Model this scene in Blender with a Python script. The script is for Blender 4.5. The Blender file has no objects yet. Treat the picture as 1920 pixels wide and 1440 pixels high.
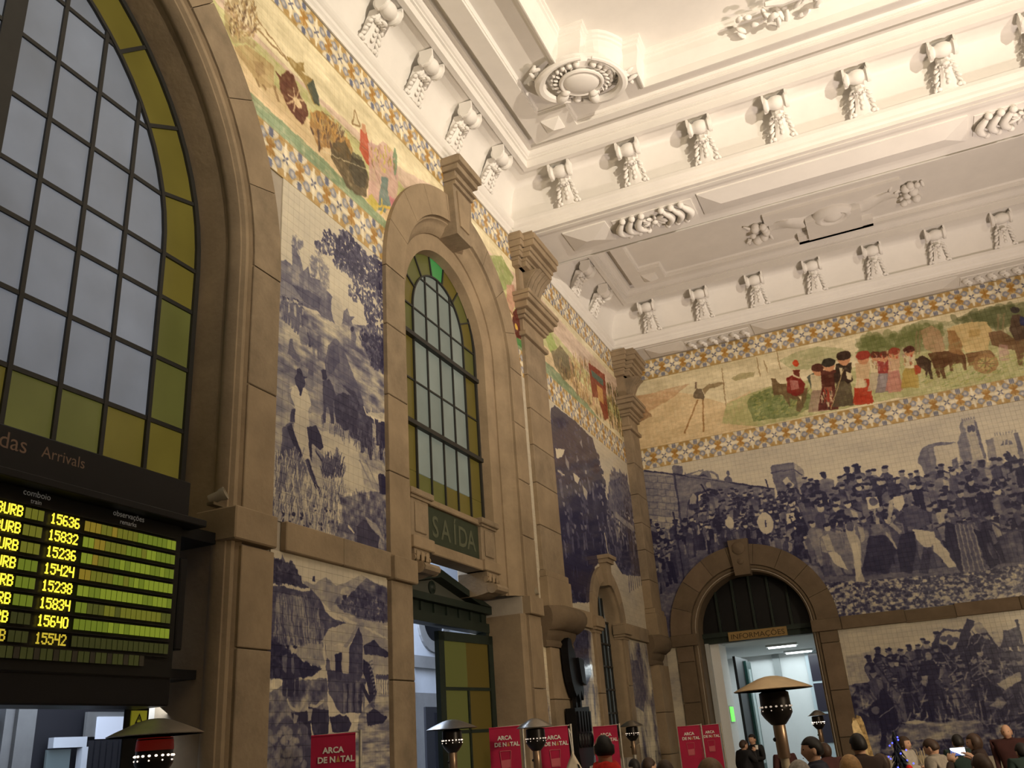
import bpy, bmesh, math, random
import numpy as np
from mathutils import Matrix, Vector

random.seed(7)
PI = math.pi
SC = bpy.context.scene
COL = SC.collection

# ------------------------------------------------------------------ camera
cam = bpy.data.cameras.new('camera')
cam.sensor_width = 36.0
cam.lens = 31.0
cam.clip_end = 200
camo = bpy.data.objects.new('camera', cam)
COL.objects.link(camo)
# the hall is drawn on a module of 1.8 m (S); DZ brings its floor to z = 0
S, DZ = 1.8, 1.4
ZF = DZ / S


def hp(p):
    return Vector((p[0] * S, p[1] * S, p[2] * S - DZ))


CP = Vector((4.23, -16.45, 1.75))
CM = hp(CP)
R0 = Vector((0.91223801, 0.40377830, -0.06917288))
U0 = Vector((0.21178517, -0.32029547, 0.92334059))
F0 = Vector((-0.35066914, 0.85695618, 0.37769996))
camo.matrix_world = Matrix(((R0.x, U0.x, -F0.x, CM.x), (R0.y, U0.y, -F0.y, CM.y), (R0.z, U0.z, -F0.z, CM.z), (0, 0, 0, 1)))
SC.camera = camo

# ------------------------------------------------------------------ world, lamps, exposure
w = bpy.data.worlds.new('dusk')
SC.world = w
w.use_nodes = True
w.node_tree.nodes['Background'].inputs[0].default_value = (0.20, 0.26, 0.36, 1)
w.node_tree.nodes['Background'].inputs[1].default_value = 0.25
SC.view_settings.view_transform = 'Standard'
SC.view_settings.look = 'None'
SC.view_settings.exposure = 0.0
SC.view_settings.gamma = 1.0
SC.view_settings.use_curve_mapping = False
SC.cycles.max_bounces = 5
SC.cycles.diffuse_bounces = 3
SC.cycles.glossy_bounces = 3
SC.cycles.transmission_bounces = 4
SC.cycles.sample_clamp_indirect = 4.0
SC.cycles.caustics_reflective = False
SC.cycles.caustics_refractive = False


def spot(name, loc, target, power, color, angle, blend, radius):
    l = bpy.data.lights.new(name, 'SPOT')
    l.energy = power * S * S
    l.color = color
    l.spot_size = math.radians(angle)
    l.spot_blend = blend
    l.shadow_soft_size = radius * S
    o = bpy.data.objects.new(name, l)
    COL.objects.link(o)
    o.location = hp(loc)
    o.rotation_euler = (Vector(target) - Vector(loc)).to_track_quat('-Z', 'Y').to_euler()
    return o


def area(name, loc, target, power, color, sx, sy):
    l = bpy.data.lights.new(name, 'AREA')
    l.shape = 'RECTANGLE'
    l.size = sx * S
    l.size_y = sy * S
    l.energy = power * S * S
    l.color = color
    o = bpy.data.objects.new(name, l)
    COL.objects.link(o)
    o.location = hp(loc)
    o.rotation_euler = (Vector(target) - Vector(loc)).to_track_quat('-Z', 'Y').to_euler()
    return o


# one floodlight across the hall washes the ceiling; the other spots are added fill
WARM = (1.0, 0.87, 0.70)
spot('hall_flood_and_fill', (13.4, -16.2, 6.3), (-3.2, -7.2, 18.6), 8400, WARM, 94, 1.0, 0.08)
spot('hall_flood_and_fill', (8.5, -7.5, 1.6), (4.4, -4.0, 10.0), 1750, (1.0, 0.82, 0.72), 96, 1.0, 0.2)  # unseen uplight added to brighten the beam soffits and ceiling panels
spot('hall_flood_and_fill', (5.5, -18.3, 5.4), (2.0, -9.0, 12.5), 240, WARM, 110, 1.0, 0.15)  # weak fill added from behind the camera
spot('low_wall_fill', (8.6, -11.5, 3.6), (2.0, -2.0, 4.0), 1150, (1.0, 0.80, 0.56), 140, 1.0, 0.3)  # unseen fill added to lift the lower walls
area('information_room_lamp', (2.2, 3.0, 3.12), (2.2, 3.0, 0), 60, (0.84, 0.97, 1.0), 3.0, 3.0)
area('street_lamp_light', (-2.6, -6.0, 5.6), (-3.6, -4.0, 2.5), 900, (0.66, 0.78, 1.0), 2.0, 4.0)
area('platform_lamp_light', (-1.6, -11.2, 3.0), (-2.4, -10.8, 1.8), 60, (0.75, 0.85, 1.0), 1.0, 3.0)


# ------------------------------------------------------------------ materials
def mat(name, col, rough=0.8, noise=0.0, scale=6.0, metal=0.0, spec=0.3, emit=None, estr=0.0, bump=0.0, coat=0.0, col2=None):
    m = bpy.data.materials.new(name)
    m.use_nodes = True
    nt = m.node_tree
    b = nt.nodes['Principled BSDF']
    b.inputs['Base Color'].default_value = (*col, 1)
    b.inputs['Roughness'].default_value = rough
    b.inputs['Metallic'].default_value = metal
    b.inputs['Specular IOR Level'].default_value = spec
    b.inputs['Coat Weight'].default_value = coat
    if emit:
        b.inputs['Emission Color'].default_value = (*emit, 1)
        b.inputs['Emission Strength'].default_value = estr
    if noise > 0 or bump > 0 or col2:
        tc = nt.nodes.new('ShaderNodeNewGeometry')
        n = nt.nodes.new('ShaderNodeTexNoise')
        n.inputs['Scale'].default_value = scale / S
        n.inputs['Detail'].default_value = 6
        n.inputs['Roughness'].default_value = 0.65
        nt.links.new(tc.outputs['Position'], n.inputs['Vector'])
        if noise > 0 or col2:
            r = nt.nodes.new('ShaderNodeValToRGB')
            c2 = col2 or tuple(max(0, c * (1 - noise)) for c in col)
            c1 = col if col2 else tuple(min(1, c * (1 + noise * 0.6)) for c in col)
            r.color_ramp.elements[0].position = 0.32
            r.color_ramp.elements[1].position = 0.68
            r.color_ramp.elements[0].color = (*c2, 1)
            r.color_ramp.elements[1].color = (*c1, 1)
            nt.links.new(n.outputs['Fac'], r.inputs['Fac'])
            nt.links.new(r.outputs['Color'], b.inputs['Base Color'])
        if bump > 0:
            bp = nt.nodes.new('ShaderNodeBump')
            bp.inputs['Strength'].default_value = bump
            bp.inputs['Distance'].default_value = 0.02
            n2 = nt.nodes.new('ShaderNodeTexNoise')
            n2.inputs['Scale'].default_value = scale * 9 / S
            n2.inputs['Detail'].default_value = 4
            nt.links.new(tc.outputs['Position'], n2.inputs['Vector'])
            nt.links.new(n2.outputs['Fac'], bp.inputs['Height'])
            nt.links.new(bp.outputs['Normal'], b.inputs['Normal'])
    return m


M_PLASTER = mat('white_plaster', (0.80, 0.77, 0.72), 0.85, 0.05, 1.6, bump=0.05)
M_STONE = mat('granite_stone', (0.31, 0.235, 0.15), 0.9, 0.22, 2.2, bump=0.35)
M_STONE2 = mat('granite_stone_grey', (0.285, 0.22, 0.145), 0.9, 0.28, 3.1, bump=0.35)
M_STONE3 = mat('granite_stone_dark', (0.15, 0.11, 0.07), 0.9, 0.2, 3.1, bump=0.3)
M_WALL = mat('mortar_backing', (0.42, 0.37, 0.30), 0.95, 0.1, 5)
M_GREENIRON = mat('dark_green_iron', (0.018, 0.028, 0.022), 0.5, 0.2, 8)
M_IRON = mat('black_iron_bar', (0.03, 0.03, 0.028), 0.5, 0.1, 9)
M_BLACK = mat('black_lacquer', (0.008, 0.008, 0.009), 0.4, 0.1, 9)
M_FLOOR = mat('stone_floor', (0.25, 0.22, 0.19), 0.5, 0.2, 2)
M_WHITEWALL = mat('white_wall_paint', (0.78, 0.80, 0.80), 0.8, 0.03, 3)
M_STEEL = mat('brushed_steel', (0.55, 0.52, 0.47), 0.28, 0.1, 8, metal=1.0)
M_STEELPOST = mat('worn_steel_post', (0.50, 0.47, 0.40), 0.45, 0.3, 12, metal=0.55)
M_CRIMSON = mat('crimson_banner_cloth', (0.40, 0.012, 0.055), 0.75, 0.12, 5)
M_WHITE = mat('white_print', (0.75, 0.72, 0.66), 0.8)
M_PINKPRINT = mat('pink_print', (0.52, 0.12, 0.14), 0.8)


# ------------------------------------------------------------------ mesh helpers
class MB:
    """collects simple shapes and links them as one mesh object"""

    def __init__(self):
        self.v = []
        self.f = []

    def add(self, vs, fs):
        o = len(self.v)
        self.v += [tuple(p) for p in vs]
        self.f += [tuple(i + o for i in f) for f in fs]
        return self

    def box(self, a, b, bev=0.0):
        x0, y0, z0 = [min(p, q) for p, q in zip(a, b)]
        x1, y1, z1 = [max(p, q) for p, q in zip(a, b)]
        if bev <= 0:
            return self.add([(x0, y0, z0), (x1, y0, z0), (x1, y1, z0), (x0, y1, z0), (x0, y0, z1), (x1, y0, z1), (x1, y1, z1), (x0, y1, z1)],
                            [(0, 3, 2, 1), (4, 5, 6, 7), (0, 1, 5, 4), (1, 2, 6, 5), (2, 3, 7, 6), (3, 0, 4, 7)])
        c = [(x0, x1), (y0, y1), (z0, z1)]
        vs, idx = [], {}
        for sx in (0, 1):
            for sy in (0, 1):
                for sz in (0, 1):
                    s = (sx, sy, sz)
                    for ax in range(3):
                        p = []
                        for k in range(3):
                            q = c[k][s[k]]
                            if k != ax:
                                q += bev if s[k] == 0 else -bev
                            p.append(q)
                        idx[(s, ax)] = len(vs)
                        vs.append(tuple(p))
        fs = []
        for ax in range(3):
            o1, o2 = (ax + 1) % 3, (ax + 2) % 3
            for side in (0, 1):
                q = []
                for a1, a2 in ((0, 0), (1, 0), (1, 1), (0, 1)):
                    s = [0, 0, 0]
                    s[ax], s[o1], s[o2] = side, a1, a2
                    q.append(idx[(tuple(s), ax)])
                fs.append(tuple(q if side else q[::-1]))
        for ax in range(3):  # edges parallel to ax
            o1, o2 = (ax + 1) % 3, (ax + 2) % 3
            for a1 in (0, 1):
                for a2 in (0, 1):
                    s0, s1 = [0, 0, 0], [0, 0, 0]
                    s0[ax], s1[ax] = 0, 1
                    s0[o1] = s1[o1] = a1
                    s0[o2] = s1[o2] = a2
                    s0, s1 = tuple(s0), tuple(s1)
                    q = (idx[(s0, o1)], idx[(s1, o1)], idx[(s1, o2)], idx[(s0, o2)])
                    fs.append(q if (a1 + a2) % 2 == 0 else q[::-1])
        for s in ((a, b_, d) for a in (0, 1) for b_ in (0, 1) for d in (0, 1)):
            t = (idx[(s, 0)], idx[(s, 1)], idx[(s, 2)])
            fs.append(t if sum(s) % 2 else t[::-1])
        return self.add(vs, fs)

    def prism(self, pts, h0, h1, fn):
        """closed outline pts (u, v) pushed from h0 to h1; fn(u, v, h) -> xyz"""
        n = len(pts)
        vs = [fn(u, v, h0) for u, v in pts] + [fn(u, v, h1) for u, v in pts]
        fs = [tuple(range(n))[::-1], tuple(range(n, 2 * n))] + [(i, (i + 1) % n, n + (i + 1) % n, n + i) for i in range(n)]
        return self.add(vs, fs)

    def loft(self, rings, closed=True, caps=True):
        """rings: equal-length lists of points"""
        n = len(rings[0])
        vs = [p for r in rings for p in r]
        fs = []
        for i in range(len(rings) - 1):
            for j in range(n if closed else n - 1):
                k = (j + 1) % n
                fs.append((i * n + j, i * n + k, (i + 1) * n + k, (i + 1) * n + j))
        if caps and closed:
            fs.append(tuple(range(n))[::-1])
            fs.append(tuple(range((len(rings) - 1) * n, len(rings) * n)))
        return self.add(vs, fs)

    def lathe(self, prof, c, ax=(0, 0, 1), n=16, caps=True):
        """prof: (radius, height) along axis ax from point c"""
        a = Vector(ax).normalized()
        u = a.orthogonal().normalized()
        w_ = a.cross(u)
        c = Vector(c)
        rings = [[tuple(c + a * h + (u * math.cos(2 * PI * k / n) + w_ * math.sin(2 * PI * k / n)) * max(r, 1e-4)) for k in range(n)] for r, h in prof]
        return self.loft(rings, True, caps)

    def tube(self, pts, r, n=8):
        pts = [Vector(p) for p in pts]
        rr = r if isinstance(r, (list, tuple)) else [r] * len(pts)
        rings = []
        for i, p in enumerate(pts):
            d = (pts[min(i + 1, len(pts) - 1)] - pts[max(i - 1, 0)]).normalized()
            u = d.cross(Vector((0.13, 0.21, 0.97))).normalized()
            w_ = d.cross(u)
            rings.append([tuple(p + (u * math.cos(2 * PI * k / n) + w_ * math.sin(2 * PI * k / n)) * rr[i]) for k in range(n)])
        return self.loft(rings)

    def blob(self, c, r, rot=None, n=8, m=6):
        c = Vector(c)
        rx, ry, rz = r if isinstance(r, (list, tuple)) else (r, r, r)
        rings = []
        for i in range(m + 1):
            t = PI * i / m
            ring = []
            for k in range(n):
                p = Vector((rx * math.sin(t) * math.cos(2 * PI * k / n), ry * math.sin(t) * math.sin(2 * PI * k / n), -rz * math.cos(t)))
                if i in (0, m):
                    p = Vector((0.001 * math.cos(2 * PI * k / n), 0.001 * math.sin(2 * PI * k / n), -rz * math.cos(t)))
                if rot is not None:
                    p = rot @ p
                ring.append(tuple(c + p))
            rings.append(ring)
        return self.loft(rings)

    def mesh(self, name, m, smooth=False, ang=40):
        me = bpy.data.meshes.new(name)
        me.from_pydata([(a * S, b * S, c * S) for a, b, c in self.v] if S != 1 else self.v, [], self.f)
        me.validate()
        if m:
            me.materials.append(m)
        if smooth:
            me.polygons.foreach_set('use_smooth', [True] * len(me.polygons))
            me.set_sharp_from_angle(angle=math.radians(ang))
        me.update()
        return me

    def build(self, name, m, parent=None, smooth=False, ang=40, **props):
        return link(name, self.mesh(name, m, smooth, ang), parent, **props)


def link(name, data, parent=None, **props):
    o = bpy.data.objects.new(name, data)
    COL.objects.link(o)
    if parent is not None:
        o.parent = parent
    elif S != 1:
        o.location.z = -DZ
    for k, v in props.items():
        o[k] = v
    return o


def thing(name, label, cat, loc=(0, 0, 0), rotz=0.0, group=None):
    o = link(name, None)
    o.empty_display_size = 0.1
    o.location = hp(loc) if S != 1 else loc
    o.rotation_euler = (0, 0, rotz)
    o['label'] = label
    o['category'] = cat
    if group:
        o['group'] = group
    return o


def copy_tree(o, parent=None):
    c = o.copy()
    COL.objects.link(c)
    if parent is not None:
        c.parent = parent
    for ch in list(o.children):
        copy_tree(ch, c)
    return c


def struct(name, mb=None, m=None, parent=None, smooth=False, ang=40):
    if mb is None:
        o = link(name, None, parent)
    else:
        o = mb.build(name, m, parent, smooth, ang)
    o['kind'] = 'structure'
    return o


def arc(cy, cz, r, a0, a1, n):
    return [(cy + r * math.cos(a0 + (a1 - a0) * i / n), cz + r * math.sin(a0 + (a1 - a0) * i / n)) for i in range(n + 1)]


def XL(u, v, h):      # left wall: u along y, v up, h out of the wall
    return (h, u, v)


def XE(u, v, h):      # end wall: u along x, v up, h out of the wall (towards the room)
    return (u, -h, v)
# ================================================================== THE SETTING
XR = 9.1          # the tiled part of the end wall that can be seen
HW = 14.04        # hall width (x); the end wall is y = 0, the left wall is x = 0
YB = -19.4        # rear wall
ZT = 8.83         # top of the tiled walls
TILE = 0.14 / S
fl = MB().box((-0.9, YB - 0.3, ZF - 0.2), (HW + 0.4, 0.5, ZF))
struct('floor', fl, M_FLOOR)
g = MB().box((-9, YB, ZF - 0.25), (-0.9, 9, ZF - 0.02)).box((-0.9, 0.5, ZF - 0.25), (HW + 3, 9, ZF - 0.02))
struct('floor_outside', g, mat('outside_paving', (0.14, 0.135, 0.13), 0.8, 0.2, 2))


def arch_fill(mb, cy, zs, r, ztop, h0, h1, fn, n=24):
    P = arc(cy, zs, r, PI, 0, n)
    for (a, za), (b, zb) in zip(P[:-1], P[1:]):
        mb.prism([(a, za), (b, zb), (b, ztop), (a, ztop)], h0, h1, fn)


W1 = dict(c=-14.05, zs=5.475, r=2.47)
W2 = dict(c=-7.66, zs=6.50, r=1.35)
W3 = dict(c=-2.92, zs=3.43, r=0.56)
E1 = dict(c=1.735, zs=3.37, r=0.985)
TF = -0.014       # the wall face behind the tiles
mb = MB()
GAP = 0.03
cols = [YB, W1['c'] - W1['r'] - GAP, W1['c'] + W1['r'] + GAP, W2['c'] - W2['r'] - GAP, W2['c'] + W2['r'] + GAP, W3['c'] - W3['r'] - GAP, W3['c'] + W3['r'] + GAP, 0.9]
for i in range(0, 8, 2):
    mb.box((-0.75, cols[i], ZF), (TF, cols[i + 1], 10.6))
for W in (W1, W2, W3):
    arch_fill(mb, W['c'], W['zs'], W['r'] + GAP, 10.6, -0.75, TF, XL)
mb.box((-0.75, W3['c'] - W3['r'] - GAP, ZF), (TF, W3['c'] + W3['r'] + GAP, 1.45))
wall_left = struct('wall_left', mb, M_WALL)
mb = MB()
mb.box((-0.75, 0.014, ZF), (E1['c'] - E1['r'] - GAP, 0.6, 10.6)).box((E1['c'] + E1['r'] + GAP, 0.014, ZF), (HW + 0.3, 0.6, 10.6))
arch_fill(mb, E1['c'], E1['zs'], E1['r'] + GAP, 10.6, -0.6, TF, XE)
wall_front = struct('wall_front', mb, M_WALL)
struct('wall_right', MB().box((HW, YB, ZF), (HW + 0.3, 0, 10.6)), mat('far_side_stone', (0.42, 0.36, 0.28), 0.9, 0.2, 1.5))
struct('wall_rear', MB().box((0, YB - 0.3, ZF), (HW, YB, 10.6)), mat('rear_stone', (0.40, 0.34, 0.26), 0.9, 0.2, 1.5))

STONES = [M_STONE, M_STONE2, M_STONE]


def stone(parent, name, mb, k=0):
    return mb.build(name, STONES[k % 3], parent)


def voussoirs(parent, W, r1, n, h0, h1, fn, name='voussoir', gap=0.004, skip=()):
    r0 = W['r']
    for i in range(n):
        if i in skip:
            continue
        a0 = PI * i / n + gap / r1
        a1 = PI * (i + 1) / n - gap / r1
        P = arc(W['c'], W['zs'], r1, a0, a1, 6) + arc(W['c'], W['zs'], r0, a1, a0, 6)
        stone(parent, name, MB().prism(P, h0, h1, fn), random.randint(0, 2))


def stack(parent, u0, u1, z0, z1, h0, h1, fn, step, name='stone_block', jit=0.0, gap=0.004, split=0):
    """courses of ashlar from z0 to z1"""
    z = z0
    k = 0
    while z < z1 - 0.02:
        t = min(step * (1 + random.uniform(-jit, jit)), z1 - z)
        if z1 - z - t < 0.15:
            t = z1 - z
        us = [u0, u1]
        if split and u1 - u0 > split:
            m_ = int((u1 - u0) / split)
            off = 0.5 * split if k % 2 else 0
            us = [u0] + [u for u in [u0 + split * q + off for q in range(1 - (k % 2), m_ + 1)] if u0 + 0.12 < u < u1 - 0.12] + [u1]
        for a, b in zip(us[:-1], us[1:]):
            p, q = fn(a + gap * (a != u0), z + gap, h0), fn(b - gap * (b != u1), z + t - gap, h1)
            stone(parent, name, MB().box(p, q, 0.006), random.randint(0, 2))
        z += t
        k += 1


def arch_profile(prof, W, zbot, fn, n=32):
    """moulding swept up one jamb, round the arch and down; prof: (radius, height above the wall)"""
    rings = []
    c, zs = W['c'], W['zs']
    rings.append([fn(c + r, zbot, h) for r, h in prof])
    for i in range(n + 1):
        a = PI * i / n
        rings.append([fn(c + r * math.cos(a), zs + r * math.sin(a), h) for r, h in prof])
    rings.append([fn(c - r, zbot, h) for r, h in prof])
    return MB().loft(rings, closed=False, caps=False)


# ---- large arched window surround (left edge of the picture)
sur = struct('arch_surround', parent=wall_left)
Wa = dict(c=W1['c'], zs=W1['zs'], r=2.56)
voussoirs(sur, Wa, 2.90, 11, -0.2, 0.035, XL)
for s in (1, -1):
    a, b = sorted((W1['c'] + s * 2.56, W1['c'] + s * 2.90))
    stack(sur, a, b, 3.46, 5.475, -0.2, 0.035, XL, 0.98)
    stack(sur, a - 0.02 * (s < 0), b + 0.02 * (s > 0), ZF, 3.2, -0.2, 0.045, XL, 0.9, jit=0.1)
prof = [(2.57, 0.03), (2.545, -0.01), (2.535, 0.0), (2.515, 0.012), (2.49, 0.005), (2.475, -0.025), (2.465, -0.03), (2.46, -0.05), (2.45, -0.10), (2.452, -0.13), (2.462, -0.15), (2.47, -0.16), (2.47, -0.56)]
arch_profile(prof, W1, ZF, XL, 40).build('arch_moulding', M_STONE, sur, True, 30)
# impost block and lower jamb of the big pier
for s in (1, -1):
    c = W1['c'] + s * 2.70
    mbk = MB()
    mbk.box((-0.3, c - 0.235 - .02 * (s > 0), 3.22), (0.075, c + 0.215, 3.46), 0.01)
    stone(sur, 'impost_block', mbk)

# ---- exit bay surround
sur = struct('arch_surround', parent=wall_left)
voussoirs(sur, dict(c=W2['c'], zs=W2['zs'], r=1.42), 1.80, 9, -0.2, 0.05, XL, skip=(4,))
P = arc(W2['c'], W2['zs'], 1.80, 4 * PI / 9 + .003, 5 * PI / 9 - .003, 5) + arc(W2['c'], W2['zs'], 1.42, 5 * PI / 9 - .003, 4 * PI / 9 + .003, 5)
stone(sur, 'voussoir', MB().prism(P, -0.2, 0.05, XL))
for s in (1, -1):
    a, b = sorted((W2['c'] + s * 1.42, W2['c'] + s * 1.80))
    stack(sur, a, b, 3.43, 6.50, -0.2, 0.05, XL, 0.78, jit=0.08)
    stack(sur, a, b, ZF, 3.21, -0.2, 0.05, XL, 0.80, jit=0.08)
    # deep inner reveal, in blocks
    a, b = sorted((W2['c'] + s * 1.06, W2['c'] + s * 1.36))
    stack(sur, a, b, 3.43, 6.50, -0.72, -0.36, XL, 0.78, name='reveal_block')
    c = W2['c'] + s * 1.60
    mbk = MB()
    mbk.box((-0.3, c - 0.21, 3.21), (0.10, c + 0.21, 3.43), 0.01)
    stone(sur, 'impost_block', mbk)
prof = [(1.43, 0.045), (1.415, 0.0), (1.40, 0.012), (1.385, 0.008), (1.37, -0.02), (1.36, -0.03), (1.35, -0.04), (1.31, -0.055), (1.27, -0.085), (1.24, -0.12), (1.24, -0.14), (1.10, -0.15), (1.04, -0.17), (1.02, -0.29)]
arch_profile(prof, W2, 3.43, XL, 32).build('arch_moulding', M_STONE, sur, True, 30)
prof = [(1.43, 0.045), (1.415, 0.0), (1.40, 0.012), (1.385, 0.008), (1.37, -0.02), (1.36, -0.03), (1.35, -0.04), (1.35, -0.55)]
for s in (1, -1):
    MB().loft([[XL(W2['c'] + s * r, z, h) for r, h in prof] for z in (ZF, 3.22)], closed=False, caps=False).build('jamb_moulding', M_STONE, sur, True, 30)
# tall keystone with its own little cornice
ks = struct('keystone', parent=sur)
P = [(-0.20, 7.72), (0.20, 7.72), (0.27, 8.42), (-0.27, 8.42)]
MB().prism([(W2['c'] + u, v) for u, v in P], -0.15, 0.13, XL).build('keystone_block', M_STONE2, ks)
P = [(-0.12, 7.86), (0.12, 7.86), (0.175, 8.36), (-0.175, 8.36)]
MB().prism([(W2['c'] + u, v) for u, v in P], 0.13, 0.15, XL).build('keystone_panel', M_STONE, ks)
mbk = MB()
for e, z0, z1 in ((0.15, 8.42, 8.48), (0.19, 8.48, 8.52), (0.15, 8.52, 8.62), (0.21, 8.62, 8.70), (0.26, 8.70, 8.80), (0.22, 8.80, 8.83)):
    mbk.box((-0.1, W2['c'] - 0.17 - e * 0.6, z0), (e + 0.02, W2['c'] + 0.17 + e * 0.6, z1), 0.006)
mbk.build('keystone_cornice', M_STONE2, ks)

# ---- small window of the corner bay
sur = struct('arch_surround', parent=wall_left)
voussoirs(sur, dict(c=W3['c'], zs=W3['zs'], r=0.60), 0.83, 7, -0.1, 0.05, XL, skip=(3,))
prof = [(0.61, 0.045), (0.595, 0.0), (0.58, 0.01), (0.56, -0.02), (0.555, -0.05), (0.55, -0.25)]
arch_profile(prof, W3, ZF, XL, 20).build('arch_moulding', M_STONE, sur, True, 30)
for s in (1, -1):
    a, b = sorted((W3['c'] + s * 0.60, W3['c'] + s * 0.82))
    stack(sur, a, b, ZF, 3.2, -0.1, 0.05, XL, 0.8, jit=0.1)
    c = W3['c'] + s * 0.71
    mbk = MB()
    for e, z0, z1 in ((0.06, 3.18, 3.22), (0.09, 3.22, 3.26), (0.12, 3.26, 3.40), (0.10, 3.40, 3.43)):
        mbk.box((-0.1, c - 0.13 - e * .5, z0), (e, c + 0.13 + e * .5, z1), 0.006)
    stone(sur, 'impost_block', mbk)
P = [(-0.10, 3.95), (0.10, 3.95), (0.13, 4.30), (-0.13, 4.30)]
stone(sur, 'keystone', MB().prism([(W3['c'] + u, v) for u, v in P], -0.1, 0.11, XL).box((-0.05, W3['c'] - 0.17, 4.30), (0.15, W3['c'] + 0.17, 4.36)).box((-0.05, W3['c'] - 0.20, 4.36), (0.19, W3['c'] + 0.20, 4.42)))

# ---- string course along the left wall
for y0, y1 in ((-11.0, -9.45), (-4.75, -3.8), (-2.0, -0.75)):
    n = max(1, round((y1 - y0) / 0.8))
    for i in range(n):
        a, b = y0 + (y1 - y0) * i / n, y0 + (y1 - y0) * (i + 1) / n
        stone(wall_left, 'string_course_stone', MB().box((TF, a + .002, 3.23), (0.05, b - .002, 3.46), 0.008), i)

# ---- pilasters: shaft, neck mouldings, console, upper capital
def pilaster(y0, y1, p, parent):
    c, hw = (y0 + y1) / 2, (y1 - y0) / 2
    pl = struct('pilaster', parent=parent)
    stack(pl, y0, y1, 3.83, 7.22, TF, p, XL, 0.56, jit=0.12, name='shaft_block')
    stone(pl, 'base_block', MB().box((TF, y0 - .04, 3.36), (p + .06, y1 + .04, 3.74), 0.008).box((TF, y0 - .02, 3.74), (p + .04, y1 + .02, 3.83), 0.01))
    m1 = MB()
    for e, z0, z1 in ((.05, 7.22, 7.29), (.0, 7.29, 7.50), (.045, 7.50, 7.55), (.075, 7.55, 7.62), (.14, 7.62, 7.72), (.19, 7.72, 7.80), (.21, 7.80, 7.86)):
        m1.box((TF, c - hw - e, z0), (p + e, c + hw + e, z1), 0.01)
    stone(pl, 'lower_capital', m1)
    # curved console between the capitals, fluted on its face
    m2 = MB()
    pr = [(p + .04, 7.86), (p + .05, 7.98), (p + .08, 8.10), (p + .14, 8.22), (p + .22, 8.30), (p + .27, 8.33)]
    for k in range(4):
        ya, yb = c - hw * .62 + hw * 1.24 * k / 4 + .01, c - hw * .62 + hw * 1.24 * (k + 1) / 4 - .01
        m2.prism([(TF, 7.86)] + pr + [(TF, 8.33)], ya, yb, lambda u, v, h: (u, h, v))
    m2.prism([(TF, 7.86)] + [(a - .025, b) for a, b in pr] + [(TF, 8.33)], c - hw * .66, c + hw * .66, lambda u, v, h: (u, h, v))
    stone(pl, 'console', m2, 1)
    m3 = MB()
    for e, z0, z1 in ((.08, 8.33, 8.42), (.10, 8.42, 8.47), (.17, 8.47, 8.55), (.20, 8.55, 8.62), (.27, 8.62, 8.72), (.30, 8.72, 8.81), (.26, 8.81, 8.86)):
        m3.box((TF, c - hw - e * .35, z0), (p + .06 + e * .9, c + hw + e * .35, z1), 0.008)
        m3.box((TF, c - hw - e * .35 - .10, z0), (p + .02 + e * .45, c + hw + e * .35 + .10, z1), 0.008)
    m3.box((TF, c - hw - .02, 7.86), (p + .0, c + hw + .02, 8.33))
    stone(pl, 'upper_capital', m3)
    return pl


pilaster(-5.64, -4.85, 0.06, wall_left)
pilaster(-0.64, -0.02, 0.15, wall_left)
# rounded corbels that carry the pilasters, and the narrower piers below them
for y0, y1, p, pp in ((-5.73, -4.74, 0.34, 0.07), (-0.80, -0.02, 0.30, 0.16)):
    pr = [(TF, 2.86), (.10, 2.86), (.12, 2.90), (.10, 2.94), (.14, 2.98), (.17, 3.03), (.17, 3.06), (.22, 3.06), (.30, 3.10), (.35, 3.17), (.36, 3.24), (.33, 3.31), (.26, 3.36), (TF, 3.36)]
    k = p / 0.34
    ends = []
    m1 = MB()
    for e, sc in ((0.0, .45), (.10, .8), (.22, 1.0)):
        ends.append((y0 + e, sc))
    for e, sc in ((.22, 1.0), (.10, .8), (0.0, .45)):
        ends.append((y1 - e, sc))
    m1.loft([[(u * k * sc if u > 0 else u, y, v) for u, v in pr] for y, sc in ends])
    m1.build('corbel', M_STONE3, wall_left, True, 35)
    stack(wall_left, y0 + .08, y1 - .08, ZF, 2.86, TF, pp, XL, 0.7, jit=0.1, name='pier_block')

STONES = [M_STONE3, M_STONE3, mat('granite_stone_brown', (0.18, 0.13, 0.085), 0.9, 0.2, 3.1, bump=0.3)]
# ---- end wall: arch, jambs, string course
sur = struct('arch_surround', parent=wall_front)
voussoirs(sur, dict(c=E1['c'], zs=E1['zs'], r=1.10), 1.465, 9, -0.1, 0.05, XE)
prof = [(1.11, 0.045), (1.095, 0.0), (1.08, 0.015), (1.05, 0.015), (1.03, -0.01), (1.02, -0.02), (1.0, -0.03), (0.985, -0.05), (0.98, -0.45)]
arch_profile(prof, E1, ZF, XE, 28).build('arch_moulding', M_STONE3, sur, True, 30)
for s in (1, -1):
    a, b = sorted((E1['c'] + s * 1.10, E1['c'] + s * 1.40))
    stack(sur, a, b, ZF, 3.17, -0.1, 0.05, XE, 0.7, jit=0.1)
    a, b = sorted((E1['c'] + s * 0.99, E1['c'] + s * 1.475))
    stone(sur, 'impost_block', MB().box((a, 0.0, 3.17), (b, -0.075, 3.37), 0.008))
ks = struct('keystone', parent=sur)
P = [(-0.135, 4.28), (0.135, 4.28), (0.18, 4.92), (-0.18, 4.92)]
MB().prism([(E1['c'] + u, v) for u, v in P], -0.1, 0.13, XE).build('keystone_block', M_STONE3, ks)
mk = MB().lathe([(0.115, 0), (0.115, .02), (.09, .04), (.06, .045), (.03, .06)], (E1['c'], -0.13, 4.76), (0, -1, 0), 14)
mk.lathe([(0.05, 0), (0.05, .02), (.02, .035)], (E1['c'], -0.13, 4.52), (0, -1, 0), 12)
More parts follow.
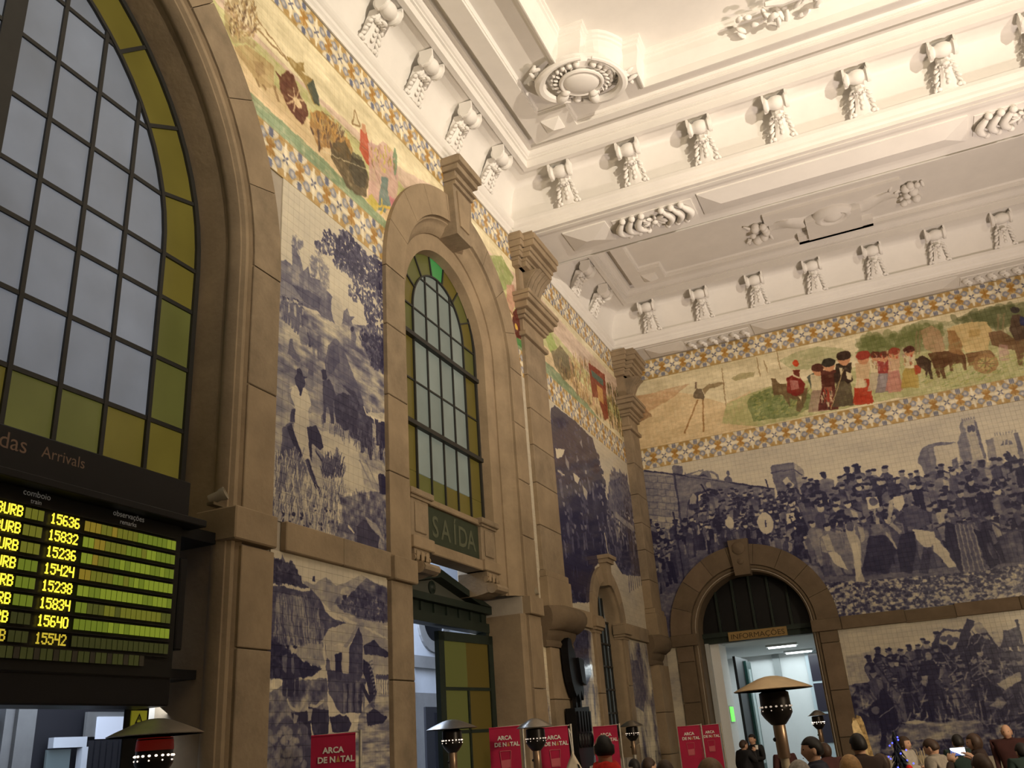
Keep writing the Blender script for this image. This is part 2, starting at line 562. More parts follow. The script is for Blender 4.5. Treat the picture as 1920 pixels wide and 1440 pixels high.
mk.build('keystone_boss', M_STONE3, ks, True)
xs = [3.215, 4.24, 5.0, 5.95, 6.9, 7.8, 9.1, 10.6, 12.2, HW]
for i, (a, b) in enumerate(zip(xs[:-1], xs[1:])):
    if i == 1:
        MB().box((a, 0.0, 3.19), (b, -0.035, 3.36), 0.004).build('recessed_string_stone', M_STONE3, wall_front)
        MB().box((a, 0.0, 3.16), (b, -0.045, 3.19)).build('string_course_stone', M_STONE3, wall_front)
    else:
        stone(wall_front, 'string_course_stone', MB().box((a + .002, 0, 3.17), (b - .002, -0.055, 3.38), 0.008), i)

STONES = [M_STONE, M_STONE2, M_STONE]
# ================================================================== WINDOWS
def clip_convex(P, Q):
    """clip polygon P by convex counter-clockwise polygon Q"""
    out = P
    for i in range(len(Q)):
        a, b = Q[i], Q[(i + 1) % len(Q)]
        side = lambda p: (b[0] - a[0]) * (p[1] - a[1]) - (b[1] - a[1]) * (p[0] - a[0])
        src, out = out, []
        for j in range(len(src)):
            p, q = src[j], src[(j + 1) % len(src)]
            sp, sq = side(p), side(q)
            if sp >= 0:
                out.append(p)
            if (sp >= 0) != (sq >= 0):
                t = sp / (sp - sq)
                out.append((p[0] + (q[0] - p[0]) * t, p[1] + (q[1] - p[1]) * t))
        if not out:
            return []
    return out


def glassmat(name, col, e, k):  # pane emission stands in for light shining through from behind
    m = mat(name, col, 0.35, spec=0.35)
    nt = m.node_tree
    b = nt.nodes['Principled BSDF']
    g_ = nt.nodes.new('ShaderNodeNewGeometry')
    n = nt.nodes.new('ShaderNodeTexNoise')
    n.inputs['Scale'].default_value = 1.1
    n.inputs['Detail'].default_value = 5
    nt.links.new(g_.outputs['Position'], n.inputs['Vector'])
    r = nt.nodes.new('ShaderNodeValToRGB')
    r.color_ramp.elements[0].position = .25
    r.color_ramp.elements[1].position = .8
    r.color_ramp.elements[0].color = (*[c * .72 for c in e], 1)
    r.color_ramp.elements[1].color = (*[c * 1.2 for c in e], 1)
    nt.links.new(n.outputs['Fac'], r.inputs['Fac'])
    nt.links.new(r.outputs['Color'], b.inputs['Emission Color'])
    b.inputs['Emission Strength'].default_value = k
    return m


G_WHITE = [glassmat('frosted_glass', (.10, .11, .12), (.145, .16, .19), .74), glassmat('frosted_glass_dim', (.10, .11, .12), (.135, .15, .18), .68), glassmat('frosted_glass_clear', (.10, .11, .12), (.15, .165, .195), .78)]
G_OLIVE = [glassmat('olive_glass', (.05, .05, .012), (.075, .074, .018), .8), glassmat('amber_glass', (.06, .05, .008), (.095, .075, .013), .8)]
G_PALE = [glassmat('pale_green_glass', (.10, .11, .09), (.115, .13, .108), .9), glassmat('pale_green_glass_dim', (.09, .10, .085), (.10, .115, .095), .9)]
G_AMBER = [glassmat('dark_amber_glass', (.06, .045, .008), (.072, .055, .010), .8), glassmat('dark_olive_glass', (.05, .05, .012), (.06, .058, .014), .8)]
G_GREEN = [glassmat('green_glass', (.02, .10, .03), (.035, .15, .035), .9)]


def arched_window(win, c, zs, x, vs, hs, r_in, r_out, zbot, zb2, angs, gw, gb, thick, bar=0.016, top=None):
    """leaded window in the plane x: white field inside a coloured border"""
    field = [(c - r_in, zb2), (c + r_in, zb2)] + arc(c, zs, r_in, 0, PI, 40)
    def pane(P, ms):
        if len(P) < 3:
            return
        cx_, cz_ = sum(p[0] for p in P) / len(P), sum(p[1] for p in P) / len(P)
        P = [(cx_ + (a - cx_) * .985, cz_ + (b_ - cz_) * .985) for a, b_ in P]
        MB().prism(P, x - .012, x, XL).build('pane', random.choice(ms), win)
    V = [c - r_in] + [v for v in vs if abs(v - c) < r_in - .01] + [c + r_in]
    H = [zb2] + [h for h in hs if h > zb2 + .01] + [zs + r_in + .01]
    for a, b_ in zip(V[:-1], V[1:]):
        for z0, z1 in zip(H[:-1], H[1:]):
            pane(clip_convex([(a, z0), (b_, z0), (b_, z1), (a, z1)], field), gw)
    VV = [c - r_out] + V + [c + r_out]
    for a, b_ in zip(VV[:-1], VV[1:]):
        pane([(a, zbot), (b_, zbot), (b_, zb2), (a, zb2)], gb)
    Hs = [zb2] + [h for h in hs if zb2 + .01 < h < zs - .05] + [zs]
    for s in (1, -1):
        for z0, z1 in zip(Hs[:-1], Hs[1:]):
            a, b_ = sorted((c + s * r_in, c + s * r_out))
            pane([(a, z0), (b_, z0), (b_, z1), (a, z1)], gb)
    for i in range(len(angs) - 1):
        P = arc(c, zs, r_out, angs[i], angs[i + 1], 6) + arc(c, zs, r_in, angs[i + 1], angs[i], 6)
        mid = (angs[i] + angs[i + 1]) / 2
        pane(P, top if top and abs(mid - PI / 2) < .12 else gb)
    # bars
    for v in vs:
        zt = zs + math.sqrt(max(0, r_in ** 2 - (v - c) ** 2))
        t = thick.get(v, bar)
        MB().box((x - .03, v - t, zbot), (x + .02, v + t, zt)).build('muntin', M_IRON, win)
    for h in hs:
        e = math.sqrt(max(0, r_in ** 2 - max(0, h - zs) ** 2))
        if h < zs - .05:
            e = r_out
        t = thick.get(h, bar)
        xx = .06 if t > bar else .015
        MB().box((x - .03, c - e, h - t), (x + xx, c + e, h + t)).build('muntin', M_IRON, win)
    mbf = MB()
    for r, t in ((r_in, bar), (r_out, .022)):
        P = [(c + r - t, zbot)] + arc(c, zs, r - t, 0, PI, 36) + [(c - r + t, zbot)]
        Q = [(c + r + t, zbot)] + arc(c, zs, r + t, 0, PI, 36) + [(c - r - t, zbot)]
        for i in range(len(P) - 1):
            mbf.prism([P[i], Q[i], Q[i + 1], P[i + 1]], x - .03, x + .025, XL)
    for a in angs:
        d = (math.cos(a), math.sin(a))
        n_ = (-d[1] * bar, d[0] * bar)
        q = [(c + d[0] * r_in - n_[0], zs + d[1] * r_in - n_[1]), (c + d[0] * r_out - n_[0], zs + d[1] * r_out - n_[1]),
             (c + d[0] * r_out + n_[0], zs + d[1] * r_out + n_[1]), (c + d[0] * r_in + n_[0], zs + d[1] * r_in + n_[1])]
        mbf.prism(q, x - .03, x + .018, XL)
    mbf.box((x - .03, c - r_out, zbot - .03), (x + .02, c + r_out, zbot + .03))
    mbf.build('window_frame', M_IRON, win)


win = struct('window_1')
vs = [W1['c'] + s * d for s in (-1, 1) for d in (.575, .945, 1.31, 1.68)]
arched_window(win, W1['c'], W1['zs'], -0.45, vs, [4.10, 4.60, 5.105, 5.475, 5.975, 6.477, 6.99, 7.4], 2.06, 2.43, 3.3, 4.10,
              [0] + [math.radians(a) for a in (14.5, 30, 46, 62, 78, 102, 118, 134, 150, 165.5)] + [PI], G_WHITE, G_OLIVE,
              {W1['c'] + .575: .075, W1['c'] - .575: .075}, top=None)
win = struct('window_2')
vs = [W2['c'] + d for d in (-.65, -.325, 0, .325, .65)]
arched_window(win, W2['c'], 6.60, -0.30, vs[1:4], [5.11, 5.65, 6.2, 6.6, 7.08], .655, 0.99, 4.1, 4.57,
              [0] + [math.radians(a) for a in (26, 52, 78, 102, 128, 154)] + [PI], G_PALE, G_AMBER, {5.11: .026, 6.2: .026}, .010, G_GREEN)
MB().prism([(W2['c'] - 1.06, 4.05), (W2['c'] + 1.06, 4.05), (W2['c'] + 1.06, 6.6)] + arc(W2['c'], 6.6, 1.06, 0, PI, 20) + [(W2['c'] - 1.06, 6.6)], -0.38, -0.35, XL).build('window_backing', M_BLACK, win)
# grilled window in the corner bay
win = struct('window_3')
x3 = -0.2
P = [(W3['c'] - .54, 1.75), (W3['c'] + .54, 1.75)] + arc(W3['c'], W3['zs'], .54, 0, PI, 18)
pm = [glassmat('dull_green_glass', (.06, .075, .07), (.022, .028, .026), .8), glassmat('dull_blue_glass', (.06, .075, .07), (.03, .036, .036), .8)]
V = [W3['c'] - .54 + 1.08 * i / 6 for i in range(7)]
H = [1.75 + .34 * i for i in range(8)]
for a, b in zip(V[:-1], V[1:]):
    for z0, z1 in zip(H[:-1], H[1:]):
        q = clip_convex([(a, z0), (b, z0), (b, z1), (a, z1)], P)
        if len(q) > 2:
            MB().prism(q, x3 - .02, x3 - .01, XL).build('pane', random.choice(pm), win)
for v in V:
    MB().box((x3, v - .012, 1.75), (x3 + .03, v + .012, W3['zs'] + math.sqrt(max(.0001, .54 ** 2 - (v - W3['c']) ** 2)))).build('grille_bar', M_IRON, win)
for h in H[:-2]:
    MB().box((x3, W3['c'] - .54, h - .014), (x3 + .04, W3['c'] + .54, h + .014)).build('grille_bar', M_IRON, win)
MB().box((x3 - .05, W3['c'] - .55, 1.45), (x3, W3['c'] + .55, 1.75)).build('sill_panel', mat('grey_sill_panel', (.10, .10, .11), .7), win)
# ================================================================== CEILING
from mathutils.geometry import tessellate_polygon

YB1, YB2A, YB2B = -5.70, -4.60, -0.70      # faces of the cross beam and of the end half-beam
ceiling = struct('ceiling', MB().box((-0.3, YB - 0.3, 10.6), (HW + 0.3, 0.6, 10.8)), M_PLASTER)


def rect_path(x0, x1, y0, y1, d):
    return [(x0 + d, y0 + d), (x1 - d, y0 + d), (x1 - d, y1 - d), (x0 + d, y1 - d)]


def sweep_rect(rect, prof):
    """mitred moulding round a rectangle; prof: (offset inwards, z)"""
    rings = [[(x, y, z) for x, y in rect_path(*rect, d)] for d, z in prof]
    return MB().loft(rings, True, False)


def plate(outer, hole, z):
    loops = [[Vector((x, y, 0)) for x, y in outer]] + ([[Vector((x, y, 0)) for x, y in hole]] if hole else [])
    tris = tessellate_polygon(loops)
    pts = [(p.x, p.y, z) for l in loops for p in l]
    return MB().add(pts, [tuple(t) for t in tris])


def path_strip(paths):
    return MB().loft(paths, True, False)


def offset_path(P, d):
    """mitred offset of a closed path, d > 0 to its right-hand side"""
    n = len(P)
    out = []
    for i in range(n):
        a, b, c = Vector(P[i - 1]), Vector(P[i]), Vector(P[(i + 1) % n])
        e1, e2 = (b - a).normalized(), (c - b).normalized()
        n1, n2 = Vector((e1.y, -e1.x)), Vector((e2.y, -e2.x))
        m_ = (n1 + n2)
        k = d * 2 / max(0.25, m_.length_squared)
        out.append((b.x + m_.x * k, b.y + m_.y * k))
    return out


CORNICE = [(0.0, 8.835), (0.02, 8.835), (0.02, 8.89), (0.03, 8.90), (0.045, 8.915), (0.05, 8.955), (0.065, 8.965), (0.085, 8.985), (0.10, 9.01), (0.10, 9.06), (0.04, 9.065)]
COVE = [(0.04 + 0.25 * (1 - math.cos(t)), 9.065 + 0.535 * math.sin(t)) for t in [PI / 2 * i / 10 for i in range(11)]]
FRAME = [(0.29, 9.60), (0.475, 9.60), (0.48, 9.575), (0.55, 9.575), (0.555, 9.69), (0.585, 9.69), (0.585, 9.72), (0.61, 9.725), (0.635, 9.745), (0.655, 9.775), (0.70, 9.785), (0.705, 9.83), (0.72, 9.85), (0.82, 9.85), (0.82, 9.72)]


def compartment(name, rect, notch, slab, panel_hole):
    x0, x1, y0, y1 = rect
    c = struct(name, parent=ceiling)
    sweep_rect(rect, CORNICE).build('cornice', M_PLASTER, c)
    sweep_rect(rect, COVE).build('cove', M_PLASTER, c, True, 50)
    sweep_rect(rect, FRAME).build('frame_moulding', M_PLASTER, c)
    dx, dy = slab
    nx, ny = notch
    a, b, e, f = x0 + dx, x1 - dx, y0 + dy, y1 - dy
    P = [(a, e + 0.0), (b, e), (b, f - ny), (b - nx, f - ny), (b - nx, f), (a + nx, f), (a + nx, f - ny), (a, f - ny)]
    plate(rect_path(*rect, 0.82), P, 9.72).build('soffit_slab', M_PLASTER, c)
    P2, P3 = offset_path(P, -0.012), offset_path(P, -0.035)
    path_strip([[(x, y, 9.72) for x, y in P], [(x, y, 9.765) for x, y in P], [(x, y, 9.765) for x, y in P2], [(x, y, 9.79) for x, y in P2], [(x, y, 9.815) for x, y in P3]]).build('panel_bead', M_PLASTER, c)
    plate(P3, panel_hole, 9.815).build('panel', M_PLASTER, c)
    return c


# main compartment, with a deeper field in its middle
L, Rr = 1.74, HW - 1.74
fld = [(L, -18.0), (Rr, -18.0), (Rr, -7.90), (HW - 2.05, -7.90), (HW - 2.04, -7.68)]
arcp = [(2.04, -7.68), (2.12, -7.67), (2.19, -7.64), (2.27, -7.57), (2.33, -7.49), (2.38, -7.41), (2.42, -7.325)]
fld += [(HW - x, y) for x, y in arcp[1:]]
fld += [(HW - 2.635, -7.325), (HW - 2.635, -7.0), (2.635, -7.0), (2.635, -7.325)] + arcp[::-1] + [(2.05, -7.90), (L, -7.90)]
o = [offset_path(fld, d) for d in (0.0, 0.03, 0.06, 0.085, 0.10, 0.13, 0.15, 0.19)]
comp1 = compartment('ceiling_compartment', (0.0, HW, YB + 0.05, YB1), (0.42, 0.44), (1.07, 0.94), o[7])
lv = lambda p, z: [(x, y, z) for x, y in p]
path_strip([lv(o[7], 9.815), lv(o[6], 9.79), lv(o[6], 9.775), lv(o[5], 9.755), lv(o[4], 9.735), lv(o[3], 9.735)]).build('field_ridge', M_PLASTER, comp1)
path_strip([lv(o[3], 9.735), lv(o[3], 9.86), lv(o[2], 9.93), lv(o[1], 10.03), lv(o[1], 10.14), lv(o[0], 10.15), lv(o[0], 10.19), lv(offset_path(fld, -0.03), 10.20), lv(offset_path(fld, -0.03), 10.25)]).build('field_fascia', M_PLASTER, comp1)
plate(offset_path(fld, -0.03), None, 10.25).build('field', M_PLASTER, comp1)
comp2 = compartment('ceiling_compartment', (0.0, HW, YB2A, YB2B), (0.40, 0.47), (1.05, 0.91), None)
# stepped centre block of the second compartment
mb = MB().box((3.92, -1.80, 9.72), (5.18, -1.52, 9.82)).box((4.10, -2.35, 9.66), (5.0, -1.70, 9.82))
mb.box((3.45, -2.75, 9.76), (5.65, -2.40, 9.82))
mb.build('centre_block', M_PLASTER, comp2)
# four-sided bosses in the slab corners
for c, y, s in ((comp1, -6.82, 1), (comp2, -1.80, 1)):
    for x in (1.20, HW - 1.20):
        b_ = MB().add([(x - .13, y - .13, 9.70), (x + .13, y - .13, 9.70), (x + .13, y + .13, 9.70), (x - .13, y + .13, 9.70), (x, y, 9.61),
                       (x - .13, y - .13, 9.73), (x + .13, y - .13, 9.73), (x + .13, y + .13, 9.73), (x - .13, y + .13, 9.73)],
                      [(1, 0, 4), (2, 1, 4), (3, 2, 4), (0, 3, 4), (0, 1, 6, 5), (1, 2, 7, 6), (2, 3, 8, 7), (3, 0, 5, 8)])
        b_.build('pyramid_boss', M_PLASTER, c)

# cross beam and end half-beam with their hipped soffit blocks
beam = struct('cross_beam', MB().box((0, YB1, 8.86), (HW, YB2A, 9.3)), M_PLASTER, ceiling)
half = struct('end_beam', MB().box((0, YB2B, 8.86), (HW, 0.02, 9.3)), M_PLASTER, ceiling)


def hip(x0, x1, y0, y1, z, h=0.07, t=0.02):
    e = (y1 - y0) / 2
    ym = (y0 + y1) / 2
    return MB().add([(x0, y0, z), (x1, y0, z), (x1, y1, z), (x0, y1, z), (x0, y0, z - t), (x1, y0, z - t), (x1, y1, z - t), (x0, y1, z - t), (x0 + e, ym, z - t - h), (x1 - e, ym, z - t - h)],
                    [(0, 1, 5, 4), (1, 2, 6, 5), (2, 3, 7, 6), (3, 0, 4, 7), (4, 5, 9, 8), (6, 7, 8, 9), (5, 6, 9), (7, 4, 8)])


for x0, x1 in ((0.72, 1.40), (2.78, 6.34), (7.72, 11.3)):
    hip(x0, x1, -5.42, -4.84, 8.86).build('soffit_block', M_PLASTER, beam)
for x0, x1 in ((0.62, 1.36), (2.72, 6.34), (7.72, 11.3)):
    hip(x0, x1, -0.52, -0.03, 8.86, 0.05).build('soffit_block', M_PLASTER, half)
MB().box((0, YB1 + .08, 8.84), (HW, YB1 + .14, 8.86)).build('soffit_fillet', M_PLASTER, beam)
MB().box((0, YB2B + .08, 8.84), (HW, YB2B + .14, 8.86)).build('soffit_fillet', M_PLASTER, half)

# ------------------------------------------------------------------ scroll brackets
def bracket_proto(label):
    """u along the wall (x), d out of the wall (y), z up; origin on the cornice ledge"""
    t = thing('scroll_bracket', label, 'bracket')
    dr = MB()
    dr.lathe([(.02, -.15), (.035, -.165), (.05, -.155), (.062, -.15), (.07, -.16), (.098, -.158), (.104, -.145), (.104, -.12), (.085, -.112), (.07, -.095), (.074, -.08), (.092, -.05), (.098, 0), (.092, .05), (.074, .08),
              (.07, .095), (.085, .112), (.104, .12), (.104, .145), (.098, .158), (.07, .16), (.062, .15), (.05, .155), (.035, .165), (.02, .15)], (0, .37, .415), (1, 0, 0), 18)
    dr.build('scroll', M_PLASTER, t, True, 50)
    for s in (-1, 1):
        MB().prism([(.30, .36), (.33, .31), (.43, .34), (.475, .42), (.475, .52), (.30, .535)], s * .135, s * .165, lambda u, v, h: (h, u, v)).build('scroll_plate', M_PLASTER, t)
    # S-shaped body hugging the cove
    path = [(.30, .42, .085), (.27, .36, .08), (.235, .30, .075), (.205, .24, .07), (.175, .18, .075), (.14, .11, .09), (.10, .045, .11), (.085, .0, .12)]
    bd = MB()
    rings = []
    for d, z, w_ in path:
        rings.append([(-w_, d - .12, z), (-w_, d, z - .01), (-w_ * .45, d + .035, z), (0, d + .02, z), (w_ * .45, d + .035, z), (w_, d, z - .01), (w_, d - .12, z)])
    bd.loft(rings)
    bd.build('body', M_PLASTER, t, True, 45)
    lf = MB()
    for s in (-1, 1):
        for k in range(6):
            z = .30 - .052 * k
            d = .235 - .026 * k
            u = s * (.085 + .011 * k + (.012 if k % 2 else 0))
            rot = Matrix.Rotation(s * (.7 + .05 * k), 3, 'Y') @ Matrix.Rotation(-.55, 3, 'X')
            lf.blob((u, d, z), (.055, .03, .020 + .006 * (k % 2)), rot, 7, 5)
        lf.blob((s * .12, .11, .03), (.035, .035, .026), None, 7, 5)
    for k in range(4):
        lf.blob((0, .25 - .03 * k, .26 - .06 * k), (.03, .02, .034), None, 7, 5)
    lf.build('acanthus_leaf', M_PLASTER, t, True, 60)
    cl = MB()
    for a in range(-3, 4):
        cl.blob((a * .022, .285 - abs(a) * .008, .235 + .012 * (a % 2)), (.017, .05, .02), Matrix.Rotation(-.5, 3, 'X'), 6, 5)
    cl.blob((0, .325, .235), (.05, .028, .026), None, 8, 6)
    cl.build('leaf_curl', M_PLASTER, t, True, 60)
    return t


ordn = ['first', 'second', 'third', 'fourth', 'fifth', 'sixth', 'seventh', 'eighth', 'ninth']
spots = []
for i, y in enumerate((-6.77, -7.80, -8.86, -9.86, -10.9)):
    spots.append(((0, y, 9.06), -PI / 2, 'white plaster scroll bracket on left wall cornice, %s from cross beam towards viewer' % ordn[i], 'scroll brackets along the left wall'))
for i, y in enumerate((-2.08, -3.08)):
    spots.append(((0, y, 9.06), -PI / 2, 'white plaster scroll bracket on left wall beyond cross beam, %s from the far corner' % ordn[i], 'scroll brackets along the left wall'))
for i in range(8):
    spots.append(((1.0 + 1.035 * i, YB1, 9.06), PI, 'white plaster scroll bracket on near face of cross beam, %s from left wall' % ordn[i], 'scroll brackets along the cross beam'))
for i in range(8):
    spots.append(((0.90 + 1.045 * i, YB2B, 9.06), PI, 'white plaster scroll bracket above tiled end wall, %s from left wall' % ordn[i], 'scroll brackets above the end wall'))
proto = bracket_proto('')
for i, (loc, rz, lab, grp) in enumerate(spots):
    o_ = proto if i == 0 else copy_tree(proto)
    o_.location = hp(loc)
    o_.rotation_euler = (0, 0, rz)
    o_['label'] = lab
    o_['group'] = grp


# ------------------------------------------------------------------ soffit rosettes
def rosette(x, y, label):
    t = thing('soffit_rosette', label, 'rosette', (x, y, 8.86), 0, 'carved rosettes under the cross beam')
    for s in (-1, 1):
        for k in range(3):
            u0 = s * (.50 - .145 * k)
            pts = [(u0 - s * .17 * math.cos(a) + s * .17 * .0 + s * .10, .20 * math.sin(a), -.05 - .035 * math.cos(a)) for a in [math.radians(q) for q in range(-80, 81, 16)]]
            pts = [(u0 + s * (.34 * (math.cos(math.atan2(p[1], .2)) - .86)), p[1], p[2]) for p in pts]
            rr = [.022 + .032 * math.sin(PI * i / (len(pts) - 1)) for i in range(len(pts))]
            MB().tube(pts, rr, 8).build('crescent', M_PLASTER, t, True, 60)
            for e in (0, -1):
                MB().blob((pts[e][0] - s * .01, pts[e][1] * 1.08, -.055), .05, None, 10, 8).build('bead', M_PLASTER, t, True)
    lf = MB()
    random.seed(5)
    for k in range(9):
        a = 2 * PI * k / 9
        lf.blob((.10 * math.cos(a), .08 * math.sin(a), -.055), (.085, .03, .03), Matrix.Rotation(a, 3, 'Z') @ Matrix.Rotation(.35, 3, 'Y'), 7, 5)
    lf.blob((0, 0, -.08), (.05, .045, .035))
    for s in (-1, 1):
        lf.blob((s * .14, .03, -.07), (.07, .035, .03), Matrix.Rotation(.5 * s, 3, 'Z'), 7, 5).blob((s * .12, -.08, -.065), (.06, .03, .03), Matrix.Rotation(-.6 * s, 3, 'Z'), 7, 5)
    lf.build('centre_leaf', M_PLASTER, t, True, 60)
    MB().box((-.60, -.235, -.012), (.60, .235, .01)).build('base_plate', M_PLASTER, t)


rosette(2.08, -5.12, 'carved plaster rosette of crescents and beads under cross beam, nearer the left wall')
rosette(7.02, -5.12, 'carved plaster rosette of crescents and beads under cross beam, at right picture edge')


def leaf_band(x0, x1, y, label):
    t = thing('leaf_garland', label, 'garland', ((x0 + x1) / 2, y, 8.86), 0, 'carved garlands on the end beam')
    n = 6
    for k in range(n):
        u = -(x1 - x0) / 2 + (x1 - x0) * (k + .5) / n
        lf = MB()
        for a in (-1.0, -.4, .3, .9):
            lf.blob((u + .03 * a, .10 * a, -.04), (.085, .032, .035), Matrix.Rotation(.9 * a, 3, 'Z') @ Matrix.Rotation(.3, 3, 'Y'), 7, 5)
        lf.blob((u + .05, 0, -.07), (.05, .05, .04), None, 8, 6)
        lf.build('leaf', M_PLASTER, t, True, 60)
    MB().box((-(x1 - x0) / 2, -.17, -.012), ((x1 - x0) / 2, .17, .01)).build('base_plate', M_PLASTER, t)


leaf_band(1.40, 2.66, -0.24, 'narrow carved leaf garland above the tile border at left end of end wall')
leaf_band(6.40, 7.60, -0.24, 'narrow carved leaf garland above the tile border at right picture edge')

# ------------------------------------------------------------------ corner cartouche
def cartouche(x, y, s, label):
    t = thing('ceiling_cartouche', label, 'cartouche', (x, y, 9.81), 0)
    E1_ = Vector((s * .88, .47, 0))
    E2_ = Vector((s * -.47, .88, 0))
    P3_ = lambda a, b, h: tuple(E1_ * (a * .86) + E2_ * (b * .86) + Vector((0, 0, -h)))
    n = 20
    rings = [[P3_(.29 * r * math.cos(2 * PI * k / n), .235 * r * math.sin(2 * PI * k / n), .15 + .07 * math.sqrt(max(0, 1 - r * r))) for k in range(n)] for r in (1, .9, .75, .5, .25, .02)]
    MB().loft(rings).build('oval_boss', M_PLASTER, t, True, 60)
    MB().tube([P3_(.315 * math.cos(a), .26 * math.sin(a), .16) for a in [2 * PI * k / 28 for k in range(29)]], .028, 8).build('oval_ring', M_PLASTER, t, True)
    rings = [[P3_(.52 * r * math.cos(2 * PI * k / n), .40 * r * math.sin(2 * PI * k / n), h) for k in range(n)] for r, h in ((1.08, 0), (1.05, .06), (.95, .10), (.6, .12), (.02, .12))]
    MB().loft(rings).build('shield_back', M_PLASTER, t, True, 40)
    for q, (a0, a1) in enumerate(((100, 262), (80, -82))):
        pts, rr = [], []
        for k in range(19):
            a = math.radians(a0 + (a1 - a0) * k / 18)
            e = 1 + .06 * math.sin(PI * k / 18)
            pts.append(P3_(.60 * e * math.cos(a), .47 * e * math.sin(a), .12 + .05 * math.sin(PI * k / 18)))
            rr.append(.035 + .035 * math.sin(PI * min(1, k / 14)) if k < 16 else .03)
        MB().tube(pts, rr, 8).build('scroll', M_PLASTER, t, True)
        mbl = MB()
        a = math.radians(a0 + (a1 - a0) * .12)
        mbl.blob(P3_(.50 * math.cos(a), .36 * math.sin(a), .17), (.11, .07, .07), Matrix.Rotation(a + .5, 3, 'Z'), 10, 7)
        mbl.blob(P3_(.44 * math.cos(a * 1.0), .30 * math.sin(a) - .06, .17), (.07, .05, .06), None, 10, 7)
        mbl.build('scroll_lip', M_PLASTER, t, True)
        for k in range(8):
            a = math.radians(a0 + (a1 - a0) * (.33 + .62 * k / 7))
            MB().blob(P3_(.455 * math.cos(a), .355 * math.sin(a), .13), .026 + .018 * (k / 7) ** 2, None, 9, 7).build('bead', M_PLASTER, t, True)
        lf = MB()
        for k in range(9):
            a = math.radians(a0 + (a1 - a0) * (.16 + .7 * k / 8))
            lf.blob(P3_(.385 * math.cos(a), .31 * math.sin(a), .14), (.055, .018, .025), Matrix.Rotation(a * s + 1.0, 3, 'Z') @ Matrix.Rotation(.5, 3, 'Y'), 6, 5)
        lf.build('leaf_trim', M_PLASTER, t, True, 60)
    random.seed(11)
    for cx_, cy_, da in ((-.66, .02, 2.4), (.70, .02, .6)):
        lf = MB()
        for k in range(12):
            lf.blob(P3_(cx_ + random.uniform(-.12, .12), cy_ + random.uniform(-.22, .16), random.uniform(.03, .11)), (random.uniform(.05, .10), .032, .03),
                    Matrix.Rotation(da + random.uniform(-1.1, 1.1), 3, 'Z') @ Matrix.Rotation(random.uniform(-.5, .5), 3, 'Y'), 7, 5)
        lf.build('leaf_spray', M_PLASTER, t, True, 60)
    lf = MB()
    for s2 in (-1, 1):
        lf.tube([P3_(s2 * .06, .50, .08), P3_(s2 * .16, .56, .06), P3_(s2 * .30, .57, .05)], [.03, .022, .008], 7)
    lf.blob(P3_(0, .42, .12), (.06, .06, .05))
    lf.build('tail_leaf', M_PLASTER, t, True)


cartouche(1.86, -7.50, 1, 'round plaster cartouche with beaded scrolls at ceiling corner above left wall')


def ribbon_ornament():
    t = thing('ribbon_medallion', 'oval plaster medallion with ribbon bows and flower clusters beyond cross beam', 'medallion', (4.55, -2.28, 9.80), 0)
    n = 20
    rings = [[(.33 * r * math.cos(2 * PI * k / n), .25 * r * math.sin(2 * PI * k / n), -h) for k in range(n)] for r, h in ((1, 0), (1.02, .07), (.95, .13), (.75, .17), (.62, .15), (.55, .12), (.4, .16), (.2, .2), (.02, .21))]
    MB().loft(rings).build('medallion_boss', M_PLASTER, t, True, 60)
    random.seed(3)
    for s in (-1, 1):
        rings = []
        for k in range(9):
            f = k / 8
            u = s * (.30 + .75 * f)
            wv = .05 + .13 * math.sin(PI * min(1, f * 1.1) * .8)
            rings.append([(u, b * wv + .05 * math.sin(f * 6), -.05 - .05 * math.sin(f * 5 + b) - .03 * (1 - b * b)) for b in (-1, -.6, 0, .6, 1)] + [(u, wv, .0), (u, -wv, .0)])
        MB().loft(rings).build('ribbon', M_PLASTER, t, True, 60)
        fl_ = MB()
        for k in range(9):
            fl_.blob((s * (1.18 + random.uniform(-.16, .22)), random.uniform(-.24, .26), -.05 - random.uniform(0, .05)), random.uniform(.05, .085), None, 8, 6)
        for k in range(10):
            fl_.blob((s * (1.16 + random.uniform(-.22, .3)), random.uniform(-.3, .3), -.04), (.08, .03, .025), Matrix.Rotation(random.uniform(0, 3), 3, 'Z') @ Matrix.Rotation(.4, 3, 'Y'), 7, 5)
        fl_.build('flower_cluster', M_PLASTER, t, True, 60)
        MB().blob((s * .33, 0, -.09), (.05, .07, .05), None, 8, 6).build('ribbon_knot', M_PLASTER, t, True)


ribbon_ornament()
t = thing('leaf_ornament', 'plaster leaf ornament hanging at the edge of the ceiling field, top of picture', 'ornament', (4.35, -7.08, 9.9), 0)
random.seed(21)
for k, (x, n) in enumerate(((-.35, 7), (.0, 8), (.4, 7))):
    lf = MB()
    for q in range(n):
        lf.blob((x + random.uniform(-.14, .14), random.uniform(-.14, .10), random.uniform(-.02, .14)), (random.uniform(.05, .11), .035, .04), Matrix.Rotation(random.uniform(0, 3), 3, 'Z') @ Matrix.Rotation(random.uniform(-.5, .5), 3, 'Y'), 7, 5)
    lf.build('leaf_spray', M_PLASTER, t, True, 60)
MB().tube([(-.1, -.25, .1), (.1, -.18, .12), (.4, -.2, .12), (.7, -.32, .1)], [.03, .06, .07, .04], 8).build('scroll', M_PLASTER, t, True)
# ================================================================== PAINTED TILES
rng = np.random.default_rng(12)


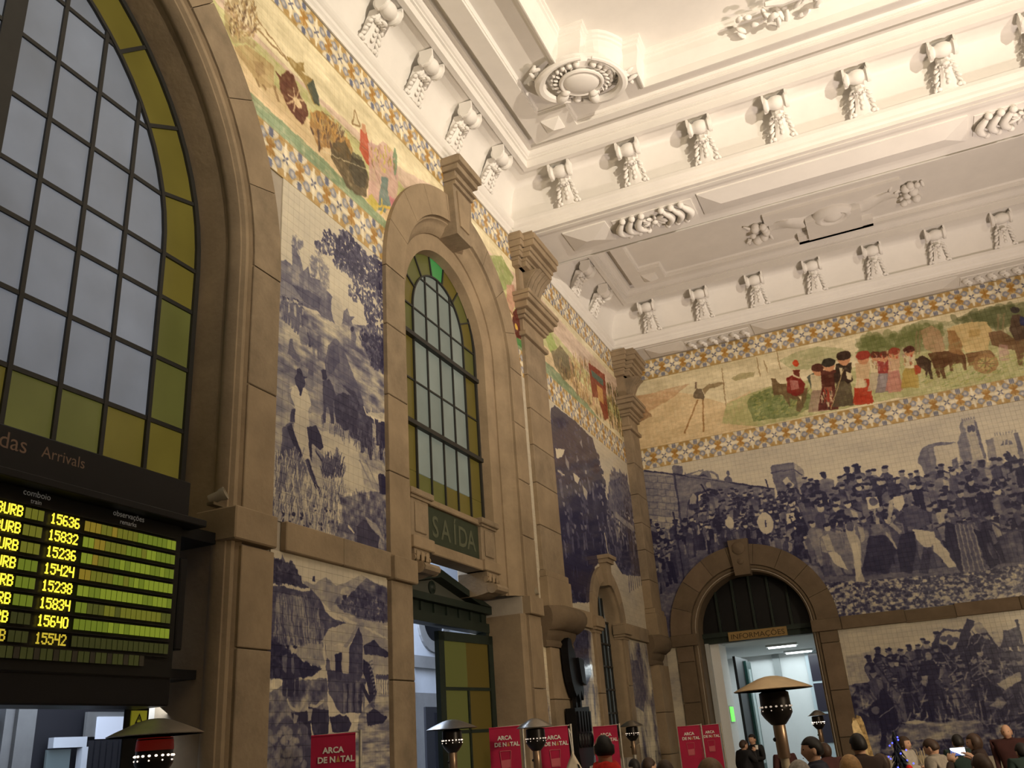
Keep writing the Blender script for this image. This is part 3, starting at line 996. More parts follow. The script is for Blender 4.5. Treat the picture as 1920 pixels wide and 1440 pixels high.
def fbm(h, w_, cell, octv=4, ax=1.0, seed=None):
    """smooth noise 0..1; cell = size of the coarsest lump in pixels, ax stretches it along x"""
    r_ = np.random.default_rng(seed) if seed is not None else rng
    out = np.zeros((h, w_))
    amp, tot = 1.0, 0.0
    for o_ in range(octv):
        cy, cx = max(1.0, cell / 2 ** o_), max(1.0, cell * ax / 2 ** o_)
        gh, gw = int(h / cy) + 3, int(w_ / cx) + 3
        g_ = r_.random((gh, gw))
        yy = np.arange(h) / cy
        xx = np.arange(w_) / cx
        y0, x0 = yy.astype(int), xx.astype(int)
        fy, fx = (yy - y0)[:, None], (xx - x0)[None, :]
        fy, fx = fy * fy * (3 - 2 * fy), fx * fx * (3 - 2 * fx)
        a, b = g_[y0][:, x0], g_[y0][:, x0 + 1]
        c, d = g_[y0 + 1][:, x0], g_[y0 + 1][:, x0 + 1]
        out += amp * ((a * (1 - fx) + b * fx) * (1 - fy) + (c * (1 - fx) + d * fx) * fy)
        tot += amp
        amp *= 0.55
    return np.clip((out / tot - 0.5) * 1.6 + 0.5, 0, 1)


def photo_uv(plane):
    """point of the picture -> point on the left ('L') or end ('E') wall, in metres"""
    def f(px, py):
        d = R0 * ((px - 960) / 1653.74) - U0 * ((py - 720) / 1653.74) + F0
        if plane == 'L':
            t_ = -CP.x / d.x
            return (CP.y + d.y * t_, CP.z + d.z * t_)
        t_ = -CP.y / d.y
        return (CP.x + d.x * t_, CP.z + d.z * t_)
    return f


class Canvas:
    """a hand-painted panel; values are ink (blue panels) or RGB"""

    def __init__(self, u0, u1, v0, v1, ppm, base, wob=0.012, seed=1):
        self.u0, self.u1, self.v0, self.v1, self.ppm = u0, u1, v0, v1, ppm
        self.w, self.h = int((u1 - u0) * ppm), int((v1 - v0) * ppm)
        self.c = len(base) if isinstance(base, tuple) else 1
        self.a = np.ones((self.h, self.w, self.c)) * np.array(base)
        self.U = (u0 + (np.arange(self.w) + .5) / ppm)[None, :] + wob * 2 * (fbm(self.h, self.w, ppm * .07, 3, seed=seed) - .5)
        self.V = (v0 + (np.arange(self.h) + .5) / ppm)[:, None] + wob * 2 * (fbm(self.h, self.w, ppm * .07, 3, seed=seed + 1) - .5)
        self.org = (0, 0, 1)
        self.map = None

    def use(self, x0, y0, s, plane):
        """following points are read in an enlargement of the picture at (x0, y0), scale s"""
        f = photo_uv(plane)
        self.map = lambda p: f(x0 + p[0] / s, y0 + p[1] / s)
        return self

    def pts(self, P):
        return [self.map(p) for p in P] if self.map else P

    def win(self, P, m=.05):
        us, vs = [p[0] for p in P], [p[1] for p in P]
        i0 = max(0, int((min(us) - m - self.u0) * self.ppm))
        i1 = min(self.w, int((max(us) + m - self.u0) * self.ppm) + 1)
        j0 = max(0, int((min(vs) - m - self.v0) * self.ppm))
        j1 = min(self.h, int((max(vs) + m - self.v0) * self.ppm) + 1)
        return j0, j1, i0, i1

    def blend(self, w_, mask, col, alpha, tex):
        j0, j1, i0, i1 = w_
        k = mask * alpha
        if tex > 0:
            k = k * np.clip(1 - tex + tex * 2 * fbm(j1 - j0, i1 - i0, self.ppm * .06, 3), 0, 1)
        k = k[..., None]
        self.a[j0:j1, i0:i1] = self.a[j0:j1, i0:i1] * (1 - k) + np.array(col) * k

    def poly(self, P, col, alpha=1.0, tex=0.0, raw=False):
        P = P if raw else self.pts(P)
        w_ = self.win(P)
        j0, j1, i0, i1 = w_
        if j1 - j0 < 1 or i1 - i0 < 1:
            return
        U, V = self.U[j0:j1, i0:i1], self.V[j0:j1, i0:i1]
        ins = np.zeros(U.shape, bool)
        n = len(P)
        for i in range(n):
            (x0, y0), (x1, y1) = P[i], P[(i + 1) % n]
            if y0 == y1:
                continue
            ins ^= ((y0 > V) != (y1 > V)) & (U < (x1 - x0) * (V - y0) / (y1 - y0) + x0)
        self.blend(w_, ins.astype(float), col, alpha, tex)

    def ell(self, c, ru, rv, col, alpha=1.0, tex=0.0, rot=0.0, raw=False, soft=0.0):
        c = c if raw else self.pts([c])[0]
        r_ = max(ru, rv)
        w_ = self.win([(c[0] - r_, c[1] - r_), (c[0] + r_, c[1] + r_)], .02)
        j0, j1, i0, i1 = w_
        if j1 - j0 < 1 or i1 - i0 < 1:
            return
        U, V = self.U[j0:j1, i0:i1] - c[0], self.V[j0:j1, i0:i1] - c[1]
        a, b = U * math.cos(rot) + V * math.sin(rot), -U * math.sin(rot) + V * math.cos(rot)
        q = (a / ru) ** 2 + (b / rv) ** 2
        m = (q < 1).astype(float) if soft <= 0 else np.clip((1 - q) / soft, 0, 1)
        self.blend(w_, m, col, alpha, tex)

    def line(self, P, wd, col, alpha=1.0, raw=False):
        P = P if raw else self.pts(P)
        for (x0, y0), (x1, y1) in zip(P[:-1], P[1:]):
            d = math.hypot(x1 - x0, y1 - y0) or 1e-6
            nx, ny = -(y1 - y0) / d * wd / 2, (x1 - x0) / d * wd / 2
            self.poly([(x0 + nx, y0 + ny), (x1 + nx, y1 + ny), (x1 - nx, y1 - ny), (x0 - nx, y0 - ny)], col, alpha, raw=True)

    def inside(self, P, n):
        """n random points in polygon P (metres)"""
        us, vs = [p[0] for p in P], [p[1] for p in P]
        out = []
        k = 0
        while len(out) < n and k < n * 30:
            k += 1
            u, v = random.uniform(min(us), max(us)), random.uniform(min(vs), max(vs))
            ins = False
            for (x0, y0), (x1, y1) in zip(P, P[1:] + P[:1]):
                if (y0 > v) != (y1 > v) and u < (x1 - x0) * (v - y0) / (y1 - y0) + x0:
                    ins = not ins
            if ins:
                out.append((u, v))
        return out

    def leaves(self, P, n, r0, r1, col, alpha=.9, jit=.15):
        for u, v in self.inside(self.pts(P), n):
            r_ = random.uniform(r0, r1)
            cc = col if self.c > 1 else col * random.uniform(1 - jit, 1 + jit)
            self.ell((u, v), r_, r_ * random.uniform(.4, .9), cc, alpha, rot=random.uniform(0, 3), raw=True)

    def strokes(self, P, n, ln, wd, cols, ang=PI / 2, spread=.4, alpha=.7):
        for u, v in self.inside(self.pts(P), n):
            a = ang + random.uniform(-spread, spread)
            l_ = ln * random.uniform(.5, 1.3)
            self.line([(u, v), (u + l_ * math.cos(a), v + l_ * math.sin(a))], wd, random.choice(cols), alpha, raw=True)

    def mottle(self, P, amount, cell, ax=1.0, raw=False):
        """light and dark brushwork inside P"""
        P = P if raw else self.pts(P)
        w_ = self.win(P, 0)
        j0, j1, i0, i1 = w_
        if j1 - j0 < 2 or i1 - i0 < 2:
            return
        U, V = self.U[j0:j1, i0:i1], self.V[j0:j1, i0:i1]
        ins = np.zeros(U.shape, bool)
        for i in range(len(P)):
            (x0, y0), (x1, y1) = P[i], P[(i + 1) % len(P)]
            if y0 != y1:
                ins ^= ((y0 > V) != (y1 > V)) & (U < (x1 - x0) * (V - y0) / (y1 - y0) + x0)
        nz = (fbm(j1 - j0, i1 - i0, self.ppm * cell, 4, ax) - .5) * 2 * amount
        self.a[j0:j1, i0:i1] += (nz * ins)[..., None]

    def person(self, u, v, h, ink, light=.15, lean=0.0):
        """a standing figure, feet at (u, v); ink panels"""
        L_ = lambda a, b: (u + (a + lean * b) * h, v + b * h)
        sw = random.uniform(.13, .19)
        self.poly([L_(-sw * .8, 0), L_(-.02, 0), L_(0, .4), L_(.03, 0), L_(sw * .9, 0), L_(sw, .45), L_(sw * 1.05, .78), L_(.05, .86), L_(-.06, .86), L_(-sw * 1.1, .76), L_(-sw * .9, .42)], ink, .95, .25, raw=True)
        s = random.choice((-1, 1))
        self.poly([L_(s * .02, .45), L_(s * sw * .9, .5), L_(s * sw, .76), L_(s * .03, .82)], light, random.uniform(.3, .85), .3, raw=True)
        if random.random() < .5:
            self.poly([L_(-s * sw, .1), L_(-s * .03, .12), L_(-s * .02, .5), L_(-s * sw, .5)], light + .1, random.uniform(.2, .7), .3, raw=True)
        self.ell(L_(0, .93), .062 * h, .075 * h, random.choice((light, .45, .8)), 1, raw=True)
        self.ell(L_(random.uniform(-.02, .02), .985), .07 * h, .035 * h, .9, .9, raw=True)

    def crowd(self, P, n, h0, h1, inks=(.55, .95), light=(.1, .35)):
        pts = sorted(self.inside(self.pts(P), n), key=lambda p: -p[1])
        for u, v in pts:
            self.person(u, v - .1, random.uniform(h0, h1), random.uniform(*inks), random.uniform(*light), random.uniform(-.15, .15))

    def image(self, name, ramp=None):
        a = self.a.copy()
        k = .30 if self.c == 1 else .16
        brush = fbm(self.h, self.w, self.ppm * .045, 3, 1.6) * .5 + fbm(self.h, self.w, self.ppm * .16, 3, 2.5) * .5 - .5
        a = a + (brush * k)[..., None] * (np.sin(np.clip(a, .12, .9) * PI) if self.c == 1 else 1)
        a[1:-1, 1:-1] = .5 * a[1:-1, 1:-1] + .125 * (a[:-2, 1:-1] + a[2:, 1:-1] + a[1:-1, :-2] + a[1:-1, 2:])
        if self.c == 1:
            t_ = np.clip(a[..., 0] * 1.10 + .05, 0, 1)
            xs, cs = ramp
            a = np.stack([np.interp(t_, xs, [c[k] for c in cs]) for k in range(3)], -1)
        px = np.ones((self.h, self.w, 4), np.float32)
        px[..., :3] = np.clip(a, 0, 1)
        im = bpy.data.images.new(name, self.w, self.h)
        im.pixels.foreach_set(px.ravel())
        im.update()
        im.pack()
        return im


BLUE = ([0, .3, .55, .78, 1], [(.93, .89, .78), (.73, .70, .64), (.50, .49, .53), (.33, .325, .42), (.19, .185, .30)])


def tile_mat(name, cv, im, axis, rough=0.22):
    m = bpy.data.materials.new(name)
    m.use_nodes = True
    nt = m.node_tree
    b = nt.nodes['Principled BSDF']
    b.inputs['Roughness'].default_value = rough
    b.inputs['Specular IOR Level'].default_value = 0.35
    g_ = nt.nodes.new('ShaderNodeNewGeometry')
    sp = nt.nodes.new('ShaderNodeSeparateXYZ')
    cb = nt.nodes.new('ShaderNodeCombineXYZ')
    nt.links.new(g_.outputs['Position'], sp.inputs[0])
    for k, (src, o0, o1) in enumerate(((axis, cv.u0, cv.u1), ('Z', cv.v0, cv.v1))):
        mr = nt.nodes.new('ShaderNodeMapRange')
        mr.clamp = False
        sh = DZ if src == 'Z' else 0
        mr.inputs['From Min'].default_value = o0 * S - sh
        mr.inputs['From Max'].default_value = o1 * S - sh
        nt.links.new(sp.outputs[src], mr.inputs['Value'])
        nt.links.new(mr.outputs[0], cb.inputs[k])
    tx = nt.nodes.new('ShaderNodeTexImage')
    tx.image = im
    tx.extension = 'EXTEND'
    nt.links.new(cb.outputs[0], tx.inputs['Vector'])
    nt.links.new(tx.outputs['Color'], b.inputs['Base Color'])
    return m


def covered(u, v, W, r):
    if W is None:
        return False
    return abs(u - W['c']) < r and v < W['zs'] or (v >= W['zs'] and math.hypot(u - W['c'], v - W['zs']) < r)


def tile_panel(name, label, cv, m, plane, u0, u1, v0, v1, holes=(), single=0, group=None):
    """glazed tiles set one by one; the nearest ones are objects, the rest one mesh"""
    nu, nv = max(1, round((u1 - u0) / TILE)), max(1, round((v1 - v0) / TILE))
    du, dv = (u1 - u0) / nu, (v1 - v0) / nv
    base = (0, (u0 + u1) / 2, v0) if plane == 'L' else ((u0 + u1) / 2, 0, v0)
    t = thing(name, label, 'tile mural', base, 0, group)
    fn = XL if plane == 'L' else XE
    cells = []
    for i in range(nu):
        for j in range(nv):
            a, b = u0 + i * du, v0 + j * dv
            if any(all(covered(p, q, W, r) for p in (a, a + du) for q in (b, b + dv)) for W, r in holes):
                continue
            wx = Vector(fn(a + du / 2, b + dv / 2, 0))
            dd = wx - CP
            z_ = dd.dot(F0)
            sx, sy = 960 + 1653.74 * dd.dot(R0) / z_, 720 - 1653.74 * dd.dot(U0) / z_
            cells.append((0 if (-20 < sx < 1940 and -20 < sy < 1460) else 1, z_, a, b))
    cells.sort()
    g_ = .0002

    def tl(mbx, a, b, off):
        j_ = [random.uniform(-.0003, .0003) for _ in range(4)]
        o_ = Vector(off)
        q = [(a + g_, b + g_), (a + du - g_, b + g_), (a + du - g_, b + dv - g_), (a + g_, b + dv - g_)]
        e = .0008
        r_ = [(a + g_ + e, b + g_ + e), (a + du - g_ - e, b + g_ + e), (a + du - g_ - e, b + dv - g_ - e), (a + g_ + e, b + dv - g_ - e)]
        vs = [tuple(Vector(fn(*p, -.012)) - o_) for p in q] + [tuple(Vector(fn(*p, -.003)) - o_) for p in q] + [tuple(Vector(fn(*p, j_[k])) - o_) for k, p in enumerate(r_)]
        mbx.add(vs, [(0, 1, 5, 4), (1, 2, 6, 5), (2, 3, 7, 6), (3, 0, 4, 7), (4, 5, 9, 8), (5, 6, 10, 9), (6, 7, 11, 10), (7, 4, 8, 11), (8, 9, 10, 11)])
    meshes = []
    for k, (_, _, a, b) in enumerate(cells[:single]):
        if k < 12:
            mbx = MB()
            tl(mbx, a, b, fn(a, b, 0))
            meshes.append(mbx.mesh('tile', m))
        o_ = link('tile', meshes[k % len(meshes)], t)
        o_.location = (Vector(fn(a, b, 0)) - Vector(base)) * S
    if len(cells) > single:
        mbx = MB()
        for _, _, a, b in cells[single:]:
            tl(mbx, a, b, base)
        mbx.build('tile_field', m, t, kind='stuff')
    return t


# ---- repeating flower-and-star border
def border(cv, v0, v1, uo):
    T_ = 0.425
    j0, j1 = int((v0 - cv.v0) * cv.ppm), int((v1 - cv.v0) * cv.ppm)
    if j1 > cv.h:
        j1 = cv.h
    hgt = v1 - v0
    V = ((np.arange(j0, j1) + .5) / cv.ppm + cv.v0 - (v0 + v1) / 2)[:, None] / hgt * 1.0
    U = (((np.arange(cv.w) + .5) / cv.ppm + cv.u0 - uo) / T_)[None, :]
    x = (U + .5) % 1 - .5 + 0 * V          # star at 0
    y = V + 0 * U
    A = np.ones(x.shape + (3,)) * np.array((.84, .79, .68))
    def put(mask, col, k=1.0):
        A[mask] = A[mask] * (1 - k) + np.array(col) * k
    ax_, ay_ = np.abs(x), np.abs(y)
    xg = np.abs(x) - .5                      # gold flower at +-0.5
    # rosette discs
    rg = np.hypot(ax_ - .25, ay_ - .22)
    put((np.hypot(x, y) < .5), (.86, .80, .66))
    ring = np.abs(np.hypot(x, y) - .46)
    put((ring < .035), (.74, .62, .40))
    put(rg < .135, (.68, .67, .67))
    put(np.abs(rg - .10) < .022, (.55, .56, .60))
    put(rg < .04, (.80, .77, .72))
    # gold petals of the flower between the stars
    for a in range(0, 360, 45):
        if a % 90 == 0 and a in (0, 180):
            continue
        ca, sa = math.cos(math.radians(a)), math.sin(math.radians(a))
        p, q = xg * ca + y * sa, -xg * sa + y * ca
        put((p > .02) & (p < .24) & (np.abs(q) < .045 * np.sin(np.clip((p - .02) / .22, 0, 1) * PI) + .004), (.68, .52, .27))
    put(np.hypot(xg, y) < .05, (.68, .48, .22))
    # gold fans under and over the star petals
    for s in (-1, 1):
        yy_ = s * y
        rr = np.hypot(x, yy_ - .56)
        put((rr < .30) & (rr > .16) & (ax_ > .045) & (ax_ < .24) & (yy_ > .28), (.70, .57, .34), .85)
    # white star petals
    put((ay_ < .44) & (ax_ < .062 * np.sin(np.clip(ay_ / .44, 0, 1) * PI * .9 + .28) ), (.93, .89, .78))
    put((ax_ < .45) & (ay_ < .060 * np.sin(np.clip(ax_ / .45, 0, 1) * PI * .9 + .28)), (.93, .89, .78))
    # blue hearts of the star
    for a in (45, 135, 225, 315):
        ca, sa = math.cos(math.radians(a)), math.sin(math.radians(a))
        p, q = x * ca + y * sa, -x * sa + y * ca
        put((p > .01) & (p < .15) & (np.abs(q) < .022 * np.sin(np.clip(p / .15, 0, 1) * PI) + .003), (.37, .38, .47))
    # fleurs at the rims
    for s in (-1, 1):
        yy_ = .5 - s * y
        p = np.hypot(xg, yy_)
        put((p < .27), (.88, .84, .74), .8)
        put((np.abs(xg) < .10 - .25 * np.abs(yy_ - .13)) & (np.abs(yy_ - .13) < .10) & ((np.abs(xg) < .022) | (np.abs(np.abs(xg) - .055) < .02) | (np.abs(yy_ - .13) < .014)), (.42, .44, .53))
        put(np.abs(p - .27) < .016, (.74, .62, .40))
    put(ay_ > .472, (.66, .57, .38))
    cv.a[j0:j1] = A * (1 + .07 * (fbm(j1 - j0, cv.w, cv.ppm * .1, 3)[..., None] - .5))
# ------------------------------------------------------------------ left wall, upper panel: cattle and men in a field
random.seed(31)
PA = (-11.12, -9.45)
cv = Canvas(PA[0], PA[1], 3.44, 6.57, 230, .10, .010, 3)
full = [(PA[0], 3.44), (PA[1], 3.44), (PA[1], 6.57), (PA[0], 6.57)]
cv.use(500, 420, 4.2333, 'L')
cv.poly([(100, 560), (250, 640), (560, 790), (760, 800), (985, 840), (985, 1500), (60, 1500)], .40, 1, .35)
cv.mottle([(100, 560), (250, 640), (560, 790), (760, 800), (985, 840), (985, 2700), (30, 2700)], .32, .07, 3.5)
cv.poly([(105, 290), (150, 285), (200, 330), (206, 240), (235, 225), (268, 265), (290, 370), (330, 340), (352, 420), (420, 450), (440, 500), (520, 580), (600, 650), (612, 720), (700, 740), (640, 790), (560, 800), (440, 740), (400, 690), (250, 640), (105, 560)], .56, 1, .35)
cv.poly([(200, 480), (330, 530), (430, 590), (420, 680), (300, 620), (210, 540)], .74, .8, .4)
cv.poly([(105, 450), (200, 480), (300, 620), (105, 555)], .42, .8, .3)
for x0, y0, x1, y1, ww in ((222, 100, 222, 250, 16), (240, 180, 228, 470, 26), (270, 140, 262, 200, 16), (412, 215, 425, 560, 26), (370, 260, 378, 420, 22), (440, 270, 450, 600, 22), (480, 330, 470, 520, 22)):
    cv.leaves([(x0 - ww, y0), (x0 + ww, y0), (x1 + ww, y1), (x1 - ww, y1)], 60, .012, .026, .45, .5)
    cv.line([(x0, y0), (x1, y1)], .008, .5, .7)
cv.ell((560, 690), .10, .15, .16, 1, .2)
cv.poly([(610, 690), (640, 670), (680, 800), (620, 790)], .5, .9, .3)
tree = [(380, 145), (430, 140), (470, 50), (510, 60), (560, 110), (585, 45), (640, 60), (700, 150), (770, 200), (800, 260), (880, 250), (965, 310), (980, 1240), (930, 1190), (880, 1160), (820, 1110), (770, 980), (735, 900), (740, 850), (800, 790), (760, 650), (650, 570), (638, 480), (700, 470), (620, 390), (535, 320), (515, 250), (430, 225), (390, 200)]
cv.leaves(tree, 1500, .010, .030, .66, .85, .25)
cv.leaves([(560, 110), (640, 60), (800, 260), (965, 320), (975, 560), (820, 480), (660, 380), (540, 300)], 600, .012, .034, .82, .85, .15)
cv.leaves([(740, 870), (960, 900), (980, 1230), (830, 1120)], 300, .010, .028, .82, .85, .15)
cv.line([(700, 360), (800, 410), (880, 480), (960, 660)], .018, .85, .9)
cv.line([(880, 480), (975, 1060)], .012, .8, .8)
for x, y, h_ in ((130, 730, .22), (165, 760, .25), (215, 800, .30), (235, 830, .33), (275, 770, .22)):
    u, v = cv.pts([(x, y + 40)])[0]
    cv.person(u, v, h_, .6, .2)
cv.poly([(255, 830), (300, 810), (330, 900), (320, 970), (270, 950)], .5, .8, .4)
cv.line([(330, 860), (345, 980)], .03, .72)
cv.poly([(345, 840), (375, 960), (340, 970)], .62, .9)
cv.poly([(180, 920), (205, 920), (215, 990), (275, 1080), (250, 1090), (160, 1030)], .62, .9, .3)
cv.poly([(400, 890), (430, 890), (438, 970), (405, 970)], .62, .9)
for x in (365, 400, 420):
    cv.poly([(x, 990), (x + 18, 985), (x + 22, 1075), (x + 6, 1080)], .5, .8, .3)
cv.poly([(665, 815), (690, 820), (715, 900), (700, 990), (670, 985)], .55, .8, .4)
cv.ell((675, 835), .03, .025, .85)
cv.poly([(345, 1080), (372, 1100), (372, 1290), (350, 1330), (300, 1310), (330, 1200)], .58, .9, .3)
stack_ = [(540, 905), (590, 950), (640, 1080), (690, 1200), (740, 1330), (790, 1500), (500, 1500), (475, 1300), (462, 1100), (490, 965)]
cv.poly(stack_, .62, 1, .3)
cv.poly([(500, 970), (560, 960), (580, 1100), (500, 1200), (480, 1110)], .75, .7, .4)
cv.poly([(560, 1250), (700, 1330), (760, 1500), (500, 1500), (520, 1380)], .84, .9, .3)
cv.use(500, 680, 3.7875, 'L')
cv.poly([(60, 60), (480, 100), (900, 560), (900, 1400), (30, 1130)], .40, .7, .45)
cv.poly([(350, 470), (640, 560), (700, 900), (560, 940), (430, 800), (400, 620)], .12, .8, .3)
cv.poly([(75, 690), (110, 640), (240, 640), (290, 780), (230, 930), (60, 900)], .62, .9, .4)
cv.poly([(110, 470), (140, 430), (190, 430), (250, 640), (230, 700), (90, 690), (105, 600)], .70, 1, .25)
cv.poly([(140, 450), (190, 440), (260, 640), (240, 680), (180, 560)], .92, .9)
cv.poly([(150, 190), (205, 158), (285, 190), (312, 300), (296, 345), (205, 335), (165, 290), (140, 240)], .10, 1, .15)
cv.poly([(150, 190), (185, 180), (170, 240), (205, 320), (165, 290), (140, 240)], .48, .8, .2)
cv.poly([(205, 150), (255, 150), (245, 240), (232, 235), (228, 190)], .86)
cv.poly([(195, 108), (212, 95), (216, 45), (235, 36), (252, 60), (262, 92), (292, 100), (260, 122), (215, 125)], .96)
cv.ell((236, 132), .075, .06, .80)
cv.poly([(175, 335), (210, 330), (200, 425), (168, 425)], .86, .95, .15)
cv.poly([(205, 330), (296, 340), (302, 440), (196, 440)], .14, 1, .2)
cv.poly([(180, 440), (300, 440), (306, 560), (310, 690), (265, 680), (235, 600)], .18, 1, .25)
cv.poly([(285, 460), (350, 450), (385, 510), (402, 600), (380, 620), (320, 570), (318, 700), (306, 660)], .93, 1, .1)
cv.line([(285, 690), (300, 740), (342, 840), (352, 880)], .055, .72)
cv.line([(290, 690), (345, 840)], .02, .9)
cv.line([(345, 610), (400, 680), (430, 750)], .05, .45)
cv.line([(350, 630), (420, 750)], .02, .88)
cv.poly([(330, 840), (360, 870), (385, 910), (420, 950), (432, 940), (420, 965), (385, 940), (345, 895)], .94)
cv.poly([(390, 60), (420, 55), (432, 110), (415, 130), (396, 120)], .92)
cv.poly([(398, 130), (445, 120), (470, 170), (490, 240), (468, 290), (478, 430), (455, 430), (440, 310), (425, 320), (415, 430), (392, 430), (404, 290)], .76, 1, .2)
ox = [(478, 235), (540, 215), (610, 235), (640, 265), (690, 310), (722, 370), (762, 410), (772, 470), (768, 560), (742, 600), (748, 690), (730, 680), (715, 600), (690, 600), (690, 640), (668, 640), (665, 560), (620, 540), (590, 520), (580, 480), (540, 480), (520, 440), (490, 420), (480, 330)]
cv.poly(ox, .80, 1, .2)
cv.mottle(ox, .14, .05)
cv.poly([(770, 400), (840, 430), (870, 480), (872, 600), (830, 610), (826, 690), (806, 690), (800, 590), (780, 590)], .84, 1, .2)
cv.poly([(745, 430), (775, 440), (775, 520), (755, 540)], .22, .9, .3)
for P in ([(690, 315), (705, 360), (735, 385), (745, 325)], [(790, 420), (825, 410), (842, 360)]):
    cv.line(P, .018, .12)
cv.strokes([(380, 420), (880, 600), (880, 760), (640, 650), (400, 480)], 120, .08, .010, [.7, .85, .5], PI / 2, .3)
cv.line([(660, 690), (760, 900)], .02, .5, .7)
cv.line([(700, 690), (800, 900)], .02, .5, .7)
cv.strokes([(45, 700), (240, 690), (330, 960), (520, 820), (560, 960), (900, 1000), (890, 1390), (30, 1120)], 1500, .11, .009, [.10, .2, .55, .7, .4], PI / 2, .35, .75)
cv.strokes([(380, 740), (520, 700), (540, 820), (400, 830)], 160, .12, .01, [.6, .75, .85], PI / 2, .5, .8)
cv.poly([(520, 960), (700, 920), (890, 910), (900, 1400), (640, 1310), (480, 1250), (540, 1060)], .60, .75, .45)
cv.mottle([(480, 930), (900, 900), (900, 1400), (440, 1250)], .25, .06)
cv.poly([(640, 1160), (690, 1110), (760, 1180), (800, 1230), (790, 1330), (640, 1290)], .84, .9, .2)
cv.poly([(700, 1090), (780, 1150), (830, 1260), (800, 1240), (720, 1140)], .25, .8, .3)
cv.line([(575, 1160), (625, 1210)], .02, .1)
cv.poly([(788, 800), (805, 783), (830, 790), (868, 850), (874, 930), (850, 940), (800, 920)], .93)
cv.leaves([(45, 1040), (500, 1000), (500, 1200), (50, 1120)], 24, .012, .02, .9)
im = cv.image('painting_field', BLUE)
T1 = tile_panel('tile_mural', 'blue and white tile mural of oxen and farm men left of the exit window', cv, tile_mat('tile_field', cv, im, 'Y'), 'L', PA[0], PA[1], 3.46, 6.56, single=264)

# ------------------------------------------------------------------ left wall, lower panel: water mill in a gorge
random.seed(32)
cv = Canvas(PA[0], PA[1], 0.0, 3.24, 230, .12, .010, 5)
cv.use(490, 1030, 3.512, 'L')
cv.poly([(270, 200), (340, 230), (430, 185), (500, 240), (560, 215), (660, 170), (760, 230), (880, 260), (880, 500), (560, 500), (420, 370), (300, 270)], .34, 1, .25)
cv.poly([(430, 185), (450, 210), (470, 240), (430, 230)], .5, .7)
cv.poly([(640, 240), (690, 190), (770, 240), (880, 265), (880, 480), (700, 470), (540, 430), (455, 400), (530, 350), (552, 305), (570, 320)], .58, 1, .35)
cv.mottle([(540, 240), (880, 240), (880, 480), (460, 400)], .22, .09)
cv.leaves([(540, 310), (640, 260), (720, 300), (880, 420), (880, 480), (700, 460), (520, 370)], 220, .014, .03, .74, .7)
cv.poly([(430, 380), (500, 370), (545, 410), (700, 480), (885, 520), (885, 860), (640, 860), (640, 520), (560, 480)], .30, 1, .25)
cv.poly([(440, 400), (480, 430), (560, 480), (640, 500), (880, 620), (760, 540), (600, 470)], .14, .9, .2)
cliff = [(55, 40), (75, 80), (95, 60), (120, 90), (138, 30), (160, 80), (185, 110), (200, 80), (225, 150), (255, 170), (270, 220), (330, 265), (380, 320), (420, 410), (480, 460), (560, 490), (450, 520), (400, 600), (200, 640), (50, 660)]
cv.poly(cliff, .72, 1, .3)
cv.poly([(90, 330), (150, 290), (300, 330), (380, 420), (400, 560), (240, 590), (110, 480)], .42, .85, .45)
cv.strokes([(70, 300), (330, 290), (430, 520), (380, 600), (60, 620)], 320, .16, .012, [.25, .35, .6, .75], -PI / 2 + .15, .2, .55)
cv.line([(60, 235), (150, 232), (210, 255), (320, 268)], .025, .12)
cv.leaves([(60, 60), (200, 90), (260, 180), (250, 240), (60, 225)], 200, .012, .026, .80, .8)
cv.poly([(335, 175), (350, 170), (352, 205), (336, 210)], .8)
cv.poly([(40, 610), (90, 590), (180, 680), (280, 740), (400, 790), (340, 830), (180, 860), (40, 850)], .84, 1, .25)
cv.leaves([(40, 600), (90, 590), (180, 690), (400, 780), (300, 830), (40, 840)], 160, .016, .035, .86, .7)
cv.poly([(160, 650), (400, 620), (420, 760), (380, 780), (280, 730)], .36, .9, .3)
cv.poly([(395, 605), (450, 520), (570, 490), (640, 490), (580, 600), (560, 650), (540, 630), (420, 625)], .26, 1, .2)
cv.line([(545, 660), (640, 495), (675, 500)], .035, .35)
cv.poly([(430, 620), (560, 650), (578, 640), (578, 830), (560, 860), (430, 800)], .22, 1, .25)
cv.poly([(578, 640), (640, 510), (665, 590), (668, 820), (640, 870), (578, 860)], .74, 1, .2)
cv.poly([(485, 690), (530, 685), (532, 860), (488, 850)], .90)
cv.poly([(430, 790), (700, 850), (680, 890), (660, 1080), (520, 1080), (440, 950)], .70, .95, .3)
for k in range(7):
    cv.line([(545 + 22 * k, 880), (545 + 22 * k, 1080)], .025, .9 if k % 2 else .5, .8)
cv.poly([(670, 720), (712, 750), (745, 830), (755, 940), (748, 1015), (722, 1015), (705, 930), (690, 860), (668, 800)], .88, 1, .1)
for k in range(11):
    y = 745 + 26 * k
    cv.line([(700 + min(40, 6 * k), y), (752 - abs(k - 6) * 3, y - 8)], .014, .5)
cv.line([(660, 890), (745, 1050)], .04, .93)
cv.poly([(668, 640), (740, 600), (780, 640), (850, 690), (830, 710), (760, 700), (680, 690)], .78, 1, .2)
for k in range(8):
    cv.line([(760 + 15 * k, 830), (758 + 15 * k, 970)], .012, .7, .8)
    cv.ell((768 + 15 * k, 838), .03, .02, .75, .9)
cv.poly([(755, 960), (885, 960), (885, 1480), (600, 1480), (640, 1100)], .42, .9, .3)
cv.mottle([(640, 960), (885, 940), (885, 1500), (560, 1500)], .22, .03, 6)
cv.poly([(690, 1080), (740, 1055), (832, 1110), (800, 1150), (700, 1160)], .92)
cv.poly([(30, 960), (130, 900), (270, 860), (430, 850), (440, 1100), (250, 1180), (20, 1180)], .56, .9, .45)
cv.mottle([(20, 850), (440, 850), (440, 1200), (20, 1200)], .28, .08)
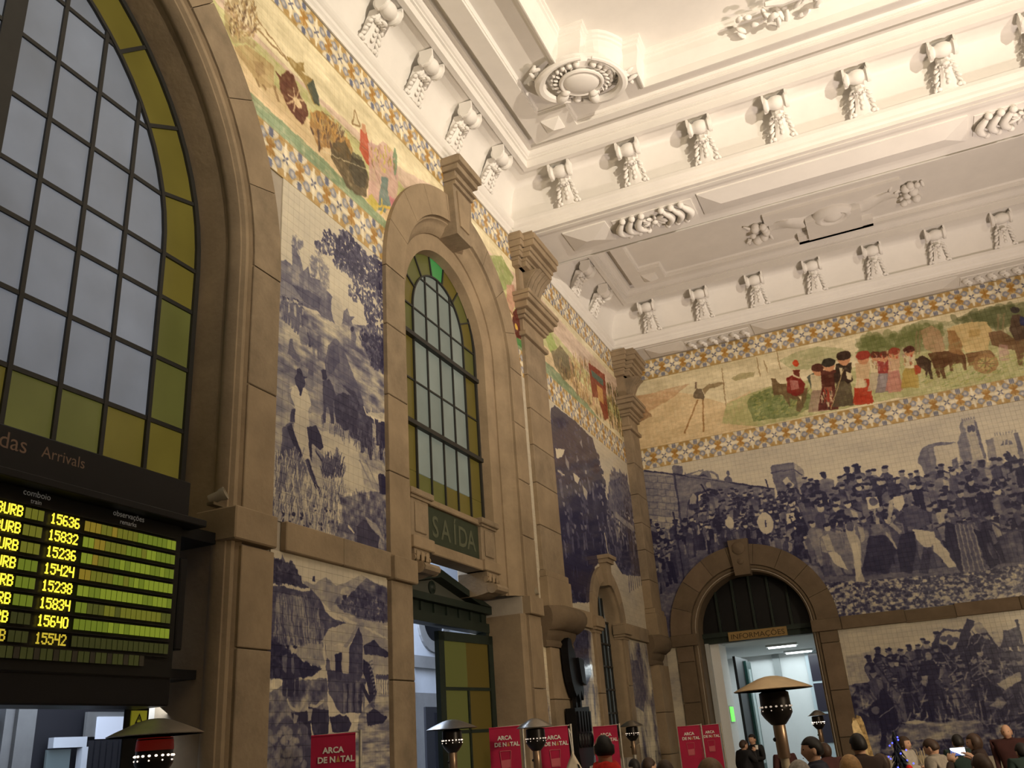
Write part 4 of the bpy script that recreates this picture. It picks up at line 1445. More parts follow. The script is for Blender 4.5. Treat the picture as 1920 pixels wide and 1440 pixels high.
cv.poly([(430, 720), (448, 725), (456, 800), (425, 800)], .55)
for x, y in ((165, 880), (215, 885)):
    u, v = cv.pts([(x, y + 90)])[0]
    cv.person(u, v, .36, .82, .25)
for q in ([(200, 1080), (300, 1060), (330, 1100), (325, 1280), (285, 1280), (270, 1180), (215, 1170)], [(310, 1040), (440, 1060), (450, 1110), (440, 1240), (400, 1230), (380, 1240), (345, 1240), (330, 1150)], [(450, 1100), (560, 1090), (590, 1150), (560, 1230), (470, 1200)]):
    cv.poly(q, .88, 1, .15)
cv.poly([(305, 1050), (335, 1050), (330, 1130), (312, 1135)], .25, .9, .2)
cv.poly([(215, 1080), (240, 1090), (220, 1170), (200, 1165)], .3, .9, .2)
for P in ([(170, 985), (190, 1030), (215, 1060), (255, 1055), (285, 1015)], [(320, 1030), (370, 1030), (410, 990)]):
    cv.line(P, .022, .2)
cv.leaves([(15, 1190), (250, 1170), (330, 1300), (330, 1480), (0, 1480)], 240, .03, .08, .68, .75)
cv.leaves([(15, 1190), (250, 1170), (300, 1480), (0, 1480)], 90, .02, .05, .35, .6)
im = cv.image('painting_mill', BLUE)
tile_panel('tile_mural', 'dark blue tile mural of water mill and gorge behind the nearest red banner', cv, tile_mat('tile_mill', cv, im, 'Y'), 'L', PA[0], PA[1], ZF, 3.23, single=264)

# ------------------------------------------------------------------ corner bay: trees with pennants, crowd
random.seed(33)
cv = Canvas(-5.92, -0.05, 0.0, 6.57, 130, .14, .012, 7)
cv.use(1010, 590, 2.667, 'L')
cv.poly([(350, 850), (370, 780), (400, 790), (440, 810), (480, 1000), (500, 1300), (340, 1200)], .56, 1, .3)
cv.leaves([(350, 850), (370, 770), (440, 800), (480, 1000), (340, 1000)], 260, .03, .07, .62, .7)
cv.poly([(60, 470), (80, 455), (180, 530), (270, 620), (290, 700), (310, 780), (335, 860), (300, 900), (330, 1000), (345, 1100), (345, 1210), (280, 1260), (270, 1440), (60, 1440), (60, 800)], .86, 1, .12)
cv.leaves([(240, 600), (300, 700), (340, 870), (290, 920), (270, 800)], 160, .03, .06, .86, .8)
cv.mottle([(60, 460), (270, 620), (340, 900), (340, 1200), (270, 1440), (60, 1440)], .12, .12)
cv.poly([(340, 1060), (500, 1100), (520, 1310), (420, 1300), (360, 1200)], .74, .95, .35)
cv.crowd([(120, 1000), (330, 950), (345, 1200), (280, 1240), (150, 1400)], 46, .55, .9, (.7, .98), (.45, .65))
cv.crowd([(350, 1080), (500, 1120), (510, 1290), (380, 1230)], 60, .5, .75, (.6, .95), (.15, .4))
cv.poly([(385, 985), (475, 1060), (470, 1085), (380, 1010)], .35, .9, .2)
for q, k in (([(82, 668), (133, 676), (118, 712), (90, 718)], .06), ([(170, 788), (207, 818), (196, 846), (180, 830)], .10), ([(132, 700), (152, 740), (152, 780), (136, 750)], .42), ([(218, 848), (246, 888), (240, 928), (228, 905)], .25), ([(92, 775), (130, 800), (128, 806), (95, 788)], .2), ([(205, 640), (215, 625), (220, 670)], .45), ([(190, 700), (200, 725), (190, 740)], .4)):
    cv.poly(q, k)
cv.line([(330, 1090), (345, 1180), (360, 1250)], .05, .15)
cv.poly([(365, 1235), (420, 1310), (470, 1340), (525, 1390), (530, 1460), (430, 1460), (400, 1330)], .16, .9, .2)
for k in range(7):
    cv.line([(450 + 10 * k, 1300), (455 + 10 * k, 1390 - 6 * k)], .05, .6, .7)
# below the string course: waterfall-like slopes
lo = [(-5.92, 0), (-0.05, 0), (-0.05, 3.2), (-5.92, 3.2)]
cv.poly(lo, .30, 1, .3, raw=True)
cv.mottle(lo, .45, .5, .5, raw=True)
for u, v in cv.inside(lo, 330):
    l_ = random.uniform(.2, .5)
    cv.line([(u, v), (u + random.uniform(-.05, .05), v - l_)], .035, random.choice([.1, .2, .6, .8]), .45, raw=True)
cv.poly([(-4.75, 3.2), (-3.9, 3.2), (-4.0, 2.9), (-3.95, 2.6), (-4.2, 2.45), (-4.75, 2.5)], .78, .9, .2, raw=True)
cv.poly([(-2.0, 2.9), (-1.5, 2.9), (-1.2, 2.4), (-1.5, 2.1), (-2.0, 2.2)], .66, .8, .3, raw=True)
im = cv.image('painting_fair', BLUE)
mt = tile_mat('tile_fair', cv, im, 'Y', .10)
tile_panel('tile_mural', 'deep blue tile mural of trees and white pennants in the corner bay', cv, mt, 'L', -4.86, -0.62, 3.46, 6.56, holes=((W3, .80),), single=120)
tile_panel('tile_mural', 'glossy tile panel under the string course beside the iron sculpture', cv, mt, 'L', -4.84, -3.74, ZF, 3.20, single=60)
tile_panel('tile_mural', 'pale blue tile strip between small grilled window and the room corner', cv, mt, 'L', -2.10, -0.75, ZF, 3.22, single=60)
tile_panel('tile_strip', 'narrow upright tile strip between exit window surround and upper pilaster', cv, mt, 'L', -5.90, -5.62, 3.40, 6.56, single=40)
tile_panel('tile_strip', 'narrow upright tile strip beside exit door jamb, below the rounded corbel', cv, mt, 'L', -5.90, -5.64, ZF, 3.12, single=40)

# ------------------------------------------------------------------ left frieze: ox carts, coach, wedding party in colour
random.seed(34)
cv = Canvas(-16.6, -0.05, 6.55, 8.84, 120, (.90, .85, .70), .012, 9)
fr = [(-16.6, 6.98), (-0.05, 6.98), (-0.05, 8.42), (-16.6, 8.42)]
SKY, SAND, GRN, DGR, BRN, DBR, RED, PNK, TEA = (.92, .87, .73), (.89, .79, .62), (.76, .76, .52), (.47, .57, .43), (.60, .49, .33), (.36, .27, .20), (.73, .33, .22), (.80, .65, .61), (.42, .51, .48)
cv.poly([(-16.6, 7.75), (-13, 7.9), (-11, 7.8), (-9, 8.0), (-8.2, 8.25), (-7, 8.1), (-5, 8.3), (-3, 8.25), (0, 8.3), (0, 7.6), (-16.6, 7.4)], (.84, .74, .66), .9, .2, raw=True)
cv.poly([(-16.6, 7.62), (-12, 7.74), (-9.5, 7.8), (-7, 7.7), (-5.4, 7.95), (-4.4, 7.9), (0, 7.6), (0, 7.3), (-16.6, 7.3)], GRN, .9, .35, raw=True)
cv.poly([(-16.6, 7.42), (-12, 7.48), (-8, 7.40), (-5.6, 7.5), (-4.3, 7.45), (-2, 7.4), (0, 7.4), (0, 7.1), (-16.6, 7.1)], SAND, .95, .2, raw=True)
cv.poly([(-16.6, 7.14), (-10.5, 7.15), (-9, 7.08), (-5.6, 7.14), (-4.4, 7.2), (-2.8, 7.1), (-2, 6.98), (-16.6, 6.98)], DGR, .85, .4, raw=True)
cv.mottle(fr, .09, .15, 4, raw=True)
cv.use(420, 0, 6.0, 'L')
cv.poly([(0, 20), (100, 0), (300, 0), (370, 120), (360, 330), (300, 430), (380, 500), (330, 560), (250, 480), (100, 480), (0, 300)], BRN, .55, .6)
cv.strokes([(0, 40), (350, 60), (360, 420), (100, 480)], 160, .09, .014, [BRN, DBR, SKY, (.75, .64, .44)], PI / 2, .8, .8)
cv.line([(360, 200), (700, 660)], .018, BRN)
cv.line([(370, 330), (720, 690)], .022, BRN)
cv.poly([(100, 520), (250, 500), (430, 640), (560, 760), (560, 980), (440, 1000), (330, 860), (170, 640)], (.72, .62, .43), .9, .35)
cv.poly([(330, 690), (440, 700), (460, 830), (380, 860)], BRN, .7, .4)
for P in ([(430, 940), (470, 1010)], [(560, 960), (620, 1150)], [(360, 880), (400, 980)]):
    cv.line(P, .035, BRN)
cv.poly([(700, 640), (760, 650), (820, 720), (900, 700), (905, 800), (860, 800), (1000, 900), (1060, 1100), (1070, 1200), (1010, 1180), (930, 1000), (880, 900), (800, 800), (740, 720)], (.60, .50, .28), .95, .4)
cv.poly([(930, 960), (1000, 900), (1070, 1080), (1075, 1200), (1020, 1170)], (.27, .30, .25), .95, .3)
cv.poly([(570, 800), (640, 860), (700, 790), (790, 860), (860, 1080), (930, 1180), (950, 1290), (880, 1400), (800, 1330), (700, 1170), (630, 1000), (620, 880)], (.36, .18, .11), .95, .3)
for k in range(7):
    a = 2 * PI * k / 7
    cv.line([(800, 1120), (800 + 95 * math.cos(a), 1120 + 135 * math.sin(a))], .018, SAND, .8)
cv.ell((830, 1160), .06, .05, SAND)
cv.use(480, 160, 5.143, 'L')
cv.poly([(520, 260), (640, 250), (700, 320), (770, 380), (800, 470), (900, 520), (930, 640), (900, 720), (760, 610), (640, 600), (610, 640), (520, 400)], (.62, .46, .24), .95, .45)
cv.strokes([(520, 260), (760, 380), (900, 600), (640, 600)], 90, .1, .016, [BRN, DBR, (.8, .62, .34)], PI / 2, .5, .8)
for P in ([(530, 400), (555, 480)], [(600, 420), (610, 640)], [(720, 560), (740, 660)]):
    cv.line(P, .03, DBR)
cv.poly([(740, 560), (860, 540), (940, 700), (1040, 730), (1090, 900), (1060, 1080), (960, 1050), (860, 960), (820, 860), (720, 700)], (.37, .32, .22), .95, .35)
cv.poly([(930, 640), (1020, 700), (1070, 860), (1050, 1000), (950, 960), (900, 800)], (.26, .24, .18), .8, .4)
cv.line([(950, 240), (930, 380), (1000, 400), (955, 240)], .02, BRN)
cv.poly([(1010, 430), (1060, 420), (1080, 520), (1130, 680), (1110, 800), (1060, 740), (1000, 620)], RED, .95, .25)
cv.ell((1040, 420), .05, .06, (.80, .60, .45))
cv.poly([(1080, 560), (1180, 580), (1230, 540), (1320, 640), (1360, 700), (1370, 1000), (1360, 1200), (1180, 1210), (1080, 1100), (1090, 820)], PNK, .85, .4)
cv.poly([(1210, 880), (1270, 900), (1270, 1060), (1320, 1120), (1240, 1220), (1170, 1200), (1200, 1000)], TEA, .95, .25)
cv.poly([(1280, 1060), (1360, 1120), (1360, 1210), (1310, 1200)], (.80, .52, .55), .95, .2)
cv.poly([(1340, 600), (1365, 700), (1350, 920), (1325, 800), (1320, 680)], DGR, .9)
cv.strokes([(1080, 560), (1330, 650), (1360, 900), (1100, 800)], 70, .08, .02, [(.84, .68, .55), BRN, (.80, .74, .38), PNK], PI / 2, .5, .85)
cv.poly([(1060, 1100), (1120, 1050), (1200, 1180), (1150, 1210)], (.78, .72, .30), .9, .3)
cv.line([(1160, 1170), (1210, 1160), (1215, 1090)], .022, (.86, .74, .34))
cv.line([(1200, 1240), (1230, 1170), (1290, 1180), (1340, 1230)], .03, (.86, .74, .34))
cv.line([(650, 640), (1100, 830)], .008, (.9, .85, .7))
cv.line([(640, 260), (760, 330), (1080, 640), (1220, 1020)], .008, DBR, .6)
cv.use(640, 480, 3.0, 'L')
cv.poly([(830, 0), (900, 0), (970, 120), (950, 180), (900, 200)], (.55, .62, .36), .8, .4)
cv.poly([(930, 165), (970, 160), (985, 260), (960, 330), (930, 280)], (.78, .60, .52), .9, .3)
cv.poly([(965, 320), (985, 290), (1010, 380), (1015, 470), (985, 460), (960, 390)], (.34, .14, .12), .95)
cv.ell((985, 400), .05, .05, (.85, .7, .3))
cv.poly([(955, 440), (1025, 480), (1025, 525), (960, 475)], (.30, .52, .28), .95)
cv.line([(920, 270), (970, 340)], .03, BRN)
cv.poly([(1190, 560), (1230, 500), (1300, 590), (1320, 680), (1250, 700), (1200, 620)], (.42, .36, .22), .8, .55)
cv.use(1010, 590, 2.667, 'L')
cv.poly([(20, 90), (60, 90), (95, 170), (60, 190)], (.60, .68, .34), .9, .3)
cv.poly([(60, 180), (120, 180), (190, 250), (150, 330), (80, 250)], (.40, .36, .22), .75, .55)
cv.strokes([(150, 220), (260, 260), (360, 520), (180, 400)], 260, .16, .03, [BRN, (.75, .60, .36), (.45, .36, .22), (.80, .62, .50), (.86, .78, .55)], PI / 2, .4, .8)
cv.poly([(248, 240), (330, 300), (350, 520), (330, 530), (300, 420), (270, 410)], (.50, .17, .10), .92, .25)
cv.poly([(262, 275), (322, 325), (325, 360), (268, 308)], (.30, .42, .38), .95)
cv.poly([(290, 350), (320, 375), (325, 450), (300, 430)], (.85, .68, .38), .8, .3)
cv.strokes([(345, 360), (430, 430), (425, 640), (350, 560)], 160, .18, .035, [(.30, .32, .18), (.45, .40, .20), DBR, (.62, .52, .30)], PI / 2, .3, .85)
cv.strokes([(60, 190), (170, 330), (330, 540), (200, 420)], 120, .14, .02, [BRN, DBR, (.80, .66, .42)], PI / 2, .4, .8)
border(cv, 6.555, 6.985, -10.25)
border(cv, 8.405, 8.83, -10.25)
im = cv.image('painting_left_frieze')
mt = tile_mat('tile_left_frieze', cv, im, 'Y', .25)
tile_panel('tile_frieze', 'coloured tile frieze of ox carts and costumed people above the exit window', cv, mt, 'L', -14.0, -5.60, 6.56, 8.83, holes=((W1, 2.80), (dict(c=W2['c'], zs=6.5), 1.75)), single=290, group=None)
tile_panel('tile_frieze', 'coloured tile frieze with red coach in the corner bay left of end wall', cv, mt, 'L', -4.88, -0.60, 6.56, 8.83, single=120)
tile_panel('tile_frieze', 'coloured tile frieze at far upper left beyond the big arch', cv, mt, 'L', -16.6, -14.0, 6.56, 8.83, holes=((W1, 2.80),))

# ------------------------------------------------------------------ end wall, main panel: royal entry, gate, castle
random.seed(35)
XE1 = (0.13, 9.1)
cv = Canvas(0.1, 9.1, 3.36, 6.58, 120, .10, .010, 11)
sky = [(0.1, 4.6), (9.1, 4.6), (9.1, 6.58), (0.1, 6.58)]
cv.mottle(sky, .06, .4, 4, raw=True)
cv.poly([(0.1, 3.3), (9.1, 3.3), (9.1, 4.9), (6.5, 4.9), (4.3, 4.85), (3.0, 4.9), (1.6, 4.9), (0.1, 4.9)], .62, 1, .3, raw=True)
cv.use(1180, 760, 5.333, 'E')
cv.poly([(60, 680), (150, 650), (450, 690), (980, 775), (1450, 840), (1500, 1250), (700, 1250), (690, 1440), (60, 1440)], .52, 1, .2)
cv.poly([(60, 660), (430, 690), (470, 900), (520, 1240), (540, 1440), (60, 1440)], .38, 1, .15)
cv.poly([(80, 1100), (480, 1120), (520, 1240), (690, 1200), (720, 1440), (80, 1440)], .24, .8, .2)
for j in range(11):
    y = 690 + j * 66
    cv.line([(70, y), (470 + j * 5, y + 34)], .014, .62, .75)
    for i in range(6):
        x = 110 + i * 85 + (42 if j % 2 else 0)
        if x < 470:
            cv.line([(x, y + 4 + (x - 70) * .08), (x + 4, y + 66 + (x - 70) * .08)], .012, .62, .7)
    cv.poly([(110 + 85 * (j % 5), y + 8), (190 + 85 * (j % 5), y + 14), (192 + 85 * (j % 5), y + 66), (112 + 85 * (j % 5), y + 60)], .5, .4)
cv.poly([(425, 620), (450, 598), (530, 610), (535, 700), (440, 690)], .52, 1, .2)
cv.line([(150, 655), (450, 690), (980, 770), (1450, 838)], .03, .82)
cv.line([(450, 690), (480, 900), (520, 1200), (530, 1240)], .035, .74)
cv.poly([(550, 660), (570, 690), (640, 665), (740, 640), (750, 660), (820, 650), (880, 690), (900, 740), (960, 755), (985, 770), (560, 710)], .50, 1, .2)
cv.poly([(620, 690), (690, 660), (735, 660), (700, 700)], .14)
cv.poly([(800, 670), (860, 700), (880, 735), (830, 735)], .14)
cv.poly([(680, 715), (735, 690), (800, 720)], .72)
cv.poly([(950, 740), (985, 700), (1025, 740), (1035, 775), (960, 775)], .62)
cv.ell((988, 680), .035, .05, .6)
cv.poly([(590, 960), (620, 900), (670, 870), (760, 850), (850, 890), (900, 960), (920, 1080), (960, 1200), (700, 1200), (690, 1060), (600, 1040)], .78, 1, .2)
cv.poly([(605, 930), (640, 880), (672, 910), (670, 985), (605, 990)], .30)
cv.poly([(690, 900), (780, 865), (860, 920), (905, 1000), (900, 1060), (850, 1000), (790, 1050), (740, 1000), (700, 1080)], .10)
cv.poly([(850, 900), (900, 960), (910, 1060), (860, 1060), (790, 1080), (830, 940)], .5, .8, .4)
cv.line([(770, 850), (880, 880), (945, 960), (965, 1100)], .10, .85)
cv.poly([(735, 760), (780, 750), (820, 790), (800, 830), (760, 840)], .58, 1, .2)
cv.ell((790, 795), .05, .06, .3)
cv.poly([(1408, 625), (1430, 600), (1640, 570), (1660, 640), (1760, 890), (1480, 890)], .54, 1, .15)
cv.poly([(1640, 570), (1740, 640), (1780, 900), (1700, 900)], .34, 1, .15)
cv.line([(1415, 680), (1640, 640), (1730, 700)], .02, .7)
cv.poly([(1735, 780), (1920, 745), (2000, 780), (2020, 980), (1760, 980)], .50, 1, .2)
for x, y in ((1805, 810), (1880, 795)):
    cv.ell((x, y), .06, .06, .78)
cv.poly([(1310, 840), (1355, 835), (1350, 930), (1315, 935)], .26)
cv.poly([(1530, 760), (1580, 715), (1655, 800), (1605, 855)], .14)
cv.ell((1600, 795), .05, .05, .55)
cv.line([(710, 785), (830, 960), (1010, 1290)], .03, .88)
cv.line([(1360, 740), (1400, 840)], .022, .82)
for k in range(26):
    x = random.uniform(560, 1800)
    y = random.uniform(860, 1000)
    cv.line([(x, y), (x + random.uniform(-20, 40), y + random.uniform(150, 300))], .014, .78, .85)
cv.line([(1660, 820), (1790, 1030)], .04, .8)
cv.poly([(700, 1180), (980, 1060), (1000, 1020), (1300, 1020), (1500, 960), (1920, 960), (1920, 1440), (700, 1440)], .74, .9, .35)
cv.crowd([(690, 1130), (960, 1030), (1280, 1040), (1500, 980), (1900, 1000), (1920, 1440), (1600, 1560), (1250, 1440), (700, 1440)], 230, .34, .62, (.55, .98), (.1, .4))
cv.crowd([(160, 1440), (420, 1390), (700, 1400), (560, 1600), (330, 1900), (220, 1900)], 60, .45, .75, (.6, .95), (.2, .45))
cv.poly([(205, 1700), (225, 1700), (300, 1900), (285, 1900)], .15, .8)
cv.line([(440, 1060), (500, 1440), (560, 1820)], .03, .82)
cv.poly([(1570, 1090), (1640, 1075), (1670, 1140), (1580, 1195)], .10)
cv.line([(1605, 1100), (1625, 1170)], .025, .8)
cv.line([(1590, 1125), (1640, 1115)], .025, .8)
cv.ell((1362, 1180), .14, .20, .10)
cv.line([(1362, 1150), (1365, 1220)], .025, .75)
cv.ell((1005, 1175), .08, .11, .12)
# dark horse of the procession
horse = [(1650, 1290), (1690, 1180), (1760, 1090), (1860, 1060), (1960, 1090), (2060, 1180), (2150, 1260), (2200, 1500), (2120, 1620), (2060, 1500), (1980, 1640), (1900, 1640), (1850, 1480), (1760, 1500), (1700, 1600), (1640, 1480)]
cv.poly(horse, .84, 1, .25)
cv.mottle(horse, .22, .05)
cv.use(1520, 740, 4.8, 'E')
cv.poly([(100, 780), (330, 940), (330, 1000), (60, 1010), (0, 960), (0, 780)], .56, .95, .25)
cv.poly([(110, 880), (180, 890), (185, 960), (130, 975)], .12)
cv.poly([(180, 880), (250, 830), (300, 880), (290, 930), (200, 935)], .48, .9, .3)
cv.poly([(0, 770), (95, 770), (165, 830), (0, 840)], .46, .9, .2)
# castle on its hill
cv.poly([(960, 610), (975, 560), (1000, 490), (1060, 450), (1180, 425), (1310, 430), (1320, 590), (1210, 690), (1030, 730), (1000, 640)], .52, 1, .2)
cv.poly([(1110, 470), (1310, 435), (1330, 600), (1270, 640), (1240, 700), (1140, 690)], .13, 1, .1)
cv.poly([(1060, 480), (1110, 470), (1140, 690), (1090, 690)], .40, 1, .1)
cv.poly([(1270, 590), (1320, 560), (1350, 740), (1290, 760)], .56, 1, .2)
cv.poly([(1320, 440), (1330, 380), (1350, 350), (1345, 260), (1365, 230), (1470, 215), (1490, 250), (1530, 380), (1580, 570), (1600, 640), (1400, 660), (1350, 600)], .26, 1, .12)
cv.poly([(1345, 260), (1365, 235), (1400, 340), (1460, 590), (1390, 640), (1350, 560), (1325, 430), (1350, 350)], .48, 1, .15)
cv.poly([(1470, 220), (1492, 250), (1580, 570), (1560, 580), (1500, 370)], .60, .9, .2)
for k in range(6):
    cv.poly([(1358 + 21 * k, 240 - 4 * k), (1368 + 21 * k, 238 - 4 * k), (1366 + 21 * k, 215 - 4 * k), (1356 + 21 * k, 217 - 4 * k)], .40)
for x, y in ((1428, 310), (1462, 302)):
    cv.ell((x, y), .035, .06, .66)
cv.poly([(1580, 410), (1640, 385), (1680, 560), (1700, 620), (1600, 620)], .42, 1, .2)
cv.poly([(1640, 385), (1840, 345), (1900, 590), (1690, 620)], .20, 1, .1)
cv.poly([(1830, 345), (1870, 340), (1920, 520), (1920, 610), (1890, 610)], .56, 1, .2)
for k in range(8):
    cv.poly([(1650 + 27 * k, 378 - 5 * k), (1663 + 27 * k, 375 - 5 * k), (1660 + 27 * k, 348 - 5 * k), (1647 + 27 * k, 351 - 5 * k)], .34)
cv.poly([(1705, 460), (1730, 420), (1770, 405), (1810, 415), (1825, 445)], .55)
cv.line([(1740, 455), (1745, 412)], .02, .2)
cv.line([(1780, 448), (1778, 406)], .02, .2)
cv.poly([(1330, 620), (1460, 590), (1700, 620), (1900, 600), (2100, 560), (2100, 900), (1300, 900), (1220, 760)], .40, .95, .45)
cv.mottle([(1330, 600), (2100, 560), (2100, 900), (1220, 800)], .30, .07)
cv.poly([(940, 780), (1030, 740), (1070, 760), (1040, 900), (950, 900), (770, 890), (760, 850), (930, 830)], .46, .9, .3)
cv.poly([(1030, 730), (1080, 690), (1170, 690), (1220, 790), (1160, 900), (1040, 890)], .60, .9, .35)
cv.poly([(1790, 590), (1840, 545), (1920, 640), (1890, 690)], .82)
cv.line([(1770, 515), (1810, 570)], .03, .85)
body = [(0, 1000), (330, 960), (470, 900), (640, 860), (780, 880), (960, 920), (1100, 900), (1240, 780), (1500, 800), (1920, 820), (2200, 820), (2200, 1900), (0, 1900)]
cv.poly(body, .72, .8, .45)
cv.crowd([(0, 1040), (330, 1000), (470, 930), (640, 900), (960, 960), (1100, 920), (1300, 860), (1920, 860), (2300, 800), (2300, 1500), (0, 1480)], 330, .42, .85, (.5, .98), (.12, .45))
# king with crown, banner, big standing men
cv.poly([(500, 925), (600, 920), (620, 1020), (520, 1035)], .10)
cv.ell((565, 965), .07, .08, .55)
cv.line([(575, 1030), (600, 1160)], .025, .35)
cv.poly([(700, 800), (760, 790), (780, 840), (740, 900), (700, 880)], .72)
for k in range(5):
    cv.line([(690 + 18 * k, 800), (682 + 22 * k, 758)], .022, .74)
cv.poly([(740, 920), (830, 910), (850, 970), (800, 1050), (750, 1010)], .12)
cv.poly([(705, 960), (745, 930), (740, 1040), (720, 1160), (690, 1170), (700, 1050)], .26, .95, .2)
cv.line([(610, 1110), (600, 1150), (640, 1210), (710, 1280), (770, 1390)], .05, .28)
cv.line([(720, 1160), (810, 1240)], .07, .3)
cv.use(1500, 940, 4.571, 'E')
cv.poly([(0, 540), (170, 560), (200, 640), (500, 640), (1350, 560), (1920, 520), (1920, 900), (280, 980), (200, 720)], .50, .95, .35)
gr = [(200, 700), (500, 680), (1350, 620), (1930, 540), (2300, 500), (2300, 800), (280, 990)]
cv.mottle(gr, .45, .035)
for u, v in cv.inside(cv.pts(gr), 700):
    r_ = random.uniform(.008, .03)
    cv.ell((u, v), r_ * 1.6, r_, random.choice([.12, .2, .75, .85, .8]), .75, raw=True)
cv.crowd([(130, 330), (580, 360), (560, 560), (250, 600)], 26, .6, .95, (.4, .8), (.08, .25))
cv.poly([(240, 440), (300, 430), (350, 470), (410, 590), (300, 540)], .12)
cv.poly([(385, 200), (430, 175), (475, 210), (470, 270), (520, 340), (530, 600), (565, 690), (480, 695), (470, 560), (440, 400), (420, 340), (400, 280)], .20, 1, .2)
cv.ell((430, 215), .07, .09, .6)
cv.poly([(440, 360), (500, 350), (530, 600), (490, 690), (470, 560)], .08, .9, .1)
cv.poly([(590, 300), (740, 290), (830, 420), (760, 620), (560, 600), (540, 560)], .84, .95, .25)
cv.poly([(610, 190), (720, 200), (740, 290), (620, 295)], .5, .9, .3)
cv.poly([(880, 60), (980, 30), (1090, 90), (1120, 200), (1010, 230), (900, 210)], .66, .95, .35)
cv.poly([(960, 240), (1150, 260), (1160, 330), (1120, 400), (1060, 390), (1000, 330)], .14, 1, .1)
cv.poly([(1120, 300), (1170, 310), (1260, 420), (1360, 560), (1280, 570), (1220, 500), (1150, 430)], .14, 1, .15)
cv.poly([(860, 280), (980, 260), (1000, 400), (960, 620), (860, 600), (830, 420)], .86, .95, .25)
cv.poly([(1060, 390), (1130, 440), (1100, 620), (1020, 620)], .80, .9, .3)
cv.poly([(1250, 170), (1330, 200), (1380, 440), (1420, 600), (1390, 620), (1290, 480), (1240, 300)], .84, .95, .2)
cv.poly([(1330, 200), (1480, 160), (1560, 350), (1600, 560), (1540, 610), (1400, 610)], .60, .9, .35)
for k in range(5):
    cv.line([(1330 + 36 * k, 200), (1410 + 44 * k, 600)], .02, .25, .7)
cv.poly([(1490, 240), (1580, 260), (1620, 440), (1690, 540), (1640, 585), (1580, 500)], .96)
cv.poly([(1160, 100), (1240, 90), (1240, 170), (1190, 200)], .22, .9, .2)
cv.line([(1480, 90), (1760, 260), (1930, 245)], .03, .7)
im = cv.image('painting_royal_entry', BLUE)
mt = tile_mat('tile_royal_entry', cv, im, 'X')
tile_panel('tile_mural', 'huge blue tile mural of a crowned procession, gate and castle on end wall', cv, mt, 'E', XE1[0], XR, 3.37, 6.56, holes=((E1, 1.42),), single=290)

# ------------------------------------------------------------------ end wall, lower panel: storming of a town
random.seed(36)
cv = Canvas(0.1, 9.1, 0.0, 3.2, 120, .16, .010, 13)
cv.mottle([(0.1, 1.5), (9.1, 1.5), (9.1, 3.2), (0.1, 3.2)], .08, .3, 4, raw=True)
cv.use(1540, 1120, 5.0526, 'E')
cv.poly([(230, 560), (520, 500), (700, 480), (950, 500), (1000, 900), (700, 980), (270, 900)], .34, .7, .4)
cv.poly([(500, 720), (700, 560), (740, 660), (760, 820), (520, 860)], .36, .8, .3)
mass = [(260, 830), (480, 800), (560, 860), (720, 880), (880, 780), (920, 680), (1000, 640), (1150, 560), (1300, 540), (1350, 460), (1440, 360), (1560, 360), (1700, 520), (1760, 700), (1900, 780), (2300, 700), (2300, 1500), (300, 1500)]
cv.poly(mass, .68, 1, .3)
cv.mottle(mass, .30, .07)
cv.crowd([(560, 880), (900, 720), (1300, 600), (1700, 640), (1900, 800), (2300, 760), (2300, 1150), (600, 1130)], 190, .40, .75, (.6, .98), (.25, .55))
cv.strokes(mass, 260, .22, .02, [.25, .4, .85, .95], 1.0, 1.2, .6)
cv.poly([(1030, 490), (1050, 450), (1090, 360), (1110, 340), (1160, 300), (1300, 310), (1380, 280), (1330, 420), (1290, 540), (1250, 540), (1190, 470), (1100, 450)], .78, 1, .2)
cv.poly([(1110, 440), (1140, 340), (1170, 320), (1320, 330), (1290, 480), (1250, 500), (1190, 450)], .22, 1, .2)
for x, y in ((1215, 378), (1270, 400), (1225, 430), (1160, 390)):
    cv.ell((x, y), .05, .045, .66)
cv.line([(1420, 210), (1370, 340), (1290, 540)], .11, .78)
cv.line([(1560, 330), (1700, 500)], .03, .8)
cv.poly([(1580, 330), (1700, 300), (1740, 420), (1680, 480)], .20, .9, .2)
cv.poly([(1730, 320), (1860, 280), (1880, 460), (1700, 480)], .80, .95, .3)
cv.line([(1850, 210), (1900, 440)], .04, .9)
cv.poly([(1440, 250), (1500, 230), (1580, 330), (1480, 350)], .45, .8, .4)
cv.poly([(950, 520), (985, 490), (1020, 530), (1035, 590), (960, 580)], .80)
cv.ell((1015, 560), .05, .06, .4)
cv.poly([(950, 600), (1040, 600), (1120, 660), (1120, 760), (1080, 800), (1150, 880), (1200, 1050), (1260, 1120), (1190, 1110), (1120, 930), (1060, 830), (1060, 1000), (1020, 1000), (1010, 820), (960, 760), (930, 820), (900, 740), (930, 680)], .86, 1, .15)
cv.poly([(950, 740), (1010, 740), (1000, 850), (960, 830)], .34, .8, .3)
for o_ in (0, 75):
    cv.line([(500 + o_, 610), (720 + o_ * 1.6, 900)], .022, .82)
for k in range(11):
    cv.line([(515 + 21 * k, 632 + 27 * k), (588 + 24 * k, 628 + 26 * k)], .014, .8)
cv.line([(840, 900), (950, 1100)], .02, .7)
cv.poly([(440, 1060), (480, 1010), (540, 970), (560, 880), (610, 870), (640, 930), (680, 1020), (720, 1080), (730, 1180), (700, 1260), (620, 1260), (610, 1440), (570, 1440), (560, 1250), (470, 1160)], .92, 1, .15)
cv.line([(540, 1140), (690, 1040)], .012, .4)
cv.ell((515, 1070), .06, .06, .6)
cv.poly([(360, 1090), (430, 1120), (540, 1180), (560, 1300), (400, 1340)], .80, .9, .25)
cv.poly([(760, 1190), (900, 1160), (1000, 1180), (900, 1210)], .18, .9, .2)
